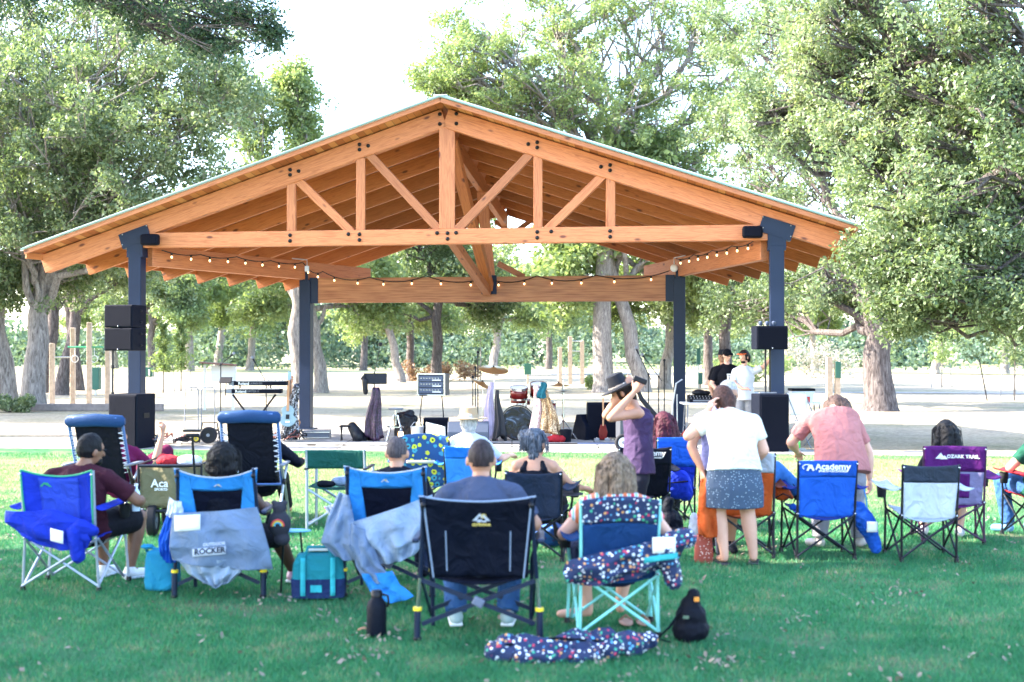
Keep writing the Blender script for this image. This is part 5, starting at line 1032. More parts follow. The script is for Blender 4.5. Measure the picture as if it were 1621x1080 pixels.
    # clothes
    if look.get('shirt'):
        col = look['shirt']; inf = look.get('inf', .018); hem = look.get('hem', 1.0); sb_ = MB(); ss = torso(inf, 0, look.get('hip', 1), look.get('belly', 0))
        if hem < 1: ss[0] = (P.lerp(W, 1 - hem), ss[1][1], ss[1][2]); ss = [ss[0]] + ss[2:]
        else: ss[0] = (P + (P - W).normalized() * look.get('tail', .05), ss[1][1] * look.get('flare', 1.0), ss[1][2] * look.get('flare', 1.0))
        ss[-1] = (N - (H - N).normalized() * .018, .074, .074)
        if look.get('tank'):
            ss = ss[:-3]; ss.append((SM.lerp(C, .62), .135 * b, .105 * bd)); sb_.loft(ss, side=side)
            nn = (SM.lerp(C, .62)); bk = side.cross((N - C).normalized()).normalized()
            for s_ in (-1, 1):
                for q in (-1, 1): sb_.cap(nn + side * s_ * .085 * b + bk * q * .08 * bd, SM + side * s_ * shw * .46 + bk * q * .05 + (N - SM) * .26, .032, .022); sb_.cap(SM + side * s_ * shw * .46 + bk * .05 + (N - SM) * .26, SM + side * s_ * shw * .46 - bk * .05 + (N - SM) * .26, .022, .022)
        else:
            sb_.loft(ss, side=side); sb_.loft(ss[:-2], side=side)
            for arm, ln in zip(g['arms'], look.get('sleeves', (.55, .55))):
                S_, E_, W_ = (Vector(a) for a in arm[:3]); d = (E_ - S_); r0 = .055 * (b * .7 + .3) + inf * .5; sb_.cap(N + (C - N) * .14, S_, .045 + inf * .6, r0 * .95); sb_.ell(S_, r0 * .98); e = S_ + d * min(ln, 1); sb_.tube([S_, S_ + d * ln * .5, e], [r0, r0 * .96, r0 * (.93 if ln < .9 else .8)], 16)
                if ln > 1: f_ = E_ + (W_ - E_) * (ln - 1); sb_.ell(E_, r0 * .8); sb_.tube([E_, f_], [r0 * .8, r0 * .66], 14)
        remesh(sb_, look.get('top', 'shirt'), col, t, vox, 3, look.get('wr', .006), 15, sum(map(ord, lab)) % 17)
    if look.get('pants'):
        pb = MB(); inf = .016; fr_ = look.get('plen', 2.0); pb.loft([(low + (low - W).normalized() * .02, .13 * b, .10 * bd), (P, .168 * b * look.get('hip', 1) + .004, .118 * bd + .004), (P.lerp(W, .45), .145 * b, .10 * bd)], side=sdP)
        for leg in g['legs']:
            Hp, K, A, T = (Vector(a) for a in leg); e = Hp.lerp(K, min(1, fr_)); pb.ell(Hp, .083 * b); pb.tube([Hp, Hp.lerp(e, .5), e], [.088 * b, .098 * b, .075 * b + (.02 if fr_ < 1 else 0)], 16)
            if fr_ > 1: pb.ell(K, .074 * b); e = K.lerp(A, min(1, fr_ - 1)); pb.tube([K, e], [.074 * b, .062 * (b * .5 + .5)], 14)
        remesh(pb, look.get('bottom', 'trousers'), look['pants'], t, vox, 3, .006, 18, 3)
    if look.get('skirt'):
        kb = MB(); hemz = look['skirtz']; c0 = P.lerp(W, .35); kb.loft([(Vector((P.x, P.y, hemz)), .205 * b, .15 * bd), (Vector((P.x, P.y, (hemz + P.z) / 2)), .205 * b, .15 * bd), (P, .178 * b, .13 * bd), (c0, .15 * b, .11 * bd)], side=sdP); remesh(kb, 'skirt', look['skirt'], t, vox, 2, .005, 12, 5)
    if look.get('shoes'):
        for leg in g['legs']:
            A, T = Vector(leg[2]), Vector(leg[3]); z0 = min(A.z - .06, T.z); d = (T - A); d.z = 0; d = d.normalized(); s_ = MB().cap(A + Vector((0, 0, -.035)), A + Vector((0, 0, -.02)), .05, .046).cap(A + Vector((0, 0, -.045)) - d * .015, T + d * .02, .042, .036)
            o = remesh(s_, 'shoe', look['shoes'], t, .008, 3)
            if look.get('sole'): q = (A + T) / 2; MB().bar((A - d * .05) + Vector((0, 0, T.z - A.z - .022)), T + d * .05 + Vector((0, 0, -.022)), .085, .022, (0, 0, 1)).build('sole', look['sole'], o, bevel=.01)
    if look.get('sandal'):
        for leg in g['legs']:
            A, T = Vector(leg[2]), Vector(leg[3]); z = T.z - .024; d = Vector((T.x - A.x, T.y - A.y, 0)).normalized(); MB().bar(Vector((A.x, A.y, z)) - d * .05, Vector((T.x, T.y, z)) + d * .05, .085, .016, (0, 0, 1)).build('sandal', look['sandal'], t, bevel=.006)
    return t, hp, M
def seated(y=.26, z=.45, k=1.0, lean=0, sh=.19, kx=.16, ky=.42, fy=.5, hx=0, hy=0, tw=0):
    z -= .03; k *= .94
    T = lambda x, dy, dz: (x + tw * dz, y + dy + lean * dz, z + dz * k)
    J = dict(P=T(0, 0, 0), W=T(0, -.05, .17), C=T(0, -.07, .34), N=T(hx * .3, -.02, .51), H=(hx + tw * .6, y + .015 + hy + lean * .6, z + .625 * k))
    sz = .44; S0 = T(-sh, -.045, sz); S1 = T(sh, -.045, sz)
    J['arms'] = [(S0, (S0[0] - .08, S0[1] + .06, S0[2] - .26), (S0[0] - .04, S0[1] + .30, S0[2] - .27), (0.1, 1, -.1)), (S1, (S1[0] + .08, S1[1] + .06, S1[2] - .26), (S1[0] + .04, S1[1] + .30, S1[2] - .27), (-.1, 1, -.1))]
    J['sz'] = S0[2]
    J['legs'] = [((s_ * .09, y, z), (s_ * kx, y + ky, z + .02), (s_ * (kx + .01), y + fy, .085), (s_ * (kx + .03), y + fy + .15, .03)) for s_ in (-1, 1)]
    return J
# ---------------- camp chairs ----------------
def sheetfn(w0, w1, z0, z1, y0, y1, sag=.05, top=0, side=0):
    """back sheet: u across, v up; sag pushes the middle forwards (+y)"""
    def fn(u, v):
        c = 1 - (2 * u - 1) ** 2; ww = w0 + (w1 - w0) * v - side * 4 * v * (1 - v) * .25
        return Vector(((u - .5) * ww, y0 + (y1 - y0) * v + sag * c * (.6 + .4 * math.sin(v * 3)) + .004 * math.sin(u * 19 + v * 7), z0 + (z1 - z0) * v - top * c * v ** 3))
    return fn
def onsheet(fn, z0, z1, w, off=.006):
    def g_(x, z): p = fn(min(1, max(0, .5 + x / w)), min(1, max(0, (z - z0) / (z1 - z0)))); return (x, p.y - off, p.z)
    return g_
def cloth(rows, name, m, parent, nu=22, nv=None, wr=.012, seed=0, solid=.003, ridge=26):
    """hanging cloth: rows of ((x,y,z) left, (x,y,z) right), curved and wrinkled"""
    rs = [(Vector(a), Vector(b_)) for a, b_ in rows]; k = len(rs) - 1
    def fn(u, v):
        s_ = v * k; i = min(int(s_), k - 1); f = s_ - i; f = f * f * (3 - 2 * f) * .5 + f * .5; a = rs[i][0].lerp(rs[i + 1][0], f); b_ = rs[i][1].lerp(rs[i + 1][1], f); p = a.lerp(b_, u)
        n_ = math.sin(u * ridge + seed + 2 * math.sin(v * 4 + seed)) * (.4 + v) + .6 * math.sin(v * 11 + u * 9 + seed * 2) + .7 * noise.noise(Vector((u * 5, v * 5, seed)))
        p.y += wr * n_ - .03 * math.sin(math.pi * u); p.z -= .02 * math.sin(math.pi * u) * (1 if v > .9 else .3); return p
    return MB().grid(fn, nu * 2, nv or 12 * k).build(name, m, parent, solid=solid)
def quad_chair(lab, loc, rz, w_=.5, h=.86, main=None, band=None, frame=None, trim=None, seatm=None, arms=True, word=None, wordm=None, wsize=.06, bandh=.16, sag=.06, top=.0, group='folding camp chairs', panel=None, cup=True, feet=1.0, armw=.11, d=.46, droop=0):
    t = thing('camp_chair', lab, 'chair', loc, rz, group); fr_ = frame; sz = .39; hw = w_ / 2; tb = .0105
    for s_ in (-1, 1):
        MB().tube([(s_ * hw * feet, 0, .0), (s_ * hw, -.01, sz), (s_ * (hw + .005), -.07, h)], tb, 8).build('rear_post', fr_, t); MB().tube([(s_ * (hw + .03) * feet, d, 0), (s_ * (hw + .02), d, sz + .02)] + ([(s_ * (hw + .05), d - .03, .60)] if arms else []), tb, 8).build('front_leg', fr_, t)
        for yy in (0.012 * s_, d): MB().tube([(s_ * hw * feet, yy, .035), (-s_ * hw, yy, sz - .01)], tb * .9, 8).build('cross_brace', fr_, t)
        MB().tube([(s_ * (hw + .012), 0, .035), (s_ * (hw + .012), d, sz)], tb * .9, 8).build('cross_brace', fr_, t); MB().tube([(s_ * (hw + .012), d, .035), (s_ * (hw + .012), 0, sz)], tb * .9, 8).build('cross_brace', fr_, t)
        for yy in (0, d): MB().lathe([(0, 0), (.022, 0), (.018, .035), (0, .035)], (s_ * (hw + (.03 if yy else 0)) * feet, yy, 0), 10).build('foot', BOLT, t)
        for zz, yy in ((sz, -.012), (h * .97, -.08)): MB().ell((s_ * hw, yy - .008, zz), .009, nu=8, nv=6).build('rivet', CHR, t)
        if arms:
            def af(u, v, s_=s_): return Vector((s_ * (hw + .0 + armw * u), -.03 + (d + .06) * v, .60 - droop * math.sin(math.pi * v) + .022 * (2 * u - 1) ** 2 + .02 * v))
            a_ = MB().grid(af, 6, 12).build('armrest', seatm or main, t, solid=.008)
            if cup: MB().lathe([(.034, -.10), (.042, .0), (.046, .0)], (s_ * (hw + armw * .55), d - .10, .60), 16, cap=False).build('cup_holder', mat('black_mesh', (.015, .016, .02), .8), a_, solid=.003)
    f = sheetfn(w_ * .93, w_ * 1.0, sz - .03, h, -.005, -.085, sag, top); bz = 1 - bandh / (h - sz) if band else 1
    MB().grid(lambda u, v: f(u, v * bz), 18, 14).build('backrest', main, t, solid=.006)
    if band: MB().grid(lambda u, v: f(u, bz + (1 - bz) * v) + Vector((0, -.003, 0)), 18, 6).build('top_band', band, t, solid=.009)
    if panel: MB().grid(lambda u, v: f(.22 + .56 * u, .12 + v * (bz - .16)) + Vector((0, -.006, 0)), 12, 10).build('back_panel', panel, t, solid=.002)
    if trim:
        for e in ([f(i / 18, 1) for i in range(19)], [f(0, i / 10) for i in range(11)], [f(1, i / 10) for i in range(11)]): MB().tube([p + Vector((0, -.004, .004)) for p in e], .007, 6).build('edge_trim', trim, t)
    def sf(u, v): c = (1 - (2 * u - 1) ** 2); return Vector(((u - .5) * w_, -.005 + (d + .01) * v, sz + .03 * v - .055 * c * (1 - .4 * v) + .004 * math.sin(v * 20)))
    MB().grid(sf, 14, 12).build('seat', seatm or main, t, solid=.008)
    if word:
        textobj(word, 'lettering', wsize, wordm or WP, t, onsheet(f, sz - .03, h, w_, .012), .0015, .001)
    return t, f, sz
def logo_mtn(par, fn, cx, cz, s_, m1, m2, smooth=False):
    o = MB(); pts = lambda l: [Vector(fn(cx + x * s_, cz + z * s_)) + Vector((0, -.003, 0)) for x, z in l]
    def poly(l, m, name):
        p = pts(l); n_ = len(p); b_ = MB(); b_.add(p + [q + Vector((0, .004, 0)) for q in p], [tuple(range(n_)), tuple(range(2 * n_ - 1, n_ - 1, -1))] + [(i, (i + 1) % n_, (i + 1) % n_ + n_, i + n_) for i in range(n_)]); return b_.build(name, m, par, smooth=False)
    poly([(.25 + .32 * math.cos(a * .524), .62 + .32 * math.sin(a * .524)) for a in range(12)], m2, 'sun_mark')
    poly([(-1, 0), (-.15, 1), (.08, .72), (.28, .9), (1, 0), (.62, 0), (.22, .5), (.08, .3), (-.16, .62), (-.6, 0)], m1, 'mountain_mark')
def rocker_chair(lab, loc, rz, w_=.6, h=.9, main=None, mesh=None, fm=None, edge=None, group='folding camp chairs', low=.40, ws=1.0, topdip=.05, shock=True, style='dark'):
    t = thing('camp_chair', lab, 'chair', loc, rz, group); hw = w_ / 2; HUB = mat('grey_hub', (.12, .14, .2), .4)
    for s_ in (-1, 1):
        MB().tube([(s_ * (hw + .03), 0, .0), (s_ * (hw + .028), 0, .19)], .021, 12).build('lower_leg', fm, t); MB().tube([(s_ * (hw + .028), 0, .17), (s_ * (hw + .01), -.01, .40)], .0125, 10).build('shock_rod', CHR if shock else fm, t)
        MB().tube([(s_ * (hw + .028), 0, .18), (s_ * (hw + .0275), 0, .20)], .026, 12).build('shock_ring', mat('yellow_ring', (.8, .6, .02), .4), t)
        MB().tube([(s_ * (hw + .01), -.01, .38), (s_ * (hw - .005), -.05, .60), (s_ * (hw - .02), -.13, h)], .014, 10).build('back_tube', fm, t)
        MB().tube([(s_ * (hw - .03), .42, 0), (s_ * (hw - .02), .40, .44), (s_ * (hw + .03), .33, .60)], .014, 10).build('front_leg', fm, t)
        for yy in (.0, .40): MB().bar((s_ * hw * .98, yy, .36), (-s_ * hw * 1.0, yy + .0 - .012 * s_, .10), .014, .026).build('cross_bar', fm, t)
        MB().bar((s_ * hw, 0, .36), (s_ * hw * .95, .42, .07), .012, .022).build('side_bar', fm, t)
        MB().box((s_ * (hw + .035), .14, .61), (.045, .40, .028)).build('armrest', fm, t, bevel=.01)
        MB().ell((s_ * (hw + .028), -.0, .01), (.028, .028, .016)).build('foot', BOLT, t)
        MB().ell((s_ * (hw - .02), -.145, h - .05), (.016, .014, .02)).build('corner_cap', BOLT, t)
    MB().box((0, -.016, .235), (.07, .03, .055), Matrix.Rotation(R(28), 3, 'Y')).build('hub', HUB, t, smooth=False, bevel=.008)
    f = sheetfn(w_ * .86, w_ * 1.02, low, h, -.0, -.135, .05, topdip, 0)
    if mesh:
        # coloured frame cloth with a dark mesh panel
        def ring(u, v):
            return f(u, v)
        a0, a1 = .21, .79; b = MB(); b.grid(lambda u, v: f(u * .22 * (1.0), v) if False else f(u * (.17 + .05 * (1 - v)), v), 5, 16); b.grid(lambda u, v: f(1 - u * (.17 + .05 * (1 - v)), v), 5, 16); b.grid(lambda u, v: f(.17 + .66 * u, .74 + .26 * v), 14, 6); b.grid(lambda u, v: f(.17 + .66 * u, .0 + .06 * v), 14, 2); b.build('back_cloth', main, t, solid=.006)
        MB().grid(lambda u, v: f(.15 + .7 * u, .03 + .73 * v) + Vector((0, .006, 0)), 14, 10).build('mesh_panel', mesh, t, solid=.003)
        if edge: MB().tube([f(i / 18, 1) + Vector((0, -.004, .003)) for i in range(19)], .005, 6).build('edge_trim', edge, t)
    else:
        MB().grid(f, 22, 20).build('backrest', main, t, solid=.008)
        if edge:
            MB().tube([f(i / 18, 1) + Vector((0, -.004, .003)) for i in range(19)], .006, 6).build('edge_trim', edge, t)
            for u0, u1 in ((.18, .20), (.82, .80)): MB().tube([f(u0 + (u1 - u0) * j / 8, .08 + .5 * j / 8) + Vector((0, -.006, 0)) for j in range(9)], .004, 6).build('seam', edge, t)
            for s_ in (.0, 1.): MB().tube([f(abs(s_ - .035), j / 8) + Vector((0, -.006, 0)) for j in range(9)], .006, 6).build('edge_trim', edge, t)
    MB().grid(lambda u, v: Vector(((u - .5) * w_ * .88, .42 * v, .39 + .05 * v - .05 * (1 - (2 * u - 1) ** 2))), 12, 10).build('seat', main, t, solid=.008)
    return t, f
def recliner(lab, loc, rz, w_=.56, h=1.08, blue=None, group='reclining lounge chairs'):
    t = thing('recliner', lab, 'chair', loc, rz, group); FR = mat('recliner_tube', (.07, .14, .33), .35, .3); BK = fabric('black_sling', (.006, .007, .014), .8, .03); hw = w_ / 2
    y0, y1 = .18, -.12; z0 = .42
    def P_(x, v): return Vector((x, y0 + (y1 - y0) * v, z0 + (h - z0) * v))
    MB().tube([P_(-hw, 0), P_(-hw, .94), P_(-hw + .05, 1.0), P_(hw - .05, 1.0), P_(hw, .94), P_(hw, 0)], .016, 10).build('back_frame', FR, t)
    MB().grid(lambda u, v: P_((u - .5) * w_ * .80, .02 + .96 * v) + Vector((0, .03 * (1 - (2 * u - 1) ** 2), 0)), 12, 14).build('sling', BK, t, solid=.006)
    def pf(u, v): a = math.pi * (v - .1) * .95; r = .035; c = P_((u - .5) * (w_ + .05), .93); return c + Vector((0, -.02 - r * math.sin(a), .06 - .11 * v + r * .4 * math.cos(a) - .014 * math.sin(math.pi * u) * 0))
    MB().loft([(P_(-hw - .03, .925) + Vector((0, -.01, .02)), .03, .02), (P_(-hw + .0, .925) + Vector((0, -.01, .02)), .06, .03), (P_(0, .945) + Vector((0, -.01, .02)), .064, .034), (P_(hw, .925) + Vector((0, -.01, .02)), .06, .03), (P_(hw + .03, .925) + Vector((0, -.01, .02)), .03, .02)], 16, side=(0, 0, 1)).build('head_pillow', blue, t)
    for s_ in (-1, 1):
        b = MB()
        for j in range(17): v0 = .20 + .6 * j / 16; b.tube([P_(s_ * (hw - .004), v0) + Vector((0, -.015, 0)), P_(s_ * hw * .80, v0 + (.02 if j % 2 else -.02)) + Vector((0, -.01, 0))], .004, 5)
        b.build('lacing', mat('white_cord', (.6, .62, .68), .6), t)
    for s_ in (-1, 1):
        MB().tube([(s_ * (hw + .03), -.30, 0), (s_ * (hw + .03), .05, .40), (s_ * (hw + .03), .35, .62)], .014, 10).build('leg', GALV, t); MB().tube([(s_ * (hw + .03), .55, 0), (s_ * (hw + .03), .15, .45), (s_ * (hw + .03), -.05, .62)], .014, 10).build('leg', GALV, t)
        MB().box((s_ * (hw + .04), .12, .635), (.05, .46, .025)).build('armrest', GREY, t, bevel=.01); MB().ell((s_ * (hw + .035), .10, .45), (.02, .04, .04)).build('lock_knob', BOLT, t)
    MB().tube([(-hw - .03, -.30, .03), (hw + .03, -.30, .03)], .014, 8).build('cross_tube', FR, t); MB().tube([(-hw, .17, .42), (hw, .17, .42)], .014, 8).build('cross_tube', FR, t)
    MB().grid(lambda u, v: Vector(((u - .5) * w_ * .86, .18 + .55 * v, .42 + .04 * v - .03 * (1 - (2 * u - 1) ** 2))), 10, 10).build('seat', BK, t, solid=.006)
    return t
# ---------------- materials for the audience ----------------
BLU = fabric('royal_blue_cloth', (.012, .035, .42)); BLU2 = fabric('bright_blue_cloth', (.015, .10, .50)); LBL = fabric('light_blue_cloth', (.03, .24, .62)); NAVY = fabric('navy_cloth', (.010, .025, .09)); BLKC = fabric('black_cloth', (.0016, .003, .009), .7, .05); MESH = fabric('black_mesh_panel', (.0015, .003, .012), .85, .05)
GRYC = fabric('silver_grey_cloth', (.16, .22, .33), .5); WHC = fabric('pale_grey_cloth', (.52, .56, .66)); CHC = fabric('charcoal_band', (.035, .045, .07)); PUR = fabric('purple_cloth', (.085, .012, .12)); PGR = fabric('lilac_grey_mesh', (.20, .18, .32)); GRNT = mat('green_trim', (.03, .32, .16), .6); DGR = fabric('dark_green_cloth', (.010, .075, .065)); KHA = fabric('khaki_canvas', (.17, .15, .085)); ORG = fabric('orange_cloth', (.50, .09, .02)); BRN = fabric('rust_brown_cloth', (.13, .03, .012)); TEAL = fabric('turquoise_cloth', (.02, .25, .42)); TEAL2 = fabric('teal_cloth', (.015, .22, .26))
FALU = mat('aluminium_frame', (.42, .47, .58), .35, .7); FBLK = mat('black_frame', (.005, .006, .012), .4, .3); FBLU = mat('blue_grey_frame', (.016, .026, .06), .35, .5); MINT = mat('mint_frame', (.22, .62, .58), .4, .1); FPUR = mat('purple_black_frame', (.05, .015, .05), .4, .2); PAPER = mat('paper_label', (.8, .8, .76), .8); TANK = fabric('purple_jersey', (.05, .03, .075), .8, .05)
def pattern(name, base_, cols, scale, thr=.42, extra=None, sx=1):
    m = bpy.data.materials.new(name); m.use_nodes = True; n = m.node_tree; v = mapping(n, (scale * sx, scale, scale)); t = texn(n, 'ShaderNodeTexVoronoi', v, 1.0, Randomness=.75); wn = n.nodes.new('ShaderNodeTexWhiteNoise'); n.links.new(t.outputs['Color'], wn.inputs['Vector'])
    cr_ = n.nodes.new('ShaderNodeValToRGB'); cr_.color_ramp.interpolation = 'CONSTANT'; e = cr_.color_ramp.elements
    while len(e) < len(cols): e.new(.5)
    for k, c in enumerate(cols): e[k].position = k / len(cols); e[k].color = tuple(c) + (1,)
    n.links.new(wn.outputs['Value'], cr_.inputs[0]); nz = texn(n, 'ShaderNodeTexNoise', v, 2.2, Detail=2); ad = n.nodes.new('ShaderNodeMath'); ad.operation = 'MULTIPLY_ADD'; ad.inputs[1].default_value = .35; n.links.new(nz.outputs[0], ad.inputs[0]); n.links.new(t.outputs['Distance'], ad.inputs[2])
    msk = ramp(n, ad.outputs[0], [(thr, (1, 1, 1)), (thr + .03, (0, 0, 0))]); c = mixc(n, msk, base_, cr_.outputs[0])
    if extra: c = extra(n, c, t)
    n.links.new(c, n.nodes['Principled BSDF'].inputs['Base Color']); n.nodes['Principled BSDF'].inputs['Roughness'].default_value = .75; return m
LLAMA = pattern('llama_print', (.008, .02, .075), [(.7, .72, .75), (.5, .04, .08), (.05, .35, .2), (.75, .75, .8), (.1, .35, .6), (.65, .3, .1), (.7, .72, .75)], 38, .50)
def sunfl(n, c, t): return c
SUNF = pattern('sunflower_print', (.012, .07, .20), [(.62, .66, .04), (.62, .6, .04), (.6, .62, .05), (.05, .3, .4)], 14.5, .58)
# sunflower ring: dark centre
_n = SUNF.node_tree
def sun_center(m):
    n = m.node_tree; v = [x for x in n.nodes if x.type == 'TEX_VORONOI'][0]; b = n.nodes['Principled BSDF']; l = b.inputs['Base Color'].links[0].from_socket; msk = ramp(n, v.outputs['Distance'], [(.15, (1, 1, 1)), (.18, (0, 0, 0))]); n.links.new(mixc(n, msk, l, (.05, .025, .01)), b.inputs['Base Color'])
sun_center(SUNF)
SKIRT = pattern('grey_blue_knit_print', (.03, .055, .10), [(.22, .30, .36), (.30, .36, .40), (.16, .24, .32)], 48, .40)
DOTS = pattern('white_dotted_shirt', (.62, .62, .66), [(.12, .14, .22), (.2, .22, .3)], 52, .28)
BAGP = pattern('rust_print', (.28, .05, .03), [(.65, .5, .42), (.6, .4, .35)], 45, .4)
def setp(px, fy, dz=0): p = GR(px, fy); p.z = .012; return tuple(p)
# ---- 1 blue chair with green trim, man in maroon ----
loc = Vector(setp(97, 938))
c1, f1, _ = quad_chair('royal blue camp chair with green trim and thin silver legs, leftmost in the photo', tuple(loc), R(-6), .54, .89, BLU, None, FALU, GRNT, BLU, panel=fabric('blue_mesh', (.03, .07, .5)), sag=.07, top=.05, feet=1.08, droop=.0)
logo_mtn(c1, onsheet(f1, .36, .89, .54, .014), -.10, .79, .04, GRNT, GRNT)
textobj('OZARK TRAIL', 'lettering', .035, BLU2, c1, onsheet(f1, .36, .89, .54, .014), .001)
for v in c1.children:
    if v.name.startswith('lettering'): v.location = (.06, -.0, .79)
t = thing('chair_bag', 'royal blue chair bag slung across the back of the leftmost chair with a white label', 'bag', tuple(loc), R(-6)); t.location.z = .012
cloth([((-.36, -.13, .60), (.02, -.16, .62)), ((-.34, -.17, .52), (.25, -.17, .54)), ((-.22, -.15, .42), (.30, -.15, .40)), ((-.08, -.12, .35), (.26, -.13, .34))], 'sleeve', BLU, t, wr=.010, seed=1, ridge=11)
remesh(MB().cap((.18, -.17, .46), (.20, -.14, .28), .055, .05).cap((.22, -.16, .5), (.30, -.12, .46), .05, .04), 'gathered_end', BLU, t, .010, 2, .008, 16, 0, .003, 60)
MB().grid(lambda u, v: (.02 + .10 * u, -.205 - .012 * u, .40 + .09 * v - .02 * u), 3, 3).build('label', PAPER, t, solid=.002)
J = seated(.24, .45, 1.0, 0, .235, .17, .40, .45, hx=.05, hy=.02)
J['f'] = (.65, .75, -.1); J['arms'] = [((-.235, .19, .88), (-.36, .16, .66), (-.30, .36, .60), (.3, 1, -.1)), ((.235, .19, .89), (.42, .26, .68), (.36, .50, .60), (-.5, .8, -.1))]
J['legs'] = [((-.09, .24, .45), (-.02, .62, .47), (.02, .60, .09), (.04, .74, .035)), ((.1, .24, .45), (.30, .60, .47), (.26, .52, .09), (.38, .63, .035))]
MAR = fabric('maroon_shirt', (.045, .010, .018), .85, .03); BSH = fabric('black_shorts', (.01, .01, .015), .8, 0); WSH = mat('white_shoe', (.7, .72, .75), .5); WSOLE = mat('shoe_sole', (.5, .55, .6), .6)
pm, hp, M_ = person('bearded man in maroon t-shirt and black shorts in the leftmost chair, looking right', tuple(loc + Vector((.06, .0, 0))), R(-4), J, dict(skin='brown', hair='short', hm=H_BLK, shirt=MAR, sleeves=(.75, .75), pants=BSH, plen=.9, bottom='shorts', b=1.18, bd=1.15, shoes=WSH, sole=WSOLE), 'seated audience')
gb = MB().tube([hp((-.08, 0, .01)), hp((-.06, .09, .012)), hp((.06, .09, .012)), hp((.08, 0, .01))], .004, 6); gb.build('glasses', BOLT, pm); remesh(MB().ell(hp((0, .045, -.08)), (.052, .045, .04)), 'beard', H_BLK, pm, .008, 2, .003, 40)
t = thing('water_bottle', 'clear plastic water bottle in the armrest of the leftmost chair', 'bottle', tuple(loc + Vector((.46, .30, .55)))); MB().lathe([(0, 0), (.03, 0), (.03, .13), (.012, .17), (.012, .19), (0, .19)], n=14).build('bottle_body', mat('clear_plastic', (.6, .75, .9), .1), t); MB().lathe([(0, .19), (.015, .19), (.015, .205), (0, .205)], n=10).build('cap', WP, t)
# ---- recliners ----
RB = fabric('recliner_blue', (.012, .042, .12), .5, 0)
recliner('blue framed black recliner with a person in maroon, left one of the two', setp(157, 838), R(-3), .54, 1.10, RB)
recliner('blue framed black recliner beside the khaki wagon, right one of the two', setp(397, 838), R(2), .56, 1.14, RB)
J = seated(.42, .42, .86, -.15, .17, .15, .42, .75, hx=.0)
J['arms'] = [((-.17, .36, .76), (-.26, .42, .58), (-.2, .6, .56)), ((.17, .38, .76), (.31, .50, .68), (.36, .62, .90), (.1, .2, 1), (-1, 0, 0), 60)]
J['legs'] = [((-.09, .5, .44), (-.1, .85, .66), (-.1, 1.2, .3), (-.1, 1.3, .3)), ((.12, .5, .44), (.34, .80, .70), (.3, 1.15, .3), (.3, 1.28, .3))]
person('person in maroon reclining in the left blue framed recliner, one bare forearm raised', setp(168, 838), R(-3), J, dict(skin='tan', hair='short', hm=H_DBR, shirt=fabric('magenta_maroon', (.12, .008, .05), .8), sleeves=(1.0, 1.0), pants=fabric('maroon_pants', (.11, .01, .045), .8), plen=2, b=1.05), 'seated audience', .012)
J = seated(.42, .44, .98, -.12, .18, .15, .45, .75, hx=.02)
J['arms'] = [((-.18, .36, .86), (-.26, .44, .64), (-.2, .6, .6)), ((.18, .38, .86), (.38, .40, .70), (.40, .62, .62))]
pc, hp, M_ = person('person in a blue cap and black jacket reclining in the right recliner', setp(402, 838), R(2), J, dict(skin='tan', hair='short', hm=H_GRY, shirt=BLKC, sleeves=(1.6, 1.6), pants=BSH, plen=2, b=1.05), 'seated audience', .012)
remesh(MB().ell(hp((0, -.005, .035)), (.092, .11, .10)).cap(hp((-.03, .1, .055)), hp((.03, .13, .05)), .018, .018), 'cap', fabric('cap_blue', (.04, .11, .28), .8, 0), pc, .01, 3)
# ---- khaki wagon ----
wl = GR(270, 850); t = thing('folding_wagon', 'khaki canvas folding wagon with black frame and big black wheels', 'wagon', (wl.x, wl.y, .012), R(4))
wf = lambda u, v: Vector(((u - .5) * .56, -.02 + .02 * math.sin(u * 8), .27 + .38 * v))
MB().grid(wf, 12, 8).build('front_canvas', KHA, t, solid=.008)
for s_ in (-1, 1): MB().grid(lambda u, v: Vector((s_ * .28, .0 + .85 * u, .27 + .38 * v + .01 * math.sin(u * 9))), 10, 6).build('side_canvas', KHA, t, solid=.008); MB().tube([(s_ * .295, -.03, .18), (s_ * .295, -.03, .68), (s_ * .295, .86, .68), (s_ * .295, .86, .18)], .012, 8).build('frame_tube', FBLK, t)
MB().grid(lambda u, v: Vector(((u - .5) * .56, .85, .27 + .38 * v)), 6, 6).build('rear_canvas', KHA, t, solid=.008); MB().grid(lambda u, v: Vector(((u - .5) * .56, .85 * v, .27)), 4, 4).build('floor', KHA, t, solid=.01)
MB().tube([(-.295, -.03, .67), (.295, -.03, .67)], .015, 8).build('frame_tube', FBLK, t); MB().tube([(-.295, -.03, .24), (.295, -.03, .24)], .018, 8).build('frame_tube', FBLK, t)
textobj('Academy', 'lettering', .105, WP, t, lambda x, z: (x + .02, -.034, z + .47), .001, .002, 'CENTER'); textobj('SPORTS+OUTDOORS', 'lettering', .034, WP, t, lambda x, z: (x + .02, -.034, z + .435), .001, .001)
for x, y in ((-.17, .02), (.22, .02), (-.17, .75), (.22, .75)): wheel(t, (x, y, .15), .148, .085, GREY, 'X')
MB().tube([(.26, -.03, .25), (.25, -.12, .55), (.24, -.20, .95)], .012, 8).build('pull_handle', FBLK, t); MB().box((.24, -.20, .97), (.13, .03, .035)).build('grip', BOLT, t, bevel=.01)
t = thing('wagon_load', 'white helmet shaped bag and red cloth heaped in the khaki wagon', 'bag', (wl.x, wl.y + .3, .60)); remesh(MB().ell((.10, 0, .10), (.13, .12, .06)), 'white_bag', WHC, t, .012, 2, .006, 30); remesh(MB().ell((-.1, 0, .10), (.12, .12, .06)).ell((-.18, .1, .12), .05), 'red_cloth', fabric('red_cloth', (.35, .02, .03)), t, .012, 2, .012, 30)
t = thing('folding_stool', 'dark folding chair frame half hidden left of the khaki wagon', 'chair', setp(218, 842), R(8))
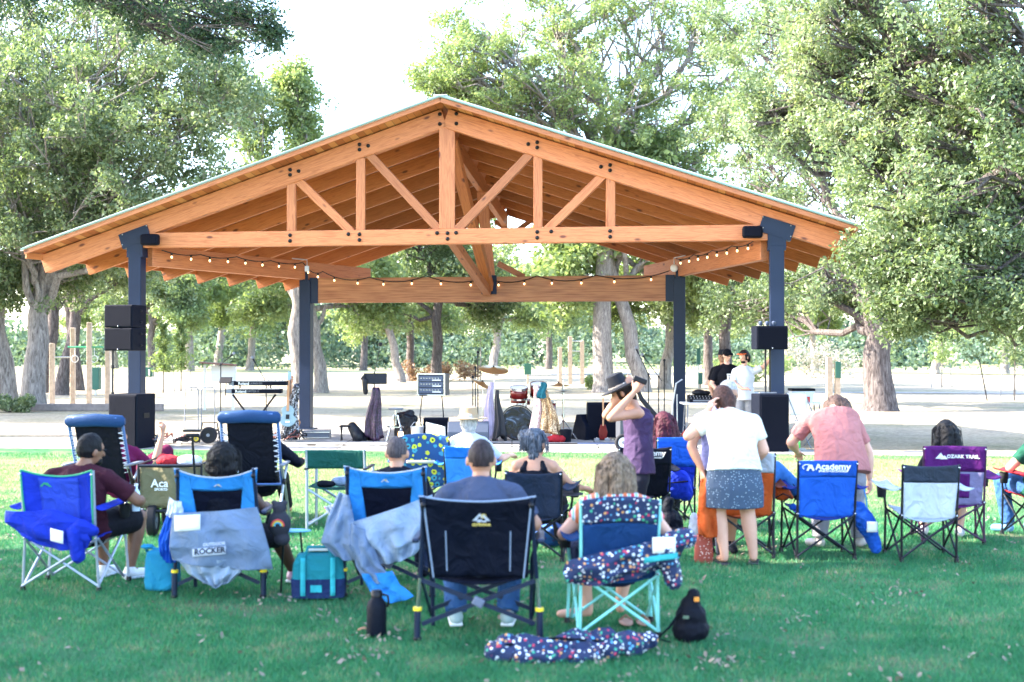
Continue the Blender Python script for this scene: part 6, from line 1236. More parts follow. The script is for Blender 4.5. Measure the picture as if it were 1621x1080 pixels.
for x in (-.05, .05): MB().tube([(x - .03, 0, 0), (x + .02, .1, .45)], .012, 8).build('leg', FALU, t); MB().tube([(x + .05, .2, 0), (x - .05, .1, .6)], .012, 8).build('leg', FBLK, t)
MB().grid(lambda u, v: Vector(((u - .5) * .26, .1 + .3 * v, .42 - .03 * math.sin(3.14 * u))), 6, 6).build('seat', NAVY, t, solid=.008)
# ---- turquoise cooler bag ----
cl_ = GR(258, 936); t = thing('cooler_bag', 'turquoise soft cooler bag standing on the grass left of the grey draped chair', 'bag', (cl_.x, cl_.y, .01), R(-5))
MB().loft([((0, 0, 0), .11, .10), ((0, 0, .04), .118, .105), ((0, 0, .26), .112, .10), ((-.0, 0, .31), .10, .08)], 28, pw=5).build('body', TEAL, t, sub=1); MB().tube([(-.11, 0, .27), (-.14, 0, .33), (-.02, -.02, .30), (.1, 0, .27)], .012, 8).build('strap', TEAL, t); MB().ell((-.115, 0, .32), (.05, .05, .018)).build('lid', TEAL, t)
# ---- light blue rocker, woman with curly hair ----
loc = Vector(setp(347, 948)); c5, f5 = rocker_chair('light blue camp rocker with dark mesh back, seating the woman with hoop earrings', tuple(loc), R(2), .57, .93, LBL, MESH, FBLU, WHC, shock=False, topdip=.07)
logo_mtn(c5, onsheet(f5, .40, .93, .57, .012), 0.005, .835, .030, WHC, mat('gold_mark', (.6, .45, .1), .5))
t = thing('chair_bag', 'grey chair bag with white label and block lettering draped over the left light blue chair', 'bag', tuple(loc), R(2))
dr = [((-.29, -.13, .62), (.29, -.13, .66)), ((-.31, -.17, .50), (.34, -.17, .52)), ((-.31, -.17, .38), (.38, -.16, .36)), ((-.30, -.15, .29), (.40, -.13, .22))]
cloth(dr, 'sleeve', GRYC, t, wr=.014, seed=2, ridge=13)
cloth([((-.26, -.145, .30), (.22, -.14, .30)), ((-.20, -.13, .20), (.18, -.13, .20)), ((-.10, -.11, .13), (.10, -.11, .13)), ((-.02, -.10, .11), (.03, -.10, .11))], 'gathered_end', fabric('silver_lining', (.30, .38, .50), .35), t, wr=.018, seed=6, ridge=30)
cloth([((-.34, -.05, .72), (-.24, -.12, .70)), ((-.36, -.06, .60), (-.22, -.14, .6))], 'flap', WHC, t, wr=.01, seed=3)
MB().grid(lambda u, v: (-.27 + .18 * u, -.205 - .01 * math.sin(3 * u), .50 + .11 * v + .01 * u), 4, 4).build('label', PAPER, t, solid=.002)
MB().grid(lambda u, v: (-.14 + .23 * u, -.226, .325 + .055 * v + .02 * u), 6, 3).build('print_patch', WHC, t, solid=.002); textobj('ROCKER', 'lettering', .055, CHC, t, lambda x, z: (x - .02, -.2295, z + .342 + .08 * (x + .1)), .001, .002); textobj('OUTDOOR', 'lettering', .03, WHC, t, lambda x, z: (x + .01, -.226, z + .405 + .08 * x), .001, .001)
t = thing('chair_bag', 'crumpled royal blue cloth hanging between the cooler and the grey bag', 'bag', tuple(loc), 0); cloth([((-.36, -.04, .60), (-.28, -.04, .62)), ((-.42, -.05, .42), (-.29, -.05, .42)), ((-.40, -.05, .30), (-.29, -.05, .26))], 'cloth', BLU2, t, nu=8, wr=.012, seed=4)
J = seated(.16, .42, .98, .05, .17, .16, .42, .46); J['f'] = (.15, 1, 0)
J['arms'][1] = ((.17, .115, .85), (.29, .20, .62), (.27, .42, .60), (-.2, 1, 0))
J['legs'] = [((-.09, .16, .42), (-.2, .55, .45), (-.2, .60, .085), (-.22, .74, .03)), ((.1, .16, .42), (.34, .48, .36), (.44, .62, .085), (.50, .74, .03))]
pw, hp, M_ = person('woman with dark curly hair and hoop earrings in the left light blue chair', tuple(loc), R(2), J, dict(skin='dark', hair='curly', hm=H_BLK, hw=.012, shirt=BLKC, tank=1, pants=BSH, plen=1.0, bottom='shorts', b=1.08, shoes=mat('pink_shoe', (.5, .3, .4), .5), sole=WSOLE), 'seated audience')
for s_ in (-1, 1): MB().tube([tuple(hp((s_ * .1, -.01, -.07)) + Vector((0, .028 * math.sin(a * .628), .028 * math.cos(a * .628)))) for a in range(11)], .003, 6).build('hoop_earring', CHR, pw)
t = thing('toy_bag', 'small dark plush backpack with a rainbow patch by the curly haired woman', 'bag', tuple(loc + Vector((.42, .05, .46)))); remesh(MB().ell((0, 0, .06), (.085, .06, .10)).ell((.0, 0, .17), (.05, .045, .05)).ell((-.04, 0, .21), .02).ell((.04, 0, .21), .02).ell((.02, 0, -.05), (.06, .05, .05)), 'body', mat('plush_black', (.02, .02, .03), .9), t, .01, 3, .003, 40)
for k, c in enumerate([(.6, .05, .05), (.7, .5, .05), (.05, .35, .5)]): MB().tube([(.045 * (1 - k * .25) * math.cos(a * .35), -.064, .05 + .045 * (1 - k * .25) * math.sin(a * .35)) for a in range(10)], .0055, 6).build('rainbow_patch', mat('rainbow_%s' % 'abc'[k], c, .6), t)
t = thing('folding_table', 'small light blue cup tray right of the left light blue chair', 'tray', tuple(loc + Vector((.50, .12, .46)))); MB().ell((0, 0, 0), (.14, .07, .012)).build('tray', mat('tray_blue', (.12, .4, .62), .4), t)
for s_ in (-1, 1): MB().tube([(s_ * .06, 0, -.005), (s_ * .09, .05, -.46)], .008, 6).build('leg', FBLK, t)
# ---- green director chair ----
loc = Vector(setp(532, 842)); t = thing('director_chair', 'empty dark green director chair with silver frame and side tray', 'chair', tuple(loc), R(-3))
for s_ in (-1, 1):
    MB().tube([(s_ * .29, 0, .0), (s_ * .29, -.0, .42), (s_ * .285, -.05, .80)], .015, 8).build('rear_post', FALU, t); MB().tube([(s_ * .29, .45, 0), (s_ * .29, .45, .60)], .015, 8).build('front_post', FALU, t); MB().box((s_ * .29, .2, .61), (.045, .5, .02)).build('armrest', FBLK, t, bevel=.008)
    MB().tube([(s_ * .28, .02, .05), (-s_ * .28, .02, .40)], .012, 8).build('cross_brace', FALU, t); MB().tube([(s_ * .28, .44, .05), (-s_ * .28, .44, .40)], .012, 8).build('cross_brace', FALU, t); MB().tube([(s_ * .29, .0, .06), (s_ * .29, .45, .06)], .012, 8).build('rail', FALU, t)
MB().grid(lambda u, v: Vector(((u - .5) * .60, -.03 - .03 * v + .03 * (1 - (2 * u - 1) ** 2), .61 + .185 * v)), 14, 6).build('backrest', DGR, t, solid=.008); MB().grid(lambda u, v: Vector(((u - .5) * .56, .02 + .42 * v, .43 - .03 * (1 - (2 * u - 1) ** 2))), 10, 8).build('seat', DGR, t, solid=.01)
t2 = thing('bag', 'clear wrapped grey bundle lying on the seat of the green director chair', 'bag', tuple(loc + Vector((.06, .15, .42)))); remesh(MB().ell((0, 0, .05), (.13, .08, .05)).ell((.1, 0, .07), (.08, .06, .05)), 'body', GRYC, t2, .01, 2, .01, 40)
t2 = thing('bag', 'black pouch on the seat of the green director chair', 'bag', tuple(loc + Vector((-.13, .10, .41)))); remesh(MB().cap((-.04, 0, .04), (.08, 0, .04), .035, .03), 'body', BLKC, t2, .01, 2, .006, 40)
# ---- teal bag ----
tl_ = GR(505, 944); t = thing('tote_bag', 'teal and navy cooler tote on the grass between the two light blue chairs', 'bag', (tl_.x, tl_.y, .01), R(4))
MB().loft([((0, 0, 0), .19, .12), ((0, 0, .13), .195, .125), ((0, 0, .135), .185, .12)], 28, pw=6).build('lower_body', fabric('navy_panel', (.015, .03, .10)), t); MB().loft([((0, 0, .13), .19, .12), ((0, 0, .24), .18, .115), ((0, 0, .30), .15, .09), ((0, 0, .31), .09, .05)], 28, pw=5).build('upper_body', TEAL2, t)
for x in (-.12, .09): MB().grid(lambda u, v: (x + .035 * u, -.13 - .008 * math.sin(3.14 * v), .02 + .27 * v), 2, 8).build('strap', fabric('aqua_strap', (.04, .42, .48)), t, solid=.006)
MB().box((-.01, -.128, .07), (.08, .006, .05)).build('patch', fabric('aqua_strap', (.04, .42, .48)), t, smooth=False); MB().tube([(-.1, -.1, .27), (-.07, -.08, .36), (.07, -.08, .36), (.1, -.1, .27)], .011, 8).build('handle', TEAL2, t); MB().box((.0, .02, .335), (.16, .08, .03)).build('ice_pack', WP, t, bevel=.008)
t = thing('child_shoe_toy', 'pink and white patterned towel fallen beside the second light blue chair', 'towel', tuple(GR(530, 900) + Vector((0, .4, .30)))); cloth([((-.15, 0, .16), (-.03, 0, .2)), ((-.10, -.02, .08), (.06, -.02, .10)), ((.0, -.02, .0), (.12, -.02, -.02))], 'cloth', pattern('pink_white_print', (.6, .6, .65), [(.6, .1, .2), (.1, .5, .5), (.6, .2, .3)], 12, .45), t, nu=8, wr=.02, seed=8)
# ---- second light blue rocker, bald man ----
loc = Vector(setp(614, 946)); c9, f9 = rocker_chair('light blue camp rocker with dark mesh back, seating the man with a shaved head', tuple(loc), R(-3), .58, .94, LBL, MESH, FBLU, WHC, shock=False, topdip=.05)
logo_mtn(c9, onsheet(f9, .40, .94, .58, .012), -.01, .855, .030, WHC, mat('gold_mark', (.6, .45, .1), .5))
t = thing('chair_bag', 'silvery grey chair bag hanging off a light blue chair, blue tip trailing on grass', 'bag', tuple(loc), R(-3))
cloth([((-.34, -.06, .76), (-.26, -.13, .74)), ((-.42, -.10, .56), (-.22, -.16, .56)), ((-.46, -.12, .40), (-.14, -.18, .42)), ((-.36, -.12, .30), (-.10, -.17, .30))], 'left_fold', GRYC, t, nu=12, wr=.02, seed=11, ridge=16)
cloth([((-.26, -.15, .54), (.33, -.10, .74)), ((-.20, -.19, .46), (.34, -.13, .56)), ((-.10, -.19, .36), (.30, -.14, .44)), ((-.04, -.17, .26), (.22, -.14, .33))], 'right_fold', fabric('silver_lining', (.30, .38, .50), .35), t, wr=.02, seed=12, ridge=20)
cloth([((-.25, -.17, .56), (-.12, -.18, .50)), ((-.24, -.20, .40), (-.08, -.20, .40)), ((-.20, -.20, .25), (-.02, -.20, .26)), ((-.12, -.20, .14), (.06, -.20, .17))], 'hanging_tail', GRYC, t, nu=10, wr=.014, seed=13, ridge=12)
cloth([((-.16, -.205, .20), (.06, -.205, .22)), ((-.10, -.22, .08), (.12, -.22, .12)), ((-.02, -.26, .02), (.22, -.26, .05))], 'blue_tip', LBL, t, nu=12, wr=.014, seed=14, ridge=14)
J = seated(.22, .44, 1.0, .08, .19, .16, .42, .45, hx=-.0)
J['f'] = (.12, 1, -.05)
person('man with a shaved head and dark t-shirt seated in the second light blue chair', tuple(loc + Vector((.03, .1, 0))), 0, J, dict(skin='tan', hair='buzz', hm=H_BUZ, hw=.0, shirt=fabric('dark_navy_tee', (.004, .006, .014), .85, .02), sleeves=(.6, .6), pants=fabric('dark_jeans', (.02, .03, .07)), b=1.15, bd=1.1, shoes=BLKC), 'seated audience')
# ---- centre man in black rocker ----
loc = Vector(setp(757, 1016)); c12, f12 = rocker_chair('big black camp rocker with shock absorber legs and yellow rings in the centre foreground', tuple(loc), R(-1.5), .685, .885, fabric('black_ripstop', (.0012, .003, .011), .7, .01), None, FBLU, mat('silver_piping', (.22, .28, .40), .5), low=.38, topdip=.035)
logo_mtn(c12, onsheet(f12, .38, .885, .685, .012), .02, .745, .055, WHC, mat('gold_mark', (.6, .45, .1), .5)); textobj('GCI', 'lettering', .036, WHC, c12, lambda x, z: (x + .02, onsheet(f12, .38, .885, .685, .012)(x, .735)[1], z + .725), .001, .002); textobj('OUTDOOR', 'lettering', .022, mat('gold_mark', (.6, .45, .1), .5), c12, lambda x, z: (x + .02, onsheet(f12, .38, .885, .685, .012)(x, .71)[1], z + .70), .001, .001)
J = seated(.24, .48, 1.06, 0, .215, .15, .42, .40); J['legs'] = [((s_ * .1, .24, .47), (s_ * .19, .62, .49), (s_ * .165, .42, .09), (s_ * .18, .56, .035)) for s_ in (-1, 1)]
J['arms'] = [((-.225, .17, .92), (-.33, .16, .68), (-.30, .42, .66)), ((.225, .17, .92), (.335, .16, .68), (.31, .42, .66))]
JEAN = fabric('blue_jeans', (.035, .10, .26)); SNK = mat('sneaker_grey', (.32, .42, .42), .5)
person('broad man with cropped dark hair in slate t-shirt and jeans in the black rocker', tuple(loc + Vector((.01, .0, 0))), 0, J, dict(skin='tan', hair='buzz', hm=hairmat('cropped_dark_hair', (.014, .009, .010), (.045, .030, .032)), hw=.0, hs=1.06, shirt=fabric('slate_tee', (.05, .065, .115), .85, .02), sleeves=(.8, .8), pants=JEAN, b=1.22, bd=1.15, shoes=SNK, sole=WP), 'seated audience', .0085)
# ---- flask ----
fl_ = GR(596, 1006); t = thing('water_flask', 'black insulated water flask standing on the grass', 'bottle', (fl_.x, fl_.y, .01)); MB().lathe([(0, 0), (.058, 0), (.062, .01), (.062, .17), (.055, .20), (.035, .225), (.032, .235), (0, .235)], n=26).build('body', fabric('flask_black', (.003, .005, .012), .6, 0), t); MB().lathe([(0, .235), (.036, .235), (.036, .265), (.028, .275), (0, .275)], n=20).build('lid', BOLT, t); MB().tube([(.03, 0, .25), (.07, 0, .24), (.075, 0, .19), (.064, 0, .17)], .008, 8).build('handle', BOLT, t)
lf = thing('leaf', 'brown leaf curled at the foot of the black flask', 'leaf', tuple(GR(576, 1004) + Vector((0, 0, .03)))); MB().grid(lambda u, v: Vector(((u - .5) * .07, (v - .5) * .05, .012 * math.sin(3 * u) + .008 * math.sin(5 * v))), 5, 5).build('blade', mat('brown_leaf', (.3, .16, .09), .8), lf, solid=.002)
# ---- blonde woman in the llama chair ----
loc = Vector(setp(979, 1012)); LN = fabric('deep_blue_back', (.008, .04, .13)); c16, f16, _ = quad_chair('navy camp chair with llama print top band and mint green legs', tuple(loc), R(3), .47, .85, LN, LLAMA, MINT, None, LN, sag=.05, top=-.02, bandh=.14, feet=1.03, droop=.0)
t = thing('chair_bag', 'llama print chair bag with a white label slung across the mint legged chair', 'bag', tuple(loc), R(3))
cloth([((-.33, -.12, .50), (.36, -.13, .66)), ((-.36, -.17, .44), (.38, -.17, .60)), ((-.34, -.16, .37), (.36, -.15, .52)), ((-.24, -.12, .34), (.30, -.12, .46))], 'sleeve', LLAMA, t, wr=.022, seed=21, ridge=15); remesh(MB().cap((.26, -.15, .55), (.32, -.12, .36), .07, .05).cap((.3, -.12, .6), (.40, -.08, .62), .06, .06), 'gathered_end', LLAMA, t, .012, 2, .014, 26)
MB().grid(lambda u, v: (.17 + .14 * u, -.222 + .01 * u, .55 + .095 * v), 3, 3).build('label', PAPER, t, solid=.002); MB().grid(lambda u, v: (.12 + .20 * u, -.226 + .006 * math.sin(5 * u), .49 + .035 * v + .03 * u), 6, 3).build('teal_band', fabric('teal_band', (.05, .42, .45)), t, solid=.003)
J = seated(.25, .44, .96, .02, .18, .16, .42, .42, hx=0); J['arms'] = [((-.19, .2, .84), (-.33, .20, .62), (-.12, .42, .62), (.9, .5, 0)), ((.19, .155, .84), (.32, .18, .60), (.2, .40, .60))]
J['legs'] = [((-.09, .2, .44), (-.22, .55, .46), (-.16, .50, .09), (-.34, .52, .04)), ((.09, .2, .44), (.12, .60, .46), (.06, .62, .09), (.08, .75, .04))]
stripe = bpy.data.materials.new('serape_sleeve'); stripe.use_nodes = True; n = stripe.node_tree; w_ = n.nodes.new('ShaderNodeTexWave'); w_.inputs['Scale'].default_value = 3.2; w_.inputs['Distortion'].default_value = .8; n.links.new(mapping(n, (1, .2, .9)), w_.inputs[0]); wn = ramp(n, w_.outputs[0], [(.08, (.5, .02, .03)), (.22, (.65, .65, .66)), (.42, (.02, .28, .40)), (.55, (.03, .35, .2)), (.72, (.65, .65, .67)), (.9, (.55, .12, .03))]); n.links.new(wn, n.nodes['Principled BSDF'].inputs['Base Color'])
person('woman with shoulder length blonde waves and rainbow striped sleeves in the llama print chair', tuple(loc), 0, J, dict(skin='light', hair='long', hm=H_BLD, hw=.014, hs=1.0, shirt=stripe, sleeves=(.55, .55), pants=fabric('navy_capri', (.012, .02, .06)), plen=1.4, b=1.1), 'seated audience', .0085)
t = thing('sandal', 'pair of tan sandals on the grass beneath the mint legged chair', 'sandals', tuple(GR(1005, 990) + Vector((0, 0, .015)))); 
for x in (-.06, .05): MB().ell((x, 0, .01), (.045, .11, .012)).build('sole', mat('tan_sole', (.4, .22, .15), .7), t); MB().tube([(x - .045, .03, .01), (x, .03, .05), (x + .045, .03, .01)], .008, 6).build('strap', mat('tan_strap', (.25, .12, .08), .7), t)
# ---- llama bag on the ground ----
g_ = GR(905, 1042); t = thing('chair_bag', 'second llama print bag lying flat on the grass in the foreground', 'bag', (g_.x, g_.y, .0), R(5))
b = MB().cap((-.44, 0, .04), (-.30, .02, .06), .05, .075).cap((-.30, .02, .06), (-.12, .0, .05), .075, .06).cap((-.12, .0, .05), (.02, .06, .07), .055, .08).cap((.02, .06, .07), (.2, .0, .05), .08, .055).cap((.2, .0, .05), (.34, .06, .06), .055, .07).cap((.34, .06, .06), (.46, .08, .08), .065, .05).cap((-.3, -.06, .03), (.1, -.08, .03), .035, .04).cap((.1, .1, .07), (.25, .12, .11), .05, .03).ell((-.38, .04, .1), .045); remesh(b, 'sleeve', LLAMA, t, .009, 2, .03, 17, 4, .006, 50); MB().tube([(-.4, -.03, .09), (-.1, -.02, .125), (.2, -.02, .10)], .008, 6).build('strap', BLKC, t)
# ---- black backpack ----
g_ = GR(1092, 1016); t = thing('backpack', 'small black drawstring backpack sitting on the grass at the right of the mint legged chair', 'bag', (g_.x, g_.y, .0), R(-6))
b = MB().ell((0, 0, .08), (.115, .09, .085)).ell((.0, .0, .15), (.095, .08, .09)).ell((0, 0, .22), (.06, .05, .06)).cap((0, 0, .24), (.02, 0, .285), .03, .04); remesh(b, 'body', fabric('backpack_black', (.003, .004, .009), .7, 0), t, .009, 3, .012, 22, 2); MB().tube([(-.06, -.05, .2), (-.13, -.06, .10), (-.20, -.05, .03), (-.12, -.08, .015)], .008, 6).build('strap', BLKC, t); MB().box((-.03, -.088, .17), (.035, .006, .02)).build('buckle', CHR, t, smooth=False); MB().box((.035, -.04, .27), (.03, .02, .025)).build('orange_tag', mat('orange_tag', (.7, .25, .03), .5), t, smooth=False)
# ---- sunflower chair and light blue chair with straw hat ----
loc = Vector(setp(670, 826)); quad_chair('sunflower print camp chair in front of the shaved man', tuple(loc), R(4), .52, .88, SUNF, None, FBLK, None, SUNF, sag=.06, top=-.03, droop=.0)
t = thing('paper_sheet', 'white sheet of paper tucked behind the sunflower chair', 'paper', tuple(loc + Vector((.12, .1, .90)))); MB().grid(lambda u, v: Vector(((u - .5) * .2, .03 * math.sin(3 * u), .12 * v - .05 * u)), 4, 4).build('sheet', PAPER, t, solid=.003)
t = thing('towel', 'beige folded towel over the seat edge of the sunflower chair', 'towel', tuple(loc + Vector((-.02, -.10, .62)))); MB().box((0, 0, 0), (.30, .03, .035)).build('cloth', mat('beige_cloth', (.5, .45, .36), .9), t, bevel=.012)
loc = Vector(setp(740, 830)); quad_chair('light blue camp chair with the straw hatted person', tuple(loc), R(-3), .46, .80, fabric('sky_blue_cloth', (.05, .26, .68)), fabric('sky_blue_band', (.02, .17, .60)), FBLK, None, None, sag=.06, top=.02, bandh=.12)
J = seated(.25, .45, 1.02, 0, .16); J['arms'][1] = ((.16, .2, .9), (.34, .22, .74), (.42, .4, .66), (.5, 1, 0))
ps, hp, M_ = person('person in a straw hat with white hair and pale shirt in a light chair', tuple(loc + Vector((0, 0, 0))), 0, J, dict(skin='light', hair='nape', hm=hairmat('white_hair', (.22, .21, .20), (.5, .48, .46)), shirt=fabric('white_blouse', (.6, .62, .7)), sleeves=(.9, .9), pants=NAVY, b=.98, shoes=BLKC), 'seated audience', .011)
STR = mat('straw', (.34, .24, .14), .85, bump=.5, bscale=90)
o = MB().lathe([(.0, .125), (.06, .125), (.085, .11), (.095, .05), (.10, .0), (.15, -.012), (.205, -.004), (.205, .002), (.15, -.004), (.10, .012)], tuple(hp((0, -.005, .045))), 36, M_, cap=False).build('straw_hat', STR, ps); MB().lathe([(.101, .0), (.099, .035)], tuple(hp((0, -.005, .045))), 36, M_, cap=False).build('hat_band', mat('hat_band_brown', (.30, .22, .13), .8), o, solid=.004)
# ---- grey haired woman in black ----
loc = Vector(setp(846, 890)); quad_chair('plain black camp chair turned slightly, the grey haired woman in it', tuple(loc), R(-10), .46, .76, fabric('faded_black', (.018, .028, .055)), None, FBLK, None, None, sag=.05, top=.03, droop=.0)
J = seated(.24, .43, .95, -.03, .17); J['arms'] = [((-.17, .18, .90), (-.24, .2, .66), (-.15, .42, .62)), ((.17, .18, .90), (.30, .30, .68), (.38, .50, .56), (.5, .7, -.2))]; J['f'] = (.5, .85, -.1)
pg, hp, M_ = person('woman with curly grey hair tied in a side bun wearing a black tank top', tuple(loc + Vector((-.02, .05, 0))), R(-8), J, dict(skin='tan', hair='bun', hm=H_GRY, hw=.014, hs=1.05, shirt=fabric('black_tank', (.003, .004, .009), .8, 0), tank=1, top='tank_top', pants=BSH, b=1.05), 'seated audience', .0095)
MB().ell(hp((-.105, -.045, .045)), (.03, .035, .035)).build('scrunchie', BLKC, pg)
t = thing('sun_hat', 'black brimmed hat hanging on the arm beside the grey haired woman', 'hat', tuple(PX(893, 780, 10.9))); MB().lathe([(.0, .07), (.06, .065), (.08, .0), (.16, -.012), (.16, -.006), (.08, .006)], n=28, cap=False).build('hat', mat('felt_tan', (.06, .05, .06), .9), t, solid=.004)
t = thing('tote_bag', 'blue patterned bag under the chair of the grey haired woman', 'bag', tuple(GR(872, 872) + Vector((0, .3, 0)))); remesh(MB().ell((0, 0, .1), (.14, .1, .11)).ell((.1, 0, .13), (.09, .08, .09)), 'body', pattern('blue_bag_print', (.02, .10, .35), [(.3, .5, .7), (.05, .05, .2)], 20, .4), t, .012, 2, .014, 22)
t = thing('blanket', 'pale green mat spread on the grass left of the grey haired woman', 'mat', tuple(GR(815, 770) + Vector((0, -1.5, .03)))); cloth([((-.25, .3, .02), (.3, .3, .02)), ((-.28, 0, .02), (.3, 0, .02)), ((-.25, -.3, .02), (.28, -.3, .02))], 'cloth', fabric('pale_green_mat', (.08, .30, .30)), t, wr=.005)
# ---------------- right half of the audience ----------------
BLKF = mat('black_felt', (.003, .004, .010), .9, bump=.2, bscale=120)
# black Academy chair and blue chair behind the blonde woman
loc = Vector(setp(1018, 846)); ca, fa, sa = quad_chair('black camp chair with white lettering on its top band, behind the blonde woman', tuple(loc), R(4), .50, .84, BLKC, fabric('black_band', (.006, .008, .018), .8, 0), FBLK, None, None, sag=.05, top=.02, droop=.0)
textobj('Academy', 'lettering', .075, WP, ca, lambda x, z: (x + .06, onsheet(fa, .36, .84, .5, .014)(x + .06, .78)[1], z + .755), .001, .002); textobj('SPORTS+OUTDOORS', 'lettering', .022, WP, ca, lambda x, z: (x + .06, onsheet(fa, .36, .84, .5, .014)(x + .06, .74)[1], z + .727), .001, .001)
t = thing('tote_bag', 'heap of black bags on the ground right of the black lettered chair', 'bag', tuple(GR(1068, 862) + Vector((0, .3, 0)))); remesh(MB().ell((-.02, 0, .15), (.14, .12, .14)).ell((.05, -.1, .06), (.15, .1, .07)).cap((-.05, 0, .25), (-.02, 0, .36), .06, .05), 'body', BLKC, t, .012, 2, .018, 18)
loc = Vector(setp(1068, 836)); quad_chair('royal blue camp chair with a bulging pocket, the maroon haired person sits in it', tuple(loc), R(8), .40, .90, BLU, fabric('royal_blue_band', (.02, .12, .6)), FBLK, None, None, sag=.06, top=.0, bandh=.28, droop=.0)
t = thing('chair_bag', 'round royal blue bag hanging low on the back of the blue chair', 'bag', tuple(loc)); remesh(MB().ell((.0, -.14, .44), (.15, .07, .15)).ell((.08, -.14, .36), (.08, .06, .08)), 'body', BLU, t, .012, 2, .014, 20); MB().tube([(-.1, -.2, .46), (.1, -.21, .48)], .008, 6).build('strap', BLKC, t)
J = seated(.25, .45, 1.0, 0, .18); J['f'] = (-.4, .9, -.1); J['arms'][1] = ((.18, .2, .89), (.28, .28, .66), (.1, .45, .62))
person('person with long maroon hair and dark clothes in the royal blue chair', tuple(loc + Vector((-.08, .02, 0))), 0, J, dict(skin='light', hair='long', hm=H_RED, hw=.01, shirt=fabric('dark_maroon_top', (.03, .008, .02), .85, 0), sleeves=(1.7, 1.7), pants=BSH, b=1.0, shoes=BLKC), 'seated audience', .012)
t = thing('paper_bag', 'crumpled white plastic bags on the grass left of the orange cloth', 'bag', tuple(GR(1088, 868) + Vector((0, .1, 0)))); remesh(MB().ell((0, 0, .07), (.09, .07, .08)).ell((.07, 0, .15), (.05, .04, .16)), 'body', mat('white_bag', (.62, .64, .72), .5), t, .011, 1, .014, 26)
# woman with the black hat
loc = Vector(((1010 - 810) / F * 11.6, 11.6, .01))
J = dict(P=(0, 0, .80), W=(0, .01, .99), C=(.0, .02, 1.15), N=(-.06, .02, 1.29), H=(-.15, .05, 1.385), f=(-.95, .1, -.45), u=(-.35, 0, 1), side=(.25, -.97, 0), sideP=(.3, -.95, 0),
    arms=[((-.10, .17, 1.24), (-.29, .10, 1.17), (-.14, .0, 1.40), (.5, 0, .8), (0, .6, 0), 30, (0, 0, 1)), ((-.02, -.15, 1.22), (-.27, -.20, 1.16), (-.06, -.13, 1.38), (.45, .05, .62), (0, .8, -.2), 22, (-.3, 0, 1))],
    legs=[((-.02, .09, .76), (-.05, .10, .42), (0, .12, .09), (-.13, .12, .03)), ((.02, -.09, .76), (-.02, -.1, .42), (.04, -.1, .09), (-.1, -.1, .03))])
pk, hp, M_ = person('woman in a purple tank top standing in profile, both hands raised to her black hat', tuple(loc), 0, J, dict(skin='tan', hair='nape', hm=H_DBR, shirt=TANK, tank=1, top='tank_top', tail=.16, flare=1.08, pants=fabric('dark_leggings', (.02, .02, .03), .8, 0), b=.92, bd=1.02, shoes=BLKC), 'people standing on the lawn', .0085)
o = MB().lathe([(.0, .13), (.05, .135), (.08, .12), (.09, .06), (.098, .0), (.14, -.018), (.19, -.006), (.19, .0), (.14, -.01), (.10, .010)], tuple(hp((0, 0, .05))), 36, M_, cap=False).build('felt_hat', BLKF, pk); MB().lathe([(.10, .004), (.0975, .026)], tuple(hp((0, 0, .05))), 36, M_, cap=False).build('hat_band', pattern('braided_band', (.2, .17, .15), [(.6, .58, .55), (.1, .08, .07)], 60, .45), o, solid=.006)
MB().box((.0, -.16, 1.5), (.13, .02, .05), Matrix.Rotation(R(20), 3, 'Y')).build('sunglasses', BOLT, pk, bevel=.01)
# white tee woman
loc = Vector(((1162 - 810) / F * 10.45, 10.45, .01))
J = dict(P=(.0, .02, .80), W=(.0, .05, .96), C=(.0, .12, 1.12), N=(-.03, .22, 1.255), H=(-.04, .32, 1.335), f=(-.15, .9, -.5), side=(1, .05, 0),
    arms=[((-.20, .17, 1.20), (-.36, .16, 1.05), (-.19, .20, 1.24), (.35, .15, .85), (1, .2, 0), 25, (0, -.3, 1)), ((.20, .16, 1.18), (.27, .14, .93), (.20, .34, .80), (-.2, 1, -.4), (-1, 0, 0), 40)],
    legs=[((-.10, .02, .77), (-.125, .06, .44), (-.085, -.0, .085), (-.11, .14, .03)), ((.10, .02, .77), (.115, .06, .44), (.16, .03, .085), (.19, .16, .03))])
person('woman in a white t-shirt and grey patterned skirt standing bent forward, hand at her ear', tuple(loc), 0, J, dict(skin='light', hair='nape', hm=H_BRN, hw=.006, shirt=fabric('white_tee', (.74, .75, .70), .85, .15), sleeves=(.62, .62), inf=.022, tail=.03, flare=1.05, belly=.02, skirt=SKIRT, skirtz=.47, b=1.2, bd=1.15, hip=1.0, sandal=mat('dark_sandal', (.02, .02, .03), .6)), 'people standing on the lawn', .0085)
# person hidden behind her in a lavender shirt
J = dict(P=(.0, 0, .78), W=(.0, 0, .96), C=(.0, 0, 1.12), N=(0, -.02, 1.28), H=(0.06, -.06, 1.38), f=(.2, -1, -.2), arms=[((-.21, -.03, 1.18), (-.27, -.08, .93), (-.19, -.15, .74), (.15, -.1, -.9), (1, 0, 0), 20, (0, -1, 0)), ((.2, 0, 1.18), (.26, .02, .9), (.22, -.05, .68))],
    legs=[((-.1, 0, .76), (-.1, .02, .42), (-.1, .05, .09), (-.1, -.08, .03)), ((.1, 0, .76), (.1, .02, .42), (.1, .05, .09), (.1, -.08, .03))])
person('person in a lavender shirt mostly hidden behind the woman in white, tanned arm hanging', tuple(Vector(((1140 - 810) / F * 11.1, 11.1, .01))), 0, J, dict(skin='tan', hair='short', hm=hairmat('white_hair', (.4, .38, .36), (.75, .72, .68)), shirt=fabric('lavender_shirt', (.25, .25, .48)), sleeves=(.55, .55), pants=BSH, plen=1.0, b=1.0, shoes=BLKC), 'people standing on the lawn', .01)
